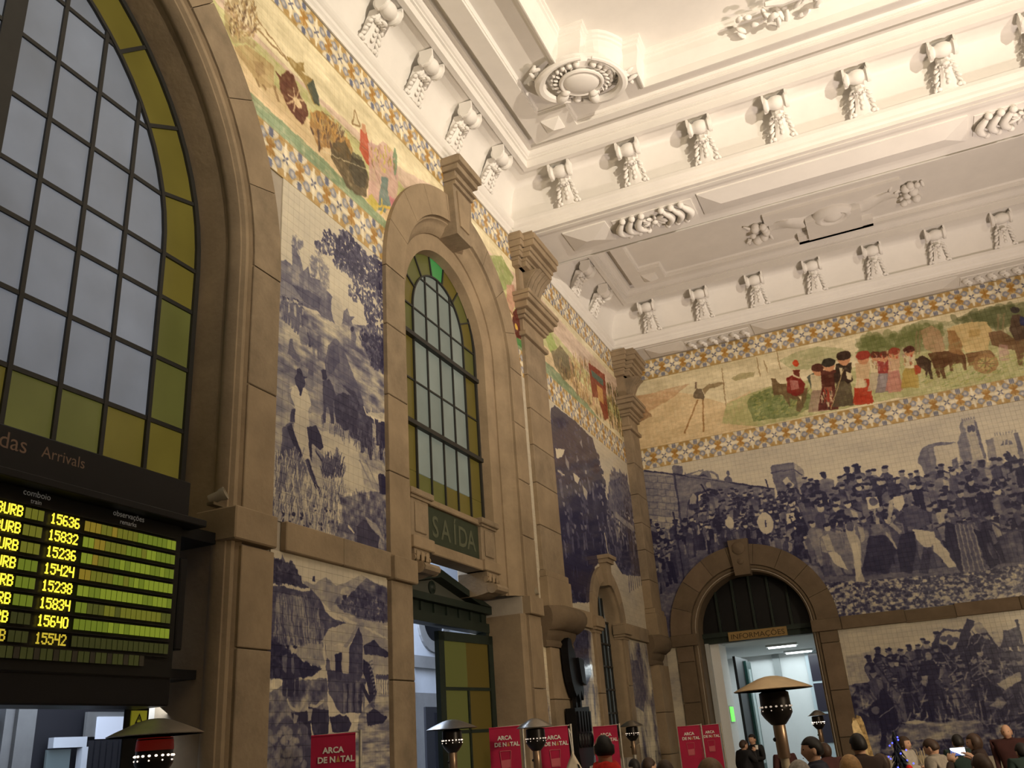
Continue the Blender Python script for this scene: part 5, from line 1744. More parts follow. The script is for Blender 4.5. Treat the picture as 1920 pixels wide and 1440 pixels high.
cv.poly([(330, 1320), (480, 1300), (560, 1340), (560, 1500), (330, 1500)], .40, .8, .3)
cv.poly([(750, 1210), (1500, 1160), (1560, 1260), (1300, 1340), (700, 1360)], .42, .85, .35)
cv.mottle([(640, 1180), (1560, 1150), (2300, 1100), (2300, 1500), (330, 1500)], .22, .06, 3)
cv.poly([(1590, 1030), (1700, 940), (1760, 1000), (1700, 1060)], .28, .8, .4)
cv.poly([(1660, 820), (1880, 700), (1900, 780), (1740, 880)], .20, .9, .2)
cv.poly([(1570, 820), (1700, 860), (1720, 920), (1640, 960), (1580, 900)], .92, .95, .15)
cv.line([(1500, 980), (1540, 1200)], .025, .5)
im = cv.image('painting_siege', BLUE)
mt = tile_mat('tile_siege', cv, im, 'X')
tile_panel('tile_mural', 'blue tile mural of ladder, fighters and flags right of the information door', cv, mt, 'E', 3.12, XR, ZF, 3.18, single=250)
tile_panel('tile_strip', 'narrow tile strip at room corner left of the information door arch', cv, mt, 'E', 0.13, 0.36, ZF, 3.2, single=40)

# ------------------------------------------------------------------ end frieze: train, village procession, covered wagon
random.seed(37)
cv = Canvas(0.1, 9.1, 6.55, 8.84, 120, (.90, .85, .70), .010, 15)
fr = [(0.1, 6.98), (9.1, 6.98), (9.1, 8.42), (0.1, 8.42)]
cv.mottle(fr, .07, .2, 3, raw=True)
cv.use(1180, 560, 2.6, 'E')
cv.use(1280, 480, 3.0, 'E')
cv.poly([(-290, 900), (-290, 800), (-100, 760), (60, 780), (240, 830), (380, 760), (420, 960), (-290, 1150)], (.88, .78, .60), .9, .3)
cv.poly([(-290, 790), (-200, 780), (-60, 740), (40, 720), (-60, 800), (-180, 870), (-260, 930), (-290, 930)], (.77, .60, .44), .6, .7)
cv.poly([(-290, 860), (-230, 840), (-170, 900), (-290, 960)], (.52, .38, .26), .7, .5)
for a, b in (((85, 810), (10, 1000)), ((115, 810), (118, 990))):
    cv.line([a, b], .03, (.62, .46, .28), .85)
cv.poly([(60, 800), (65, 770), (80, 745), (105, 750), (125, 790), (120, 810)], (.46, .40, .32), .95, .2)
cv.line([(75, 745), (75, 710)], .04, (.5, .42, .34))
cv.poly([(110, 750), (150, 720), (220, 710), (240, 715), (200, 735), (150, 750), (125, 780)], (.62, .54, .40), .9, .3)
for x, y0, y1 in ((222, 630, 850), (415, 570, 680), (530, 540, 640), (458, 590, 660)):
    cv.line([(x, y0), (x + 22, y1)], .018, (.60, .50, .34), .8)
cv.poly([(250, 830), (390, 770), (500, 730), (560, 720), (700, 700), (1200, 560), (2200, 360), (2200, 720), (1200, 800), (420, 960), (220, 940)], (.70, .71, .48), .8, .6)
cv.poly([(380, 790), (500, 740), (560, 790), (700, 760), (760, 830), (640, 900), (400, 930), (360, 830)], (.42, .48, .28), .7, .6)
cv.strokes([(380, 780), (720, 740), (760, 850), (400, 940)], 160, .07, .02, [(.38, .46, .24), (.72, .70, .42), (.50, .54, .30)], .4, .6, .7)
cv.poly([(540, 590), (640, 540), (760, 510), (900, 520), (960, 560), (700, 640), (620, 640)], (.66, .67, .48), .7, .6)
cv.poly([(270, 690), (330, 660), (410, 650), (400, 680), (300, 705)], (.66, .62, .44), .8, .4)
cv.poly([(970, 470), (1060, 450), (1130, 460), (1350, 360), (1500, 370), (1700, 300), (2100, 220), (2100, 480), (1500, 520), (1200, 560), (1000, 560)], (.58, .59, .42), .65, .6)
cv.leaves([(970, 470), (1130, 440), (1350, 380), (1480, 390), (1440, 500), (1000, 560)], 140, .05, .11, (.45, .48, .28), .5)
cv.leaves([(1500, 350), (1750, 300), (2200, 200), (2200, 360), (1700, 400)], 160, .05, .12, (.40, .42, .27), .5)
for x in (1310, 1330, 1620, 1770, 1800):
    cv.line([(x, 560 - (x - 1310) * .18), (x + 8, 420 - (x - 1310) * .2)], .03, (.58, .50, .36), .7)
D1, W_, RD, FL = (.24, .17, .13), (.90, .84, .68), (.68, .20, .12), (.82, .60, .44)
# donkey and rider
cv.poly([(500, 690), (520, 690), (545, 720), (580, 720), (600, 760), (660, 760), (700, 740), (700, 800), (665, 880), (640, 870), (645, 810), (600, 800), (610, 850), (590, 830), (560, 780), (510, 785)], (.45, .36, .24), .95, .3)
cv.poly([(585, 690), (620, 670), (660, 680), (690, 720), (680, 770), (640, 790), (590, 770)], (.52, .16, .13), .98, .2)
cv.poly([(605, 700), (650, 700), (655, 750), (610, 755)], (.78, .55, .50), .9, .4)
cv.poly([(612, 635), (665, 640), (660, 690), (620, 680)], W_, .95)
cv.poly([(618, 640), (660, 640), (655, 680), (630, 670)], (.40, .14, .10), .9)
cv.ell((636, 605), .055, .07, (.80, .30, .16))
cv.poly([(650, 790), (668, 790), (665, 820)], W_)
cv.poly([(700, 680), (750, 650), (780, 680), (770, 730), (730, 760)], (.32, .34, .30), .95, .2)
# group of walkers
def villager(x, y, h, skirt, top, apron=None, head=(.40, .22, .15)):
    cv.poly([(x - .20 * h, y), (x + .20 * h, y - .03 * h), (x + .12 * h, y - .48 * h), (x - .12 * h, y - .46 * h)], skirt, .96, .25)
    cv.poly([(x - .12 * h, y - .46 * h), (x + .12 * h, y - .48 * h), (x + .15 * h, y - .80 * h), (x - .15 * h, y - .78 * h)], top, .96, .2)
    if apron:
        cv.poly([(x - .10 * h, y - .14 * h), (x + .08 * h, y - .16 * h), (x + .07 * h, y - .46 * h), (x - .08 * h, y - .46 * h)], apron, .9, .3)
    cv.ell((x, y - .88 * h), .00036 * h, .00045 * h, FL)
    cv.ell((x, y - .93 * h), .00042 * h, .0003 * h, head)
villager(760, 880, 270, (.66, .56, .48), W_, None, (.35, .2, .15))
villager(820, 870, 290, (.36, .15, .12), (.34, .16, .12), (.62, .40, .32), (.22, .2, .16))
cv.strokes([(780, 780), (860, 770), (885, 860), (780, 870)], 40, .09, .016, [RD, D1, W_], PI / 2, .1, .8)
villager(905, 850, 310, (.36, .31, .23), (.22, .17, .13), None, D1)
cv.poly([(850, 660), (890, 640), (950, 650), (960, 700), (930, 720), (900, 690), (860, 720)], D1, .95)
cv.poly([(920, 650), (955, 660), (950, 700), (925, 690)], W_)
cv.poly([(880, 630), (900, 630), (895, 680)], W_)
cv.line([(905, 640), (835, 860)], .014, (.75, .66, .46))
villager(1015, 830, 290, (.70, .22, .12), (.84, .72, .56), (.80, .74, .60), (.62, .24, .18))
cv.poly([(965, 740), (1040, 735), (1070, 830), (970, 840)], (.72, .24, .13), .9, .25)
cv.poly([(975, 690), (1020, 690), (1030, 740), (970, 745)], W_, .9, .2)
villager(1085, 760, 220, (.78, .72, .60), W_)
villager(1130, 770, 230, (.55, .50, .50), (.62, .24, .22), (.66, .62, .62))
villager(1190, 760, 240, (.76, .52, .46), (.84, .70, .56), None, (.6, .28, .2))
cv.poly([(1150, 700), (1210, 680), (1230, 760), (1160, 770)], (.80, .58, .50), .9, .3)
villager(1275, 740, 230, (.70, .60, .30), W_, None, (.35, .2, .15))
cv.poly([(1240, 660), (1320, 640), (1330, 740), (1225, 745)], (.72, .62, .32), .9, .3)
cv.poly([(1300, 620), (1345, 600), (1340, 660), (1310, 670)], RD, .8, .3)
cv.strokes([(1060, 560), (1290, 530), (1300, 640), (1060, 660)], 60, .07, .02, [W_, RD, BRN, PNK, FL], PI / 2, .4, .7)
# oxen and covered wagon
cv.poly([(1340, 420), (1400, 390), (1450, 420), (1480, 520), (1440, 560), (1360, 520)], (.74, .60, .46), .85, .4)
cv.poly([(1310, 580), (1350, 560), (1400, 590), (1400, 640), (1408, 690), (1395, 690), (1380, 650), (1370, 685), (1360, 640), (1325, 620)], (.28, .20, .14), .97, .2)
cv.poly([(1380, 550), (1450, 540), (1560, 525), (1590, 560), (1600, 640), (1585, 645), (1570, 600), (1520, 610), (1525, 650), (1510, 650), (1500, 610), (1470, 630), (1480, 690), (1465, 690), (1440, 640), (1450, 685), (1435, 685), (1410, 610)], (.40, .27, .16), .97, .25)
cv.poly([(1490, 410), (1540, 390), (1640, 370), (1710, 370), (1740, 420), (1720, 530), (1590, 545), (1560, 470), (1500, 500)], (.86, .76, .54), .97, .2)
cv.poly([(1610, 420), (1670, 410), (1675, 450), (1615, 460)], (.72, .60, .36), .7, .3)
cv.poly([(1490, 420), (1530, 420), (1570, 480), (1580, 560), (1500, 540)], (.64, .48, .30), .85, .4)
cv.poly([(1590, 550), (1730, 530), (1760, 560), (1730, 590), (1610, 620)], (.50, .36, .22), .95, .3)
cv.ell((1705, 605), .20, .19, (.66, .52, .34), .95, .3)
cv.ell((1705, 605), .13, .12, (.82, .72, .50), .8, .3)
for k in range(4):
    a = PI * k / 4
    cv.line([(1705 - 55 * math.cos(a), 605 - 45 * math.sin(a)), (1705 + 55 * math.cos(a), 605 + 45 * math.sin(a))], .02, (.55, .42, .28))
# horse and rider at the right
cv.poly([(1720, 430), (1790, 420), (1860, 460), (1960, 440), (2080, 450), (2100, 560), (1920, 540), (1915, 620), (1890, 610), (1870, 530), (1800, 520), (1740, 500)], (.48, .36, .24), .95, .3)
cv.poly([(1780, 500), (1830, 500), (1840, 590), (1780, 590)], PNK, .7, .5)
cv.poly([(1850, 340), (1890, 330), (1930, 350), (1950, 460), (1880, 480), (1840, 420)], (.34, .26, .20), .96, .2)
cv.poly([(1895, 340), (1930, 350), (1935, 400), (1900, 390)], (.18, .20, .34), .95)
cv.ell((1872, 305), .07, .06, (.22, .19, .17))
cv.strokes([(1340, 650), (2200, 480), (2200, 640), (1340, 760)], 200, .10, .014, [(.56, .62, .32), (.74, .72, .44), (.46, .54, .28)], .3, .5, .6)
border(cv, 6.555, 6.985, 0.17)
border(cv, 8.405, 8.83, 0.17)
im = cv.image('painting_end_frieze')
tile_panel('tile_frieze', 'coloured tile frieze of villagers, oxen and covered wagon on end wall', cv, tile_mat('tile_end_frieze', cv, im, 'X', .3), 'E', 0.13, XR, 6.56, 8.83, single=290)
# ================================================================== HALL FITTINGS (still on the hall module)
def text_mesh(name, s, size, m, parent, fn, u, v, h, align='CENTER', ext=0.0, bold=0.0, sx=1.0):
    """flat lettering as a mesh; fn maps (u, v, h) to the wall"""
    c = bpy.data.curves.new(name, 'FONT')
    c.body = s
    c.size = size
    c.align_x = align
    c.offset = bold
    c.resolution_u = 3
    o_ = bpy.data.objects.new(name, c)
    COL.objects.link(o_)
    dg = bpy.context.evaluated_depsgraph_get()
    me0 = bpy.data.meshes.new_from_object(o_.evaluated_get(dg))
    vs = [tuple(fn(u + p.co.x * sx, v + p.co.y, h)) for p in me0.vertices]
    fs = [tuple(p.vertices) for p in me0.polygons]
    bpy.data.objects.remove(o_)
    bpy.data.meshes.remove(me0)
    return MB().add(vs, fs).build(name, m, parent)


def emis(name, col, k, base=(.02, .02, .02)):
    return mat(name, base, .5, emit=col, estr=k)


# ---- arrivals board
FONT5 = {'1': '00100 01100 00100 00100 00100 00100 01110', '5': '11111 10000 11110 00001 00001 10001 01110', '6': '01110 10000 10000 11110 10001 10001 01110',
         '3': '01110 10001 00001 00110 00001 10001 01110', '8': '01110 10001 10001 01110 10001 10001 01110', '2': '01110 10001 00001 00010 00100 01000 11111',
         '4': '10001 10001 10001 11111 00001 00001 00001', '0': '01110 10001 10001 10001 10001 10001 01110', 'S': '01111 10000 10000 01110 00001 00001 11110',
         'U': '10001 10001 10001 10001 10001 10001 01110', 'B': '11110 10001 10001 11110 10001 10001 11110', 'R': '11110 10001 10001 11110 10100 10010 10001'}
BX = -0.05
board = thing('arrivals_board', 'black arrivals board with glowing yellow train numbers under the big arched window', 'board', (BX, -13.2, 2.12))
LB = lambda u, v, h: (h, u + 13.2, v - 2.12)
bp = lambda a, b: (LB(a[1], a[2], a[0] - BX), LB(b[1], b[2], b[0] - BX))
M_BOARD = mat('board_black', (.012, .012, .011), .35)
M_SLAT = mat('board_rail', (.05, .05, .045), .25, metal=.6)
L_HOT = emis('yellow_display', (1.0, .80, .045), 1.6)
L_DIM = emis('dim_yellow_display', (1.0, .75, .06), .55)
cells = [emis('cell_' + n, c, k, (.05, .06, .02)) for n, c, k in (('olive', (.36, .36, .03), .30), ('green', (.33, .44, .03), .32), ('lime', (.40, .50, .035), .40), ('amber', (.52, .36, .03), .36), ('dull', (.20, .22, .03), .22), ('dark', (.10, .11, .025), .16))]
lb = MB()
lb.box(*bp((BX - .22, -16.1, 2.28), (BX - .015, -11.96, 3.30)), .01)
lb.build('case', M_BOARD, board)
MB().box(*bp((BX - .25, -16.2, 3.295), (BX + .05, -11.98, 3.545)), .008).build('title_box', M_BLACK, board)
MB().box(*bp((BX - .25, -16.2, 3.25), (BX + .10, -11.86, 3.297)), .006).build('title_ledge', M_BLACK, board)
MB().box(*bp((BX - .30, -16.2, 2.12), (BX - .03, -11.95, 2.30)), .01).build('lower_box', M_BLACK, board)
MB().box(*bp((BX - .20, -11.95, 2.46), (BX - .02, -11.885, 3.05)), .008).build('side_box', M_BLACK, board)
MB().box(*bp((-.46, -11.95, 3.20), (-.10, -11.60, 3.28))).box(*bp((-.46, -11.95, 2.3), (-.2, -11.60, 2.36))).build('wall_arm', M_BLACK, board)
M_LET = mat('faded_white_lettering', (.42, .42, .40), .7, emit=(.5, .5, .46), estr=.10)
M_LETD = mat('faded_brown_lettering', (.20, .13, .09), .7, emit=(.5, .34, .24), estr=.008)
tt = lambda s, size, u, v, m, h=.001: text_mesh('lettering', s, size, m, board, lambda a, b, c: LB(a, b, c), u, v, h)
tt('Chegadas', .135, -13.50, 3.415, M_LETD, .052)
tt('Arrivals', .095, -13.00, 3.425, M_LETD, .052)
tt('comboio', .050, -13.10, 3.208, M_LET)
tt('train', .038, -13.10, 3.170, M_LET)
tt('observações', .050, -12.44, 3.214, M_LET)
tt('remarks', .040, -12.44, 3.172, M_LET)
tt('tipo', .055, -13.55, 3.20, M_LET)
for v in (3.157, 3.252):
    MB().box(*bp((BX - .015, -16.0, v), (BX + .003, -12.03, v + .005))).build('display_rail', M_SLAT, board)
nums = ['15636', '15832', '15236', '15424', '15238', '15834', '15640', '15542']
rowk = [[3, 3, 3, 0, 0, 3, 0, 0, 0, 0, 1, 1, 1, 1, 1, 1, 2, 2], [2, 2, 3, 3, 0, 0, 0, 0, 1, 1, 1, 0, 2, 2, 1, 1, 1, 1], [2, 2, 3, 0, 0, 1, 1, 2, 1, 2, 2, 2, 2, 1, 1, 2, 1, 1], [3, 3, 0, 0, 0, 0, 1, 1, 0, 1, 2, 1, 2, 2, 2, 2, 2, 2],
        [2, 2, 1, 1, 2, 2, 2, 2, 2, 2, 2, 2, 1, 1, 2, 2, 2, 1], [1, 1, 4, 4, 4, 0, 0, 4, 0, 0, 0, 0, 0, 0, 0, 0, 4, 4], [1, 1, 1, 1, 1, 1, 2, 1, 2, 1, 2, 2, 2, 2, 2, 2, 2, 2], [5] * 18]
PITCH = .0937


def dots(s, u, v, cw, chh, m):
    for ch in s:
        mbd = MB()
        for r_, row in enumerate(FONT5[ch].split()):
            for c_, q in enumerate(row):
                if q == '1':
                    a, b = u + c_ * cw / 6, v + chh - (r_ + 1) * chh / 7
                    mbd.box(LB(a, b, 0), LB(a + cw / 6 * 1.02, b + chh / 7 * 1.02, .004))
        mbd.build('display_character', m, board)
        u += cw


for r_ in range(8):
    v = 3.078 - PITCH * r_
    row = struct('display_row', parent=board)
    del row['kind']
    hot = L_HOT if r_ < 7 else L_DIM
    for i in range(18):
        a = -12.762 + .0408 * i
        MB().box(LB(a + .0025, v + .004, 0), LB(a + .0375, v + .062, .003)).build('display_cell', cells[rowk[r_][i]], row)
    for i in range(3):
        a = -13.16 + .0408 * i
        MB().box(LB(a + .0025, v + .004, 0), LB(a + .0375, v + .062, .003)).build('display_cell', cells[[0, 0, 0, 1, 1, 1, 5, 5][r_]], row)
    dots(nums[r_], -12.995, v + .004, .0408, .060, hot)
    dots('SUBURB', -13.168 - 6 * .0408, v + .004, .0408, .060, hot)
    MB().box(*bp((BX - .015, -16.0, v - .018), (BX + .004, -12.02, v - .013))).build('display_rail', M_SLAT, board)
row = struct('display_row', parent=board)
del row['kind']
for i in range(40):
    a = -13.85 + .0408 * i
    MB().box(LB(a + .0025, 2.345, 0), LB(a + .0375, 2.405, .003)).build('display_cell', cells[5] if i % 3 else mat('cell_off', (.06, .055, .04), .5), row)

# ---- small spotlights standing on the imposts
def spotlight(y, z, label):
    t = thing('impost_spotlight', label, 'spotlight', (.0, y, z))
    MB().box((-.03, -.05, 0), (.03, .05, .02)).box((-.012, -.008, .02), (.012, .008, .06)).build('yoke', mat('fixture_bronze', (.20, .16, .10), .5, metal=.5), t)
    MB().lathe([(.033, -.06), (.036, -.054), (.036, .012), (.045, .03), (.048, .06), (.042, .06), (.036, .042)], (.018, .0, .066), (.75, .35, .35), 14).build('lamp_housing', mat('fixture_grey', (.36, .32, .24), .5, metal=.3), t, True)
    MB().lathe([(.037, 0), (.03, .007)], (.018 + .75 * .045 / .9, .35 * .045 / .9, .066 + .35 * .045 / .9), (.75, .35, .35), 14).build('lens', mat('spot_lens', (.5, .45, .34), .2), t)


spotlight(-11.74, 3.43, 'small bronze spotlight sitting on the big pier impost beside the arrivals board')
spotlight(-5.98, 3.43, 'small round spotlight on the impost right of the SAÍDA balcony')

# ---- SAÍDA balcony over the exit
XS = -0.21
sg = thing('exit_sign', 'stone sign balcony with green SAÍDA panel over the exit door', 'sign', (XS, W2['c'], 3.70))
LS = lambda u, v, h: (h, u, v - 3.70)
b2 = lambda a, b: (LS(a[0], a[1], a[2]), LS(b[0], b[1], b[2]))
mbs = MB()
mbs.box(*b2((-1.02, 3.74, -.20), (1.02, 4.22, -.02)))
mbs.box(*b2((-1.06, 3.66, -.20), (1.06, 3.78, .05)), .01)
mbs.box(*b2((-.66, 4.20, -.20), (.66, 4.27, .03)), .01)
mbs.build('stone_frame', M_STONE, sg)
for s in (-1, 1):
    c = s * .84
    MB().box(*b2((c - .19, 3.78, -.2), (c + .19, 4.22, .04)), .01).box(*b2((c - .12, 3.84, .04), (c + .12, 4.16, .055)), .008).build('end_post', M_STONE2, sg)
    MB().box(*b2((c - .24, 4.22, -.2), (c + .24, 4.29, .09)), .01).box(*b2((c - .21, 4.19, -.2), (c + .21, 4.22, .06))).build('post_cap', M_STONE2, sg)
    MB().box(*b2((c - .22, 3.66, -.2), (c + .22, 3.79, .09)), .01).build('post_base', M_STONE, sg)
M_SIGN = mat('dark_green_sign_tile', (.035, .047, .028), .5, .15, 6)
M_SIGNL = mat('worn_sign_letter', (.10, .11, .07), .6)
MB().box(*b2((-.64, 3.80, -.03), (.64, 4.19, .0))).build('sign_panel', M_SIGN, sg)
for ch, u in zip('SAÍDA', (-.44, -.20, .02, .22, .44)):
    text_mesh('letter', ch, .33, M_SIGNL, sg, LS, u, 3.875, .004, bold=.004)
for s in (-1, 1):
    br = MB()
    c = s * .86
    zq = lambda v: 3.66 + (v - 3.66) * .56
    pr = [(0.06, 3.66), (.06, 3.55), (.02, 3.52), (.015, 3.44), (.05, 3.38), (.13, 3.36), (.20, 3.40), (.21, 3.47), (.17, 3.50), (.22, 3.30), (.20, 3.24), (.10, 3.20), (-.05, 3.22), (-.2, 3.30), (-.3, 3.5), (-.3, 3.66)]
    outl = [(-.32, 3.66), (.06, 3.66), (.065, 3.56), (.03, 3.52), (.02, 3.46), (.05, 3.41), (.12, 3.40), (.17, 3.37), (.19, 3.31), (.18, 3.25), (.12, 3.215), (.05, 3.22), (0, 3.20), (-.10, 3.17), (-.32, 3.17)]
    br.prism([(u, zq(v)) for u, v in outl], c - .16, c + .16, lambda u, v, h: (u, h, v - 3.70))
    br.build('console', M_STONE2, sg)
    for e in (-.165, .145):
        MB().lathe([(.06, 0), (.06, .02)], (.11, c + e, zq(3.30) - 3.70), (0, 1, 0), 14).build('console_scroll', M_STONE, sg)
        MB().lathe([(.035, 0), (.035, .02)], (.04, c + e, zq(3.50) - 3.70), (0, 1, 0), 12).build('console_scroll', M_STONE, sg)
    for k in (-.1, 0, .1):
        MB().box((.055, c + k - .028, 3.54 - 3.70), (.08, c + k + .028, 3.64 - 3.70), .01).build('console_flute', M_STONE, sg)

# ---- exit door: dark green frame with pediment, one leaf swung inwards
xd = -0.52
dr = struct('door_1')
mbd = MB()
mbd.box((xd - .10, W2['c'] - 1.36, 3.03), (xd + .06, W2['c'] + 1.36, 3.14)).box((xd - .10, W2['c'] - 1.36, 3.14), (xd + .02, W2['c'] + 1.36, 3.25)).box((xd - .10, W2['c'] - 1.36, 3.25), (xd + .10, W2['c'] + 1.36, 3.33))
mbd.build('lintel', M_GREENIRON, dr)
mbd = MB()
for k in range(9):
    u = W2['c'] - 1.2 + .3 * k
    mbd.box((xd + .02, u - .03, 3.145), (xd + .045, u + .03, 3.245))
mbd.build('lintel_blocks', M_GREENIRON, dr)
ap = 3.62
pd = MB()
for s in (-1, 1):
    pd.prism([(W2['c'] + s * 1.32, 3.33), (W2['c'] + s * 1.0, 3.33), (W2['c'], ap - .09), (W2['c'], ap)], xd - .12, xd + .13, XL)
pd.build('pediment_rake', M_GREENIRON, dr)
MB().prism([(W2['c'] - 1.0, 3.33), (W2['c'] + 1.0, 3.33), (W2['c'], ap - .09)], xd - .08, xd + .0, XL).build('pediment_panel', mat('dull_green_panel', (.09, .095, .08), .6), dr)
MB().lathe([(.075, 0), (.075, .015), (.05, .02), (.03, .04)], (xd, W2['c'], 3.43), (1, 0, 0), 14).build('pediment_boss', M_GREENIRON, dr, True)
MB().box((xd - .08, W2['c'] - 1.36, ZF), (xd + .05, W2['c'] - 1.28, 3.05)).box((xd - .08, W2['c'] + 1.26, ZF), (xd + .05, W2['c'] + 1.36, 3.05)).build('door_jamb', M_GREENIRON, dr)
# glazed leaf
lf = link('door_leaf', None, dr)
ang = math.radians(8)
hinge = Vector((xd + .10, W2['c'] + 1.27, 0))
dv = Vector((-math.sin(ang) , -math.cos(ang), 0))
nv = Vector((-math.cos(ang), math.sin(ang), 0))
FL_ = lambda u, v, h: tuple(hinge + dv * u + nv * h + Vector((0, 0, v)))
fb = lambda u0, u1, v0, v1, h0=-.03, h1=.03: MB().prism([(u0, v0), (u1, v0), (u1, v1), (u0, v1)], h0, h1, FL_)
for u0, u1, v0, v1 in ((0, .09, ZF, 2.98), (1.00, 1.10, ZF, 2.98), (0, 1.10, 2.88, 2.98), (0, 1.10, ZF, 1.0)):
    fb(u0, u1, v0, v1).build('leaf_frame', M_GREENIRON, lf)
DG = [mat('olive_door_glass', (.05, .05, .015), .3, emit=(.20, .20, .045), estr=.20), mat('amber_door_glass', (.05, .035, .01), .3, emit=(.30, .20, .03), estr=.11), mat('green_door_glass', (.04, .04, .012), .3, emit=(.17, .17, .045), estr=.26)]
vsd = [1.0, 1.47, 1.92, 2.37, 2.90]
for i in range(2):
    for j in range(4):
        fb(.09 + .455 * i, .09 + .455 * (i + 1), vsd[j], vsd[j + 1], -.008, .008).build('leaf_pane', DG[1 if i == 0 else (0 if j > 1 else 2)], lf)
for v in vsd[1:-1]:
    fb(.09, 1.0, v - .018, v + .018, -.025, .025).build('leaf_bar', M_GREENIRON, lf)
fb(.53, .56, 1.0, 2.37, -.025, .025).build('leaf_bar', M_GREENIRON, lf)

# ---- across the street from the exit: a pale building with an oculus
M_PALEB = mat('pale_blue_render', (.50, .53, .58), .8, .08, 2)
M_GREYB = mat('grey_stone_band', (.22, .22, .22), .85, .1, 3)
bl = thing('street_building', 'pale rendered building with round window seen through the open exit door', 'building', (-4.0, -2.0, ZF))
BL = lambda u, v, h: (h, u + 2.0, v - ZF)
bb = lambda u0, u1, v0, v1, h0, h1, m, n: MB().box(BL(u0, v0, h0), BL(u1, v1, h1)).build(n, m, bl)
bb(-6, 4, ZF, 6.5, -.4, 0, M_PALEB, 'wall')
bb(-6, 4, 3.15, 3.36, 0, .06, M_GREYB, 'string_band')
bb(-6, 4, ZF, 2.72, 0, .05, M_GREYB, 'plinth')
bb(-1.75, -.7, ZF, 2.48, .05, .09, mat('dark_window_frame', (.03, .03, .035), .5), 'window_frame')
bb(-1.45, -.9, 1.0, 2.38, .09, .10, mat('night_window', (.015, .015, .02), .2), 'window_pane')
MB().lathe([(.60, 0), (.60, .05), (.40, .05), (.40, 0)], BL(-1.25, 4.05, 0), (1, 0, 0), 28).build('oculus_ring', M_GREYB, bl)
MB().lathe([(.40, .0), (.40, .02)], BL(-1.25, 4.05, 0), (1, 0, 0), 24).build('oculus_pane', M_BLACK, bl)
dp = MB().tube([BL(-2.36, ZF, .12), BL(-2.36, 3.1, .12)], .035, 8).box(BL(-2.43, 3.0, .0), BL(-2.29, 3.1, .2))
dp.build('downpipe', mat('pale_pipe', (.45, .55, .65), .5), bl, True)
pst = thing('street_post', 'bright pale upright edge of a pillar just outside the exit door', 'pillar', (-1.3, -7.42, ZF))
MB().box((-.12, -.10, 0), (.12, .10, 2.22)).build('post', mat('pale_blue_pillar', (.55, .62, .72), .7, .05, 3), pst)
MB().box((-.15, -.13, 0), (.15, .13, .15)).build('post_base', M_GREYB, pst)

# ---- platform side under the arrivals board
pw = thing('platform_screen', 'grey and white platform front seen under the arrivals board', 'building', (-2.4, -11.5, ZF))
PWf = lambda u, v, h: (h, u + 11.5, v - ZF)
pb = lambda u0, u1, v0, v1, h0, h1, m, n: MB().box(PWf(u0, v0, h0), PWf(u1, v1, h1)).build(n, m, pw)
M_PGREY = mat('platform_grey', (.16, .16, .16), .8, .15, 3)
M_PWHITE = mat('platform_white', (.55, .58, .64), .7, .05, 3)
M_PDARK = mat('platform_dark', (.02, .02, .025), .5)
pb(-16, -7, ZF, 4.6, -.3, 0, M_PDARK, 'back_wall')
pb(-14, -11.36, 2.20, 2.9, 0, .04, M_PWHITE, 'white_panel')
pb(-14, -11.40, 2.08, 2.20, 0, .09, M_PGREY, 'stone_band')
pb(-14, -11.42, ZF, 2.06, 0, .04, M_PWHITE, 'white_panel')
pb(-12.4, -11.55, ZF, 1.92, .04, .06, M_PGREY, 'grey_panel')
pb(-11.38, -11.10, ZF, 2.9, 0, .14, M_PGREY, 'stone_pilaster')
pb(-11.30, -11.18, ZF, 2.9, .14, .18, M_PGREY, 'stone_pilaster')
pb(-10.93, -10.60, 1.98, 2.06, .1, .16, M_PWHITE, 'door_header')
pb(-10.64, -10.58, ZF, 1.98, .1, .16, M_PWHITE, 'door_post')
pb(-10.93, -10.70, ZF, 1.97, .08, .10, mat('platform_glass', (.10, .13, .14), .2, emit=(.3, .38, .42), estr=.10), 'door_pane')
pb(-10.56, -9.95, 2.06, 2.26, .06, .09, M_PGREY, 'grey_panel')
pb(-10.46, -10.08, 2.04, 2.22, .09, .11, mat('white_screen', (.55, .6, .7), .5, emit=(.62, .68, .85), estr=.32), 'white_sign')
sh = MB()
for k in range(9):
    sh.box(PWf(-10.55 + .066 * k, ZF, .1), PWf(-10.50 + .066 * k, 2.03, .13))
sh.build('roller_shutter', M_PDARK, pw)
pb(-10.02, -9.4, ZF, 2.05, .05, .10, mat('platform_blue_grey', (.13, .15, .17), .6), 'side_panel')
ws = thing('warning_sign', 'small yellow warning sign with black triangle above the nearest heater', 'sign', (-.42, -11.86, 2.02))
MB().box((0, -.065, 0), (.008, .065, .10)).build('plate', mat('warning_yellow', (.55, .56, .05), .6, emit=(.5, .52, .04), estr=.10), ws)
tri = [(-.035, .02), (.035, .02), (0, .085)]
tin = [(-.018, .03), (.018, .03), (0, .066)]
mbt = MB()
for i in range(3):
    a, b, c_, d = tri[i], tri[(i + 1) % 3], tin[(i + 1) % 3], tin[i]
    mbt.add([(.009, *a), (.009, *b), (.009, *c_), (.009, *d)], [(0, 1, 2, 3)])
mbt.box((.0085, -.004, .042), (.0095, .004, .058)).build('triangle', M_BLACK, ws)
MB().box((-.01, -.11, -.35), (-.002, .09, .14)).build('backing', M_BLACK, ws)

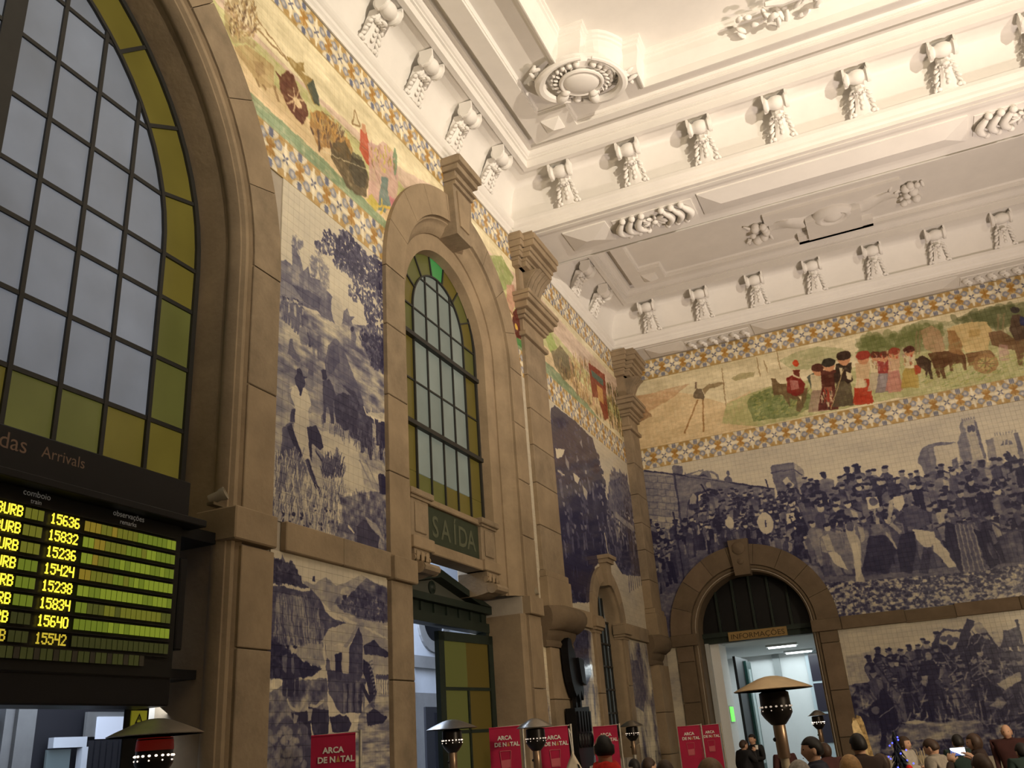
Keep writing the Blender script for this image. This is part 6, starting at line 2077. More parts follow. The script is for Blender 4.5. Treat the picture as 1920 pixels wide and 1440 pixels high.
# ---- information room behind the end wall
E = E1['c']
yb = .40
dr2 = struct('door_2')
MB().box((E - 1.0, yb, 3.20), (E + 1.0, yb + .10, 3.30)).box((E - 1.0, yb - .05, 3.30), (E + 1.0, yb + .10, 3.38)).build('transom', M_GREENIRON, dr2)
P = [(E + 1.0, 3.38)] + arc(E, 3.38, 1.0, 0, PI, 20)
MB().prism(P, -yb - .08, -yb - .05, XE).build('fanlight_backing', M_BLACK, dr2)
pmn = [glassmat('dark_fanlight', (.03, .035, .03), (.010, .012, .012), .7), glassmat('dark_fanlight_green', (.03, .035, .03), (.014, .017, .014), .7)]
half_ = [(E - .96, 3.40), (E + .96, 3.40)] + arc(E, 3.40, .95, 0, PI, 24)
V = [E - .96 + 1.92 * i / 6 for i in range(7)]
for a, b in zip(V[:-1], V[1:]):
    for z0, z1 in ((3.40, 3.80), (3.80, 4.4)):
        q = clip_convex([(a + .02, z0 + .02), (b - .02, z0 + .02), (b - .02, z1 - .02), (a + .02, z1 - .02)], half_)
        if len(q) > 2:
            MB().prism(q, -yb - .05, -yb - .03, XE).build('fanlight_pane', random.choice(pmn), dr2)
for v in V[1:-1]:
    MB().box((v - .02, yb - .02, 3.38), (v + .02, yb + .05, 3.38 + math.sqrt(.97 ** 2 - (v - E) ** 2))).build('fanlight_bar', M_GREENIRON, dr2)
sgn = thing('information_sign', 'brown INFORMAÇÕES board over the information room door', 'sign', (1.75, yb - .06, 3.205))
MB().box((-.52, -.03, 0), (.52, 0, .155)).build('board', mat('sign_brown', (.30, .20, .075), .6, .15, 8), sgn)
text_mesh('lettering', 'INFORMAÇÕES', .125, mat('sign_letter_dark', (.05, .03, .012), .6), sgn, lambda u, v, h: (u, -.032, v), 0, .028, 0, sx=1.12)
room = struct('information_room')
Y2 = 4.6
MB().box((-.5, yb + .2, ZF - .05), (4.6, Y2, ZF)).build('room_floor', M_FLOOR, room)
MB().box((-.5, yb + .2, 3.20), (4.6, Y2 + .2, 3.33)).build('room_ceiling', M_WHITEWALL, room)
MB().box((-.5, Y2, ZF), (4.6, Y2 + .2, 3.7)).build('room_back_wall', M_WHITEWALL, room)
MB().box((-.6, yb + .2, ZF), (-.5, Y2, 3.7)).box((4.5, yb + .2, ZF), (4.6, Y2, 3.7)).build('room_side_wall', M_WHITEWALL, room)
MB().box((E - .96, yb + .1, ZF), (E - .74, yb + .75, 3.6)).build('white_return', M_WHITEWALL, room)
MB().box((E + 1.04, yb + .1, ZF), (4.5, yb + .2, 3.7)).box((-.5, yb + .1, ZF), (E - .96, yb + .2, 3.7)).build('room_front_wall', M_WHITEWALL, room)
MB().box((E - .97, yb - .02, ZF), (E - .90, yb + .1, 3.21)).build('door_frame', mat('pale_frame', (.45, .47, .47), .6), room)
M_TUBE = emis('lamp_tube', (.92, 1.0, 1.0), 9.0)
for x, y in ((1.92, 2.05), (2.0, 4.0)):
    t = thing('ceiling_lamp', 'bright tube lamp on information room ceiling, ' + ('the nearer one' if y < 2.5 else 'the farther one'), 'lamp', (x, y, 3.14))
    MB().box((-.30, -.10, .02), (.30, .10, .06)).build('tray', M_WHITEWALL, t)
    MB().box((-.26, -.05, -.005), (.26, .05, .02)).build('tube', M_TUBE, t)
# mullioned doors at the back
M_PDOOR = mat('pale_blue_door', (.52, .60, .64), .6)
M_NIGHT = mat('night_pane', (.045, .04, .055), .15)
gd = thing('glazed_doors', 'pale blue glazed doors with dark panes at the back of information room', 'door', (2.9, Y2, ZF))
MB().box((-.85, -.06, 0), (1.3, 0, 2.45)).build('door_case', M_PDOOR, gd)
for k in range(4):
    for r_ in range(3):
        a = -.78 + .50 * k
        MB().box((a, -.075, .55 + .62 * r_), (a + .19, -.06, 1.12 + .62 * r_)).box((a + .21, -.075, .55 + .62 * r_), (a + .40, -.06, 1.12 + .62 * r_)).build('pane', M_NIGHT, gd)
ms = thing('map_board', 'pale map poster board with a yellow patch inside the information room', 'poster', (3.25, 3.4, ZF))
MB().box((-.62, -.02, .25), (.62, .02, 1.42)).build('board', mat('map_paper', (.50, .60, .58), .7, .2, 3), ms)
MB().add([(.1 + .36 * math.cos(a) * (1 + .15 * math.sin(3 * a)), -.024, .80 + .24 * math.sin(a)) for a in [2 * PI * k / 16 for k in range(16)]], [tuple(range(16))]).build('yellow_area', mat('map_yellow', (.60, .60, .16), .7), ms)
MB().add([(-.38 + .2 * math.cos(a), -.023, .72 + .36 * math.sin(a)) for a in [2 * PI * k / 12 for k in range(12)]], [tuple(range(12))]).build('blue_area', mat('map_blue', (.33, .52, .68), .7), ms)
MB().box((-.52, -.026, .30), (-.34, -.022, .46)).build('symbol_patch', mat('symbol_navy', (.02, .03, .07), .6), ms)
MB().tube([(-.45, -.03, .42), (-.43, -.03, .37), (-.40, -.03, .37)], .008, 6).build('symbol_mark', M_WHITE, ms)
MB().box((-.60, -.01, 0), (-.55, .03, .25)).box((.55, -.01, 0), (.60, .03, .25)).build('board_leg', M_STEEL, ms)
ld = thing('dark_green_leaf', 'dark green door leaf folded open inside the information room', 'door', (1.08, 1.5, ZF))
MB().box((-.05, 0, 0), (.0, 1.4, 2.25)).build('leaf', M_BLACK, ld)
MB().box((.0, .85, 0), (.05, 1.4, 2.2)).build('leaf_frame', mat('bottle_green', (.01, .05, .045), .4), ld)
MB().box((.05, .98, .3), (.06, 1.26, 2.05)).build('leaf_glass', mat('leaf_glass', (.3, .38, .38), .2), ld)
es = thing('emergency_sign', 'small lit green emergency sign at left jamb of the information room', 'sign', (E - .74, .72, 1.86))
MB().box((0, -.12, 0), (.03, .12, .25)).build('lit_face', emis('green_light', (.18, 1.0, .12), 1.3), es)
MB().box((-.01, -.14, -.02), (.01, .14, .27)).build('housing', M_STEEL, es)
ch = MB().box((1.35, Y2 - .06, 2.6), (1.5, Y2, 3.19))
ch.build('wall_duct', mat('duct_grey', (.34, .36, .36), .7), room)

# ---- iron sculpture on the pier under the corbel
M_SCULP = mat('black_iron_sculpture', (.010, .010, .012), .45, .3, 6, metal=.3)
st = thing('iron_sculpture', 'tall black iron sculpture of bird and box torso fixed to the pier', 'sculpture', (.10, -5.12, 1.55))
SK = lambda u, v, h: (h * .8, u * .70 - .03, v - 1.55)
# outline in the sculpture's own plane
head = [(-.30, 2.92), (-.24, 2.98), (-.10, 2.97), (-.06, 2.88), (.04, 2.82), (.10, 2.70), (.36, 2.70), (.38, 2.56), (.33, 2.48), (.36, 2.32), (.30, 2.22), (.20, 2.34), (.12, 2.20), (.04, 2.30), (-.06, 2.26), (-.16, 2.34), (-.24, 2.44), (-.30, 2.60), (-.32, 2.78)]
MB().prism(head, 0, .12, SK).build('bird_head', M_SCULP, st)
MB().prism([(.06, 2.74), (.34, 2.72), (.36, 2.40), (.16, 2.44)], .12, .17, SK).build('wing_plate', M_SCULP, st)
MB().box(SK(-.02, 2.0, .02), SK(.06, 2.32, .08)).box(SK(.22, 2.0, .02), SK(.30, 2.3, .08)).build('neck_strut', M_SCULP, st)
torso = [(-.36, 2.12), (.42, 2.14), (.46, 1.62), (.40, 1.44), (-.26, 1.42), (-.34, 1.60)]
MB().prism(torso, 0, .16, SK).build('torso_box', M_SCULP, st)
rb = MB()
for k in range(5):
    u = -.24 + .15 * k
    rb.blob(SK(u, 1.74, .17), (.03, .045, .09), None, 8, 6)
    rb.prism([(u - .05, 2.08), (u + .03, 2.08), (u + .02, 1.84), (u - .03, 1.84)], .16, .19, SK)
rb.build('torso_relief', M_SCULP, st)
for s in (-1, 1):
    MB().prism([(.04 + s * .16 - .11, 1.44), (.04 + s * .16 + .11, 1.44), (.04 + s * .13 + .08, .80), (.04 + s * .13 - .08, .80)], 0, .11, SK).build('leg', M_SCULP, st)
MB().box(SK(-.30, .74, 0), SK(.38, .82, .2)).build('plinth', M_SCULP, st)

# ================================================================== PEOPLE AND STREET FURNITURE (metres)
S = 1


def at(px, py, depth):
    """a point of the picture at a given distance from the lens, in metres"""
    d = R0 * ((px - 960) / 1653.74) - U0 * ((py - 720) / 1653.74) + F0
    return CM + d * depth


def heater(px, py, depth, dia, label, m_hood, glow=0.0, red=0.0, post=None):
    p = at(px, py, depth)
    k = dia / .85
    t = thing('patio_heater', label, 'heater', (p.x, p.y, 0), 0, 'gas patio heaters')
    z = p.z
    MB().lathe([(.425 * k, -.012), (.43 * k, -.004), (.36 * k, .03), (.25 * k, .075), (.15 * k, .115), (.07 * k, .135), (.002, .14), (.002, .128), (.07 * k, .123), (.24 * k, .062), (.35 * k, .018), (.42 * k, -.012)], (0, 0, z), (0, 0, 1), 32).build('hood', m_hood, t, True, 60)
    MB().lathe([(.12, -.02), (.16, -.04), (.165, -.20), (.17, -.25), (.14, -.30), (.08, -.37), (.05, -.38)], (0, 0, z), (0, 0, 1), 20).build('burner', mat('burner_black', (.02, .017, .016), .35, metal=.5), t, True, 40)
    if red:
        MB().lathe([(.155, -.03), (.163, -.06), (.168, -.13), (.167, -.14)], (0, 0, z), (0, 0, 1), 20, False).build('hot_mesh', emis('red_hot_mesh', (.5, .02, .01), red), t, True)
    if glow:
        gl = MB()
        for i in range(18):
            a = 2 * PI * i / 18
            gl.blob((.168 * math.cos(a), .168 * math.sin(a), z - .185), (.014, .014, .010), None, 6, 4)
            if i % 2:
                gl.blob((.170 * math.cos(a), .170 * math.sin(a), z - .225), (.007, .007, .007), None, 6, 4)
        gl.build('flame_ports', emis('flame_port', (1.0, .80, .62), glow), t)
    MB().lathe([(.06, -.37), (.068, -.38), (.068, -.70), (.06, -.71)], (0, 0, z), (0, 0, 1), 16).build('control_collar', mat('collar_bronze', (.30, .21, .14), .35, metal=.7), t, True, 40)
    MB().blob((-.065, -.03, z - .52), (.022, .022, .022)).build('control_knob', M_BLACK, t, True)
    MB().lathe([(.048, .75), (.048, z - .70)], (0, 0, 0), (0, 0, 1), 14).build('post', post or M_STEELPOST, t, True, 40)
    MB().lathe([(.24, .02), (.24, .70), (.20, .76), (.05, .77)], (0, 0, 0), (0, 0, 1), 20).build('gas_housing', M_STEEL, t, True, 40)
    MB().lathe([(.27, 0), (.27, .04), (.22, .06)], (0, 0, 0), (0, 0, 1), 20).build('base', M_BLACK, t, True, 40)
    return t


M_HOOD = mat('grey_hood_metal', (.42, .40, .36), .32, .15, 5, metal=.9)
M_HOODG = mat('golden_hood_metal', (.60, .46, .27), .36, .15, 5, metal=.8)
M_CREAMPOST = mat('cream_post', (.42, .35, .24), .6, .25, 9)
heater(292, 1377, 8.2, .85, 'grey patio heater glowing red before the arrivals board pier', M_HOOD, 3.0, .10)
heater(847, 1366, 14.8, .85, 'patio heater standing before the open exit door', M_HOOD, 2.0)
heater(1003, 1363, 15.0, .62, 'patio heater between two red banners beside the exit jamb', M_HOOD, .8)
heater(1184, 1361, 23.5, .62, 'small distant patio heater in front of pale tile strip', M_HOOD, 1.2)
heater(1449, 1292, 9.83, .85, 'tall patio heater with golden hood in front of information room', M_HOODG, .5, 0, M_CREAMPOST)
heater(1532, 1341, 25.0, .52, 'far small patio heater glowing white inside the information doorway', M_HOOD, 5.0)


def banner(px, py, depth, wd, yaw, label, pole=1):
    """px, py: middle of the upper hem"""
    p = at(px, py, depth)
    hgt = 1.75 * wd / .55
    t = thing('banner', label, 'banner', (p.x, p.y, 0), yaw, 'red christmas banners')
    z1, z0 = p.z, max(.25, p.z - hgt)
    n = 10
    ring = []
    for k in range(n + 1):
        v = z1 + (z0 - z1) * k / n
        ring.append([(-wd / 2 + wd * i / 6, .008 * math.sin(i * 1.1 + k * .6) * (k / n), v) for i in range(7)])
    mbn = MB()
    mbn.loft(ring, False, False)
    mbn.loft([[(x, y + .006, z) for x, y, z in r_] for r_ in ring], False, False)
    mbn.tube([(-wd / 2, .003, z1), (wd / 2, .003, z1)], .012, 8)
    mbn.build('cloth', M_CRIMSON, t, True)
    fb_ = lambda u, v, h: (u, -.012, v)
    sz = wd * .175
    text_mesh('lettering', 'ARCA', sz, M_WHITE, t, fb_, 0, z1 - wd * .38, 0, bold=.006 * wd)
    text_mesh('lettering', 'DE N', sz, M_WHITE, t, fb_, wd * .055, z1 - wd * .58, 0, 'RIGHT', bold=.006 * wd)
    text_mesh('lettering', 'TAL', sz, M_WHITE, t, fb_, wd * .165, z1 - wd * .58, 0, 'LEFT', bold=.006 * wd)
    MB().add([fb_(wd * .065, z1 - wd * .58, 0), fb_(wd * .155, z1 - wd * .58, 0), fb_(wd * .11, z1 - wd * .44, 0)], [(0, 1, 2)]).build('tree_mark', mat('gold_print', (.50, .25, .08), .7), t)
    gl = MB()
    for a, b in (((-.18, .72), (-.14, 1.25)), ((.18, .72), (.14, 1.25)), ((-.14, 1.25), (.14, 1.25)), ((-.18, .72), (.18, .72))):
        gl.tube([fb_(a[0] * wd, z1 - a[1] * wd, 0), fb_(b[0] * wd, z1 - b[1] * wd, 0)], .006 * wd / .55, 5)
    gl.add([fb_(-.155 * wd, z1 - 1.0 * wd, 0), fb_(.155 * wd, z1 - .98 * wd, 0), fb_(.142 * wd, z1 - 1.23 * wd, 0), fb_(-.142 * wd, z1 - 1.23 * wd, 0)], [(0, 1, 2, 3)])
    gl.build('glass_print', M_PINKPRINT, t)
    ps = MB()
    x = pole * (wd / 2 + .06)
    ps.lathe([(.022, 0), (.022, z1 + .04)], (x, .02, 0), (0, 0, 1), 10).tube([(x, .02, z1 + .02), (-pole * wd / 2, .003, z1)], .010, 6)
    ps.box((x - .18, -.18, 0), (x + .18, .2, .04))
    ps.build('pole', M_STEELPOST, t, True, 40)
    return t


yaw0 = math.radians(22)
banner(625, 1378, 11.1, .55, math.radians(30), 'nearest crimson ARCA DE NATAL banner in front of the mill tile mural')
banner(945, 1364, 16.0, .55, yaw0, 'crimson banner standing just right of the exit door leaf')
banner(1037, 1364, 16.8, .55, yaw0, 'crimson banner with a white bag hanging on its pole')
banner(1134, 1362, 20.2, .55, yaw0, 'crimson banner half hidden behind the man with red scarf')
banner(1290, 1362, 22.7, .55, yaw0, 'left one of two crimson banners beside the information door')
banner(1329, 1360, 23.6, .52, yaw0, 'right one of two crimson banners beside the information door')

# white bag hanging from a banner pole
p = at(1066, 1366, 16.2)
bg = thing('cloth_bag', 'white cloth bag hung by two cords from a banner pole', 'bag', (p.x, p.y, p.z), yaw0)
ol = [(.02, -.38), (.0, -.45), (-.05, -.55), (-.10, -.66), (-.13, -.70), (-.20, -.74), (-.10, -.76), (-.11, -.95), (.20, -.95), (.24, -.80), (.17, -.66), (.10, -.52), (.05, -.42)]
rings = []
for h, e in ((-.07, .75), (-.04, .95), (0, 1), (.04, .95), (.07, .75)):
    rings.append([(.06 + (u - .06) * e, h - .05, -.68 + (v + .68) * e) for u, v in ol])
MB().loft(rings).build('bag_body', mat('cream_canvas', (.60, .52, .40), .8, .12, 9), bg, True, 50)
MB().tube([(.03, -.05, -.42), (.0, -.02, 0)], .008, 5).tube([(.05, -.05, -.42), (.04, -.02, -.10), (.0, -.02, 0)], .008, 5).build('cord', M_WHITE, bg)
MB().prism([(.10, -.60), (.13, -.62), (.19, -.80), (.18, -.92), (.15, -.80)], -.135, -.125, lambda u, v, h: (u, h, v)).build('dark_slit', M_BLACK, bg)

# golden plank-like decoration behind the crowd
p = at(1610, 1344, 15.5)
pk = thing('gilded_plank', 'gold streaked wooden plank standing behind dark haired person by end wall', 'plank', (p.x, p.y, 0), math.radians(15))
MB().prism([(-.13, p.z - .06), (-.10, p.z), (-.05, p.z - .03), (-.03, p.z + .03), (.03, p.z), (.06, p.z - .10), (.22, 0), (-.14, 0)], -.03, .03, lambda u, v, h: (u, h, v)).build('plank', mat('gold_streaked_wood', (.52, .36, .14), .5, 0, 14, col2=(.10, .06, .02)), pk)
MB().prism([(-.15, p.z - .12), (-.12, p.z - .06), (-.06, p.z - .05), (.02, p.z - .35), (.05, 0), (-.16, 0)], -.055, -.03, lambda u, v, h: (u, h, v)).build('bark_strip', mat('pale_gold_wood', (.60, .45, .22), .5, .4, 11), pk)

# ------------------------------------------------------------------ people
SKIN = mat('skin', (.50, .30, .20), .6)
SKIN_D = mat('skin_shaded', (.40, .24, .16), .6)


def hairmat(name, c):
    return mat(name, c, .55, .35, 40)


def skinned(name, joints, edges, m, parent, sub=2):
    """one continuous body grown round a skeleton of (x, y, z, radius)"""
    me = bpy.data.meshes.new(name)
    me.from_pydata([j[:3] for j in joints], edges, [])
    o_ = link(name, me, parent)
    sk = o_.modifiers.new('skin', 'SKIN')
    sk.use_smooth_shade = True
    lay = me.skin_vertices[0].data
    for i, j in enumerate(joints):
        r_ = j[3]
        lay[i].radius = (r_, r_) if not isinstance(r_, tuple) else r_
        lay[i].use_root = (i == 0)
    sb = o_.modifiers.new('sub', 'SUBSURF')
    sb.levels = sb.render_levels = sub
    dg = bpy.context.evaluated_depsgraph_get()
    me2 = bpy.data.meshes.new_from_object(o_.evaluated_get(dg))
    o_.modifiers.clear()
    o_.data = me2
    bpy.data.meshes.remove(me)
    me2.name = name
    me2.materials.clear()
    me2.materials.append(m)
    me2.polygons.foreach_set('use_smooth', [True] * len(me2.polygons))
    return o_


def person(px, py, depth, label, coat, hair, yaw, h_head=.235, style='short', pose='stand', tilt=0.0, turn=0.0, extra=None, wide=1.0):
    """px, py: top of the hair; yaw: heading (0 looks along +y, away from the lens)"""
    p = at(px, py, depth)
    H = p.z
    t = thing('person', label, 'person', (p.x, p.y, 0), yaw)
    k = H / 1.72
    hd = h_head
    zc = H - hd * .53
    # clothed body: pelvis, spine, neck, arms, legs
    w_ = .19 * wide
    J = [(0, 0, .92 * k, .155 * wide), (0, .0, 1.12 * k, .145 * wide), (0, .0, 1.32 * k, .165 * wide), (0, .01, 1.44 * k, .10), (0, .02, 1.50 * k, .062),
         (.09, 0, .86 * k, .11), (.10, .02, .48 * k, .075), (.10, 0, .09, .055), (.10, .14, .05, .045),
         (-.09, 0, .86 * k, .11), (-.10, .02, .48 * k, .075), (-.10, 0, .09, .055), (-.10, .14, .05, .045)]
    Ed = [(0, 1), (1, 2), (2, 3), (3, 4), (0, 5), (5, 6), (6, 7), (7, 8), (0, 9), (9, 10), (10, 11), (11, 12)]
    hands = []
    for s in (1, -1):
        i = len(J)
        if pose == 'phone':
            A = [(s * w_, 0, 1.40 * k, .075), (s * .28, .20, 1.34 * k, .052), (s * .12, .44, 1.62 * k, .036)]
        elif pose == 'fold':
            A = [(s * w_, 0, 1.40 * k, .075), (s * .27, .05, 1.14 * k, .055), (s * .05, .24, 1.16 * k, .040)]
        elif pose == 'drink' and s > 0:
            A = [(s * w_, 0, 1.40 * k, .075), (s * .25, .10, 1.17 * k, .055), (s * .08, .24, 1.42 * k, .038)]
        else:
            A = [(s * w_, 0, 1.40 * k, .075), (s * .25, -.02, 1.12 * k, .055), (s * .25, .08, .88 * k, .040)]
        J += A
        Ed += [(2, i), (i, i + 1), (i + 1, i + 2)]
        a, b = Vector(A[1][:3]), Vector(A[2][:3])
        hands.append((b, (b - a).normalized(), s))
    skinned('clothed_body', J, Ed, coat, t)
    # head: skull, jaw, nose, ears, eyes, mouth as one skin surface
    Rm = Matrix.Rotation(turn, 3, 'Z') @ Matrix.Rotation(tilt, 3, 'X')
    hc = Vector((0, .03, zc))
    n, m_ = 18, 14
    rings = []
    for i in range(m_ + 1):
        th = PI * i / m_
        ring = []
        for q in range(n):
            ph = 2 * PI * q / n
            x, y, z = math.sin(th) * math.cos(ph), math.sin(th) * math.sin(ph), -math.cos(th)
            sx, sy, sz = .335 * hd, .41 * hd, .5 * hd
            X, Y, Z = x * sx, y * sy, z * sz
            if z < -.1:
                f = 1 + .38 * (z + .1)
                X *= f
                Y = Y * (1 + .25 * (z + .1)) + (.03 * hd if y > 0 else 0)
            if y > .75 and abs(x) < .35:
                Y += .115 * hd * max(0, 1 - abs(x) / .28) * max(0, 1 - abs(z + .16) / .24)     # nose
                Y -= .05 * hd * max(0, 1 - abs(z + .62) / .10)
            if y > .5 and .18 < abs(x) < .62:
                Y -= .05 * hd * max(0, 1 - abs(z - .04) / .16)                                    # eye sockets
            ring.append(tuple(hc + Rm @ Vector((X, Y, Z))))
        rings.append(ring)
    hm = MB().loft(rings)
    for s in (1, -1):
        hm.blob(hc + Rm @ Vector((s * .34 * hd, -.01, -.05 * hd)), (.03 * hd, .09 * hd, .14 * hd), Rm, 8, 6)
    hm.loft([[tuple(hc + Vector((.058 * math.cos(a), .058 * math.sin(a) - .012, z))) for a in [2 * PI * q / 12 for q in range(12)]] for z in (-.30, -.12, -.05)])
    ho = hm.build('head', SKIN, t, True, 80)
    ey = MB()
    for s in (1, -1):
        ey.blob(hc + Rm @ Vector((s * .14 * hd, .345 * hd, .01)), (.040 * hd, .03 * hd, .026 * hd), Rm, 8, 6)
    ey.build('eyes', M_BLACK, t, True)
    MB().blob(hc + Rm @ Vector((0, .385 * hd, -.29 * hd)), (.10 * hd, .02 * hd, .022 * hd), Rm, 8, 5).build('mouth', mat('lips', (.36, .15, .12), .6), t, True)
    # hair
    rings = []
    for i in range(m_ + 1):
        th = PI * i / m_
        ring = []
        for q in range(n):
            ph = 2 * PI * q / n
            x, y, z = math.sin(th) * math.cos(ph), math.sin(th) * math.sin(ph), -math.cos(th)
            f = 1.11 + .025 * math.sin(9 * ph + 5 * z)
            X, Y, Z = x * .345 * hd * f, (y * .41 * f - .03) * hd, z * .5 * hd * 1.06
            lim = (.30 if y > .35 else (.02 if y > -.1 else -.42)) if style != 'long' else (.34 if y > .35 else (-.5 if y > -.1 else -.9))
            if style == 'balding' and z > .35 and y > -.35:
                X, Y, Z = X * .8, Y * .8, Z * .82
            if z < lim:
                if style == 'long' and y < .35:
                    Z -= .45 * hd * (lim - z)
                    X *= 1.05
                else:
                    X, Y, Z = X * .8, Y * .8 - .01, max(Z, lim * .5 * hd)
            ring.append(tuple(hc + Rm @ Vector((X, Y, Z))))
        rings.append(ring)
    MB().loft(rings).build('hair', hair, t, True, 80)
    # hands
    for b, d, s in hands:
        up = Vector((0, 0, 1)) if abs(d.z) < .8 else Vector((0, 1, 0))
        side = d.cross(up).normalized()
        nrm = side.cross(d).normalized()
        hj = [(*b, .030), (*(b + d * .05), (.040, .022)), (*(b + d * .095), (.040, .018))]
        he = [(0, 1), (1, 2)]
        for q, (o_, l_) in enumerate(((-.030, .065), (-.010, .078), (.010, .074), (.029, .058))):
            i = len(hj)
            a0 = b + d * .095 + side * o_
            hj += [(*a0, .0095), (*(a0 + d * l_ * .55 - nrm * .008), .0085), (*(a0 + d * l_ * .85 - nrm * .032), .0075)]
            he += [(2, i), (i, i + 1), (i + 1, i + 2)]
        i = len(hj)
        a0 = b + d * .035 + side * (-s * .036)
        hj += [(*a0, .011), (*(a0 + d * .035 + side * (-s * .018) - nrm * .01), .0095), (*(a0 + d * .06 + side * (-s * .012) - nrm * .024), .0085)]
        he += [(1, i), (i, i + 1), (i + 1, i + 2)]
        skinned('hand', hj, he, SKIN, t, 1)
    if extra:
        extra(t, hc, Rm, hd, k)
    return t


C_BLACK = mat('black_coat', (.012, .012, .014), .8, .2, 12)
C_NAVY = mat('navy_coat', (.018, .02, .035), .8, .2, 12)
C_BROWN = mat('dark_brown_coat', (.03, .017, .014), .85, .2, 12)
C_MAROON = mat('maroon_coat', (.045, .014, .013), .85, .2, 12)
C_GREY = mat('warm_grey_coat', (.26, .23, .19), .9, .25, 14)
C_GREEN = mat('dark_teal_coat', (.015, .03, .026), .85, .2, 12)
C_WHITE = mat('cream_jumper', (.38, .34, .29), .85, .2, 12)
H_BLACK, H_BROWN, H_LIGHT, H_BLOND, H_GREY = hairmat('black_hair', (.012, .010, .010)), hairmat('dark_brown_hair', (.045, .025, .016)), hairmat('light_brown_hair', (.14, .08, .04)), hairmat('blond_hair', (.42, .25, .11)), hairmat('grey_hair', (.30, .27, .24))
C_RED = mat('red_scarf_wool', (.55, .018, .010), .85, .35, 30)


def red_scarf(t, hc, Rm, hd, k):
    rings = []
    for z, rx, ry in ((-.34, .21, .17), (-.28, .19, .165), (-.22, .155, .145), (-.16, .125, .125), (-.11, .105, .115), (-.10, .085, .095)):
        rings.append([(rx * math.cos(a) * (1 + .03 * math.sin(5 * a + z * 40)), -.01 + ry * math.sin(a), hc.z + z + .012 * math.sin(3 * a + z * 60)) for a in [2 * PI * q / 22 for q in range(22)]])
    MB().loft(rings).build('scarf', C_RED, t, True, 80)
    rings = []
    for z, rx, ry, oy in ((-.46, .20, .13, -.06), (-.38, .205, .15, -.07), (-.32, .17, .13, -.09), (-.30, .12, .09, -.10)):
        rings.append([(rx * math.cos(a), oy + ry * math.sin(a), hc.z + z) for a in [2 * PI * q / 18 for q in range(18)]])
    MB().loft(rings).build('hood', mat('grey_hood_cloth', (.30, .28, .24), .9, .2, 20), t, True, 80)


def phone(t, hc, Rm, hd, k):
    z = 1.72 * k + .005
    MB().box((-.078, .52, z - .040), (.078, .53, z + .040), .003).build('phone_body', M_BLACK, t)
    MB().add([(-.070, .5195, z - .035), (.070, .5195, z - .035), (.070, .5195, z + .035), (-.070, .5195, z + .035)], [(0, 1, 2, 3)]).build('phone_screen', emis('phone_light', (.80, .88, 1.0), 2.2), t)
    MB().add([(-.070, .519, z - .035), (.03, .519, z - .035), (-.01, .519, z - .012), (-.05, .519, z + .004), (-.070, .519, z + .02)], [(0, 1, 2, 3, 4)]).build('phone_picture', emis('phone_blue', (.06, .10, .32), 1.2), t)


def cup(t, hc, Rm, hd, k):
    MB().lathe([(.03, 0), (.036, .09), (.033, .09), (.028, .01)], (.06, .33, 1.46 * k), (0, 0, 1), 12).build('cup', M_WHITE, t, True)


ya = math.radians(22)
person(1130, 1375, 7.4, 'balding person from behind in bright red scarf and grey hood', C_GREY, H_BLACK, ya, .235, 'balding', extra=red_scarf)
person(1410, 1376, 20.5, 'curly dark haired person in black coat in front of information doorway', C_BLACK, H_BLACK, ya + 2.3, .235, 'short', 'fold')
person(1391, 1387, 19.8, 'person drinking from a cup beside curly haired companion at information doorway', C_BLACK, H_BROWN, ya - 1.1, .23, 'short', 'drink', extra=cup)
person(1523, 1380, 8.7, 'black haired person in navy coat turned to the left by doorway', C_NAVY, H_BLACK, ya + 1.2, .24, 'short', turn=.25)
person(1546, 1392, 13.5, 'person in maroon coat behind the black haired one', C_MAROON, H_BROWN, ya + .3, .235, 'long')
person(1606, 1374, 9.7, 'person with dark curly hair seen from behind under gilded plank', C_BROWN, H_BLACK, ya - .1, .24, 'short')
person(1592, 1414, 7.3, 'blond haired person from behind at the bottom edge', C_BLACK, H_BLOND, ya, .235, 'long')
person(1330, 1420, 5.4, 'light brown haired head at bottom edge below the twin banners', C_BROWN, H_LIGHT, ya, .24, 'long')
person(1245, 1424, 8.3, 'dark brown haired head at the bottom edge left of twin banners', C_BROWN, H_BROWN, ya, .235, 'long')
person(1212, 1420, 11.5, 'dark head with reddish cheek low beside the man in scarf', C_BLACK, H_BROWN, ya - 1.0, .235, 'short')
person(1188, 1422, 13.0, 'short dark haired head low between scarf wearer and far heater', C_BLACK, H_BLACK, ya, .235, 'short')
person(1497, 1424, 6.7, 'grey haired head at the bottom edge below the golden heater', C_BLACK, H_GREY, ya, .24, 'short')
person(1466, 1390, 16.5, 'grey haired person with red collar partly behind the golden heater post', C_MAROON, H_GREY, ya + .4, .235, 'short')
person(1652, 1412, 10.2, 'small dark haired child facing sideways beside the blue lights', C_BLACK, H_BROWN, ya + 1.6, .22, 'long')
person(1690, 1380, 14.2, 'long haired woman in white top and dark jacket beside blue lights', C_WHITE, H_BROWN, ya - 2.4, .225, 'long', 'fold')
person(1746, 1384, 11.7, 'dark haired person in pale jacket bending left of the phone', C_GREY, H_BROWN, ya + .8, .235, 'short', tilt=-.35)
person(1793, 1376, 13.6, 'tall dark haired person in black coat left of lit phone', C_GREEN, H_BLACK, ya - .2, .235, 'short', wide=1.05)
person(1826, 1374, 12.2, 'long dark haired person facing left behind the lit phone', C_BROWN, H_BROWN, ya + 1.2, .235, 'long')
person(1838, 1412, 8.0, 'brown haired person holding up a lit phone at bottom right', C_BROWN, H_BROWN, ya - .05, .235, 'short', 'phone', extra=phone)
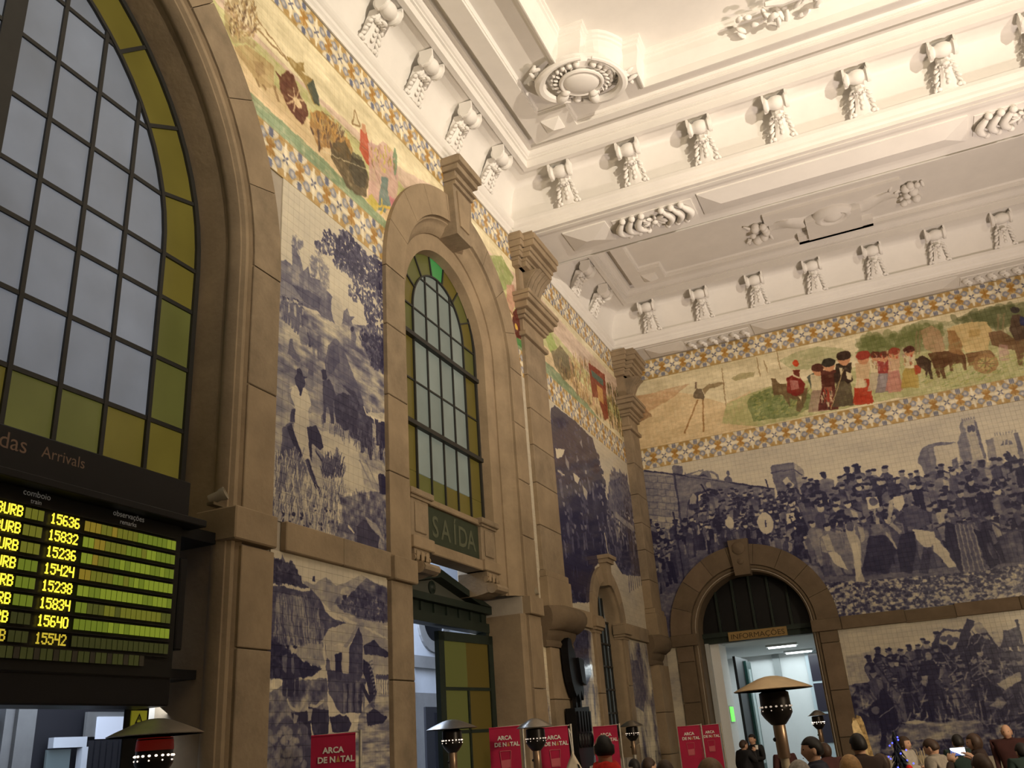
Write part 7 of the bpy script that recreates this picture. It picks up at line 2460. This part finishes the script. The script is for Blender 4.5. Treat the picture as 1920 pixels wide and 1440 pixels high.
person(1884, 1358, 15.0, 'large bald person in dark red coat near the right picture edge', C_MAROON, hairmat('shaved_hair', (.33, .18, .11)), ya + 2.6, .24, 'balding', wide=1.35)
person(1914, 1392, 12.0, 'person in teal coat cut off by the right picture edge', C_GREEN, H_BLACK, ya, .235, 'short')

# ------------------------------------------------------------------ small christmas tree with blue lights
p = at(1676, 1378, 11.0)
tr = thing('christmas_tree', 'small dark tree with a string of blue lights at bottom right', 'tree', (p.x, p.y, 0))
random.seed(50)
MB().lathe([(.05, 0), (.03, p.z - .1)], (0, 0, 0), (0, 0, 1), 8).build('trunk', C_BROWN, tr)
fo = MB()
for k in range(260):
    f = random.random() ** .7
    z = .25 + (p.z - .25) * f
    r_ = .42 * (1 - f) + .02
    a = random.uniform(0, 6.28)
    rr = r_ * random.uniform(.4, 1)
    fo.tube([(0, 0, z + .04), (rr * .6 * math.cos(a), rr * .6 * math.sin(a), z), (rr * math.cos(a), rr * math.sin(a), z - .05)], [.012, .014, .003], 5)
fo.build('branches', mat('dark_fir', (.012, .016, .022), .8), tr)
L_BLUE = emis('blue_bulb', (.05, .06, 1.0), 5.0)
for k in range(34):
    f = k / 34
    z = .5 + (p.z - .5) * f
    a = k * 1.35
    r_ = .42 * (1 - f) + .03
    MB().blob((r_ * math.cos(a), r_ * math.sin(a), z), .010, None, 6, 4).build('light_bulb', L_BLUE, tr, True)
MB().blob((.10, -.16, p.z - .38), (.04, .04, .04)).build('red_bauble', C_RED, tr, True)

# low plants and props in front of the end wall, half lost in the dark
pt = thing('reed_bundle', 'pale dry reed bundle standing low before the end wall beside woman in white', 'reeds', (*at(1722, 1410, 15.0).xy, 0))
rd = MB()
zz = at(1722, 1402, 15.0).z
for k in range(40):
    a = random.uniform(0, 6.28)
    r_ = random.uniform(.02, .16)
    rd.tube([(r_ * .4 * math.cos(a), r_ * .4 * math.sin(a), 0), (r_ * math.cos(a), r_ * math.sin(a), zz * random.uniform(.75, 1.0))], [.008, .005], 4)
rd.build('reeds', mat('dry_reed', (.40, .32, .20), .8), pt)
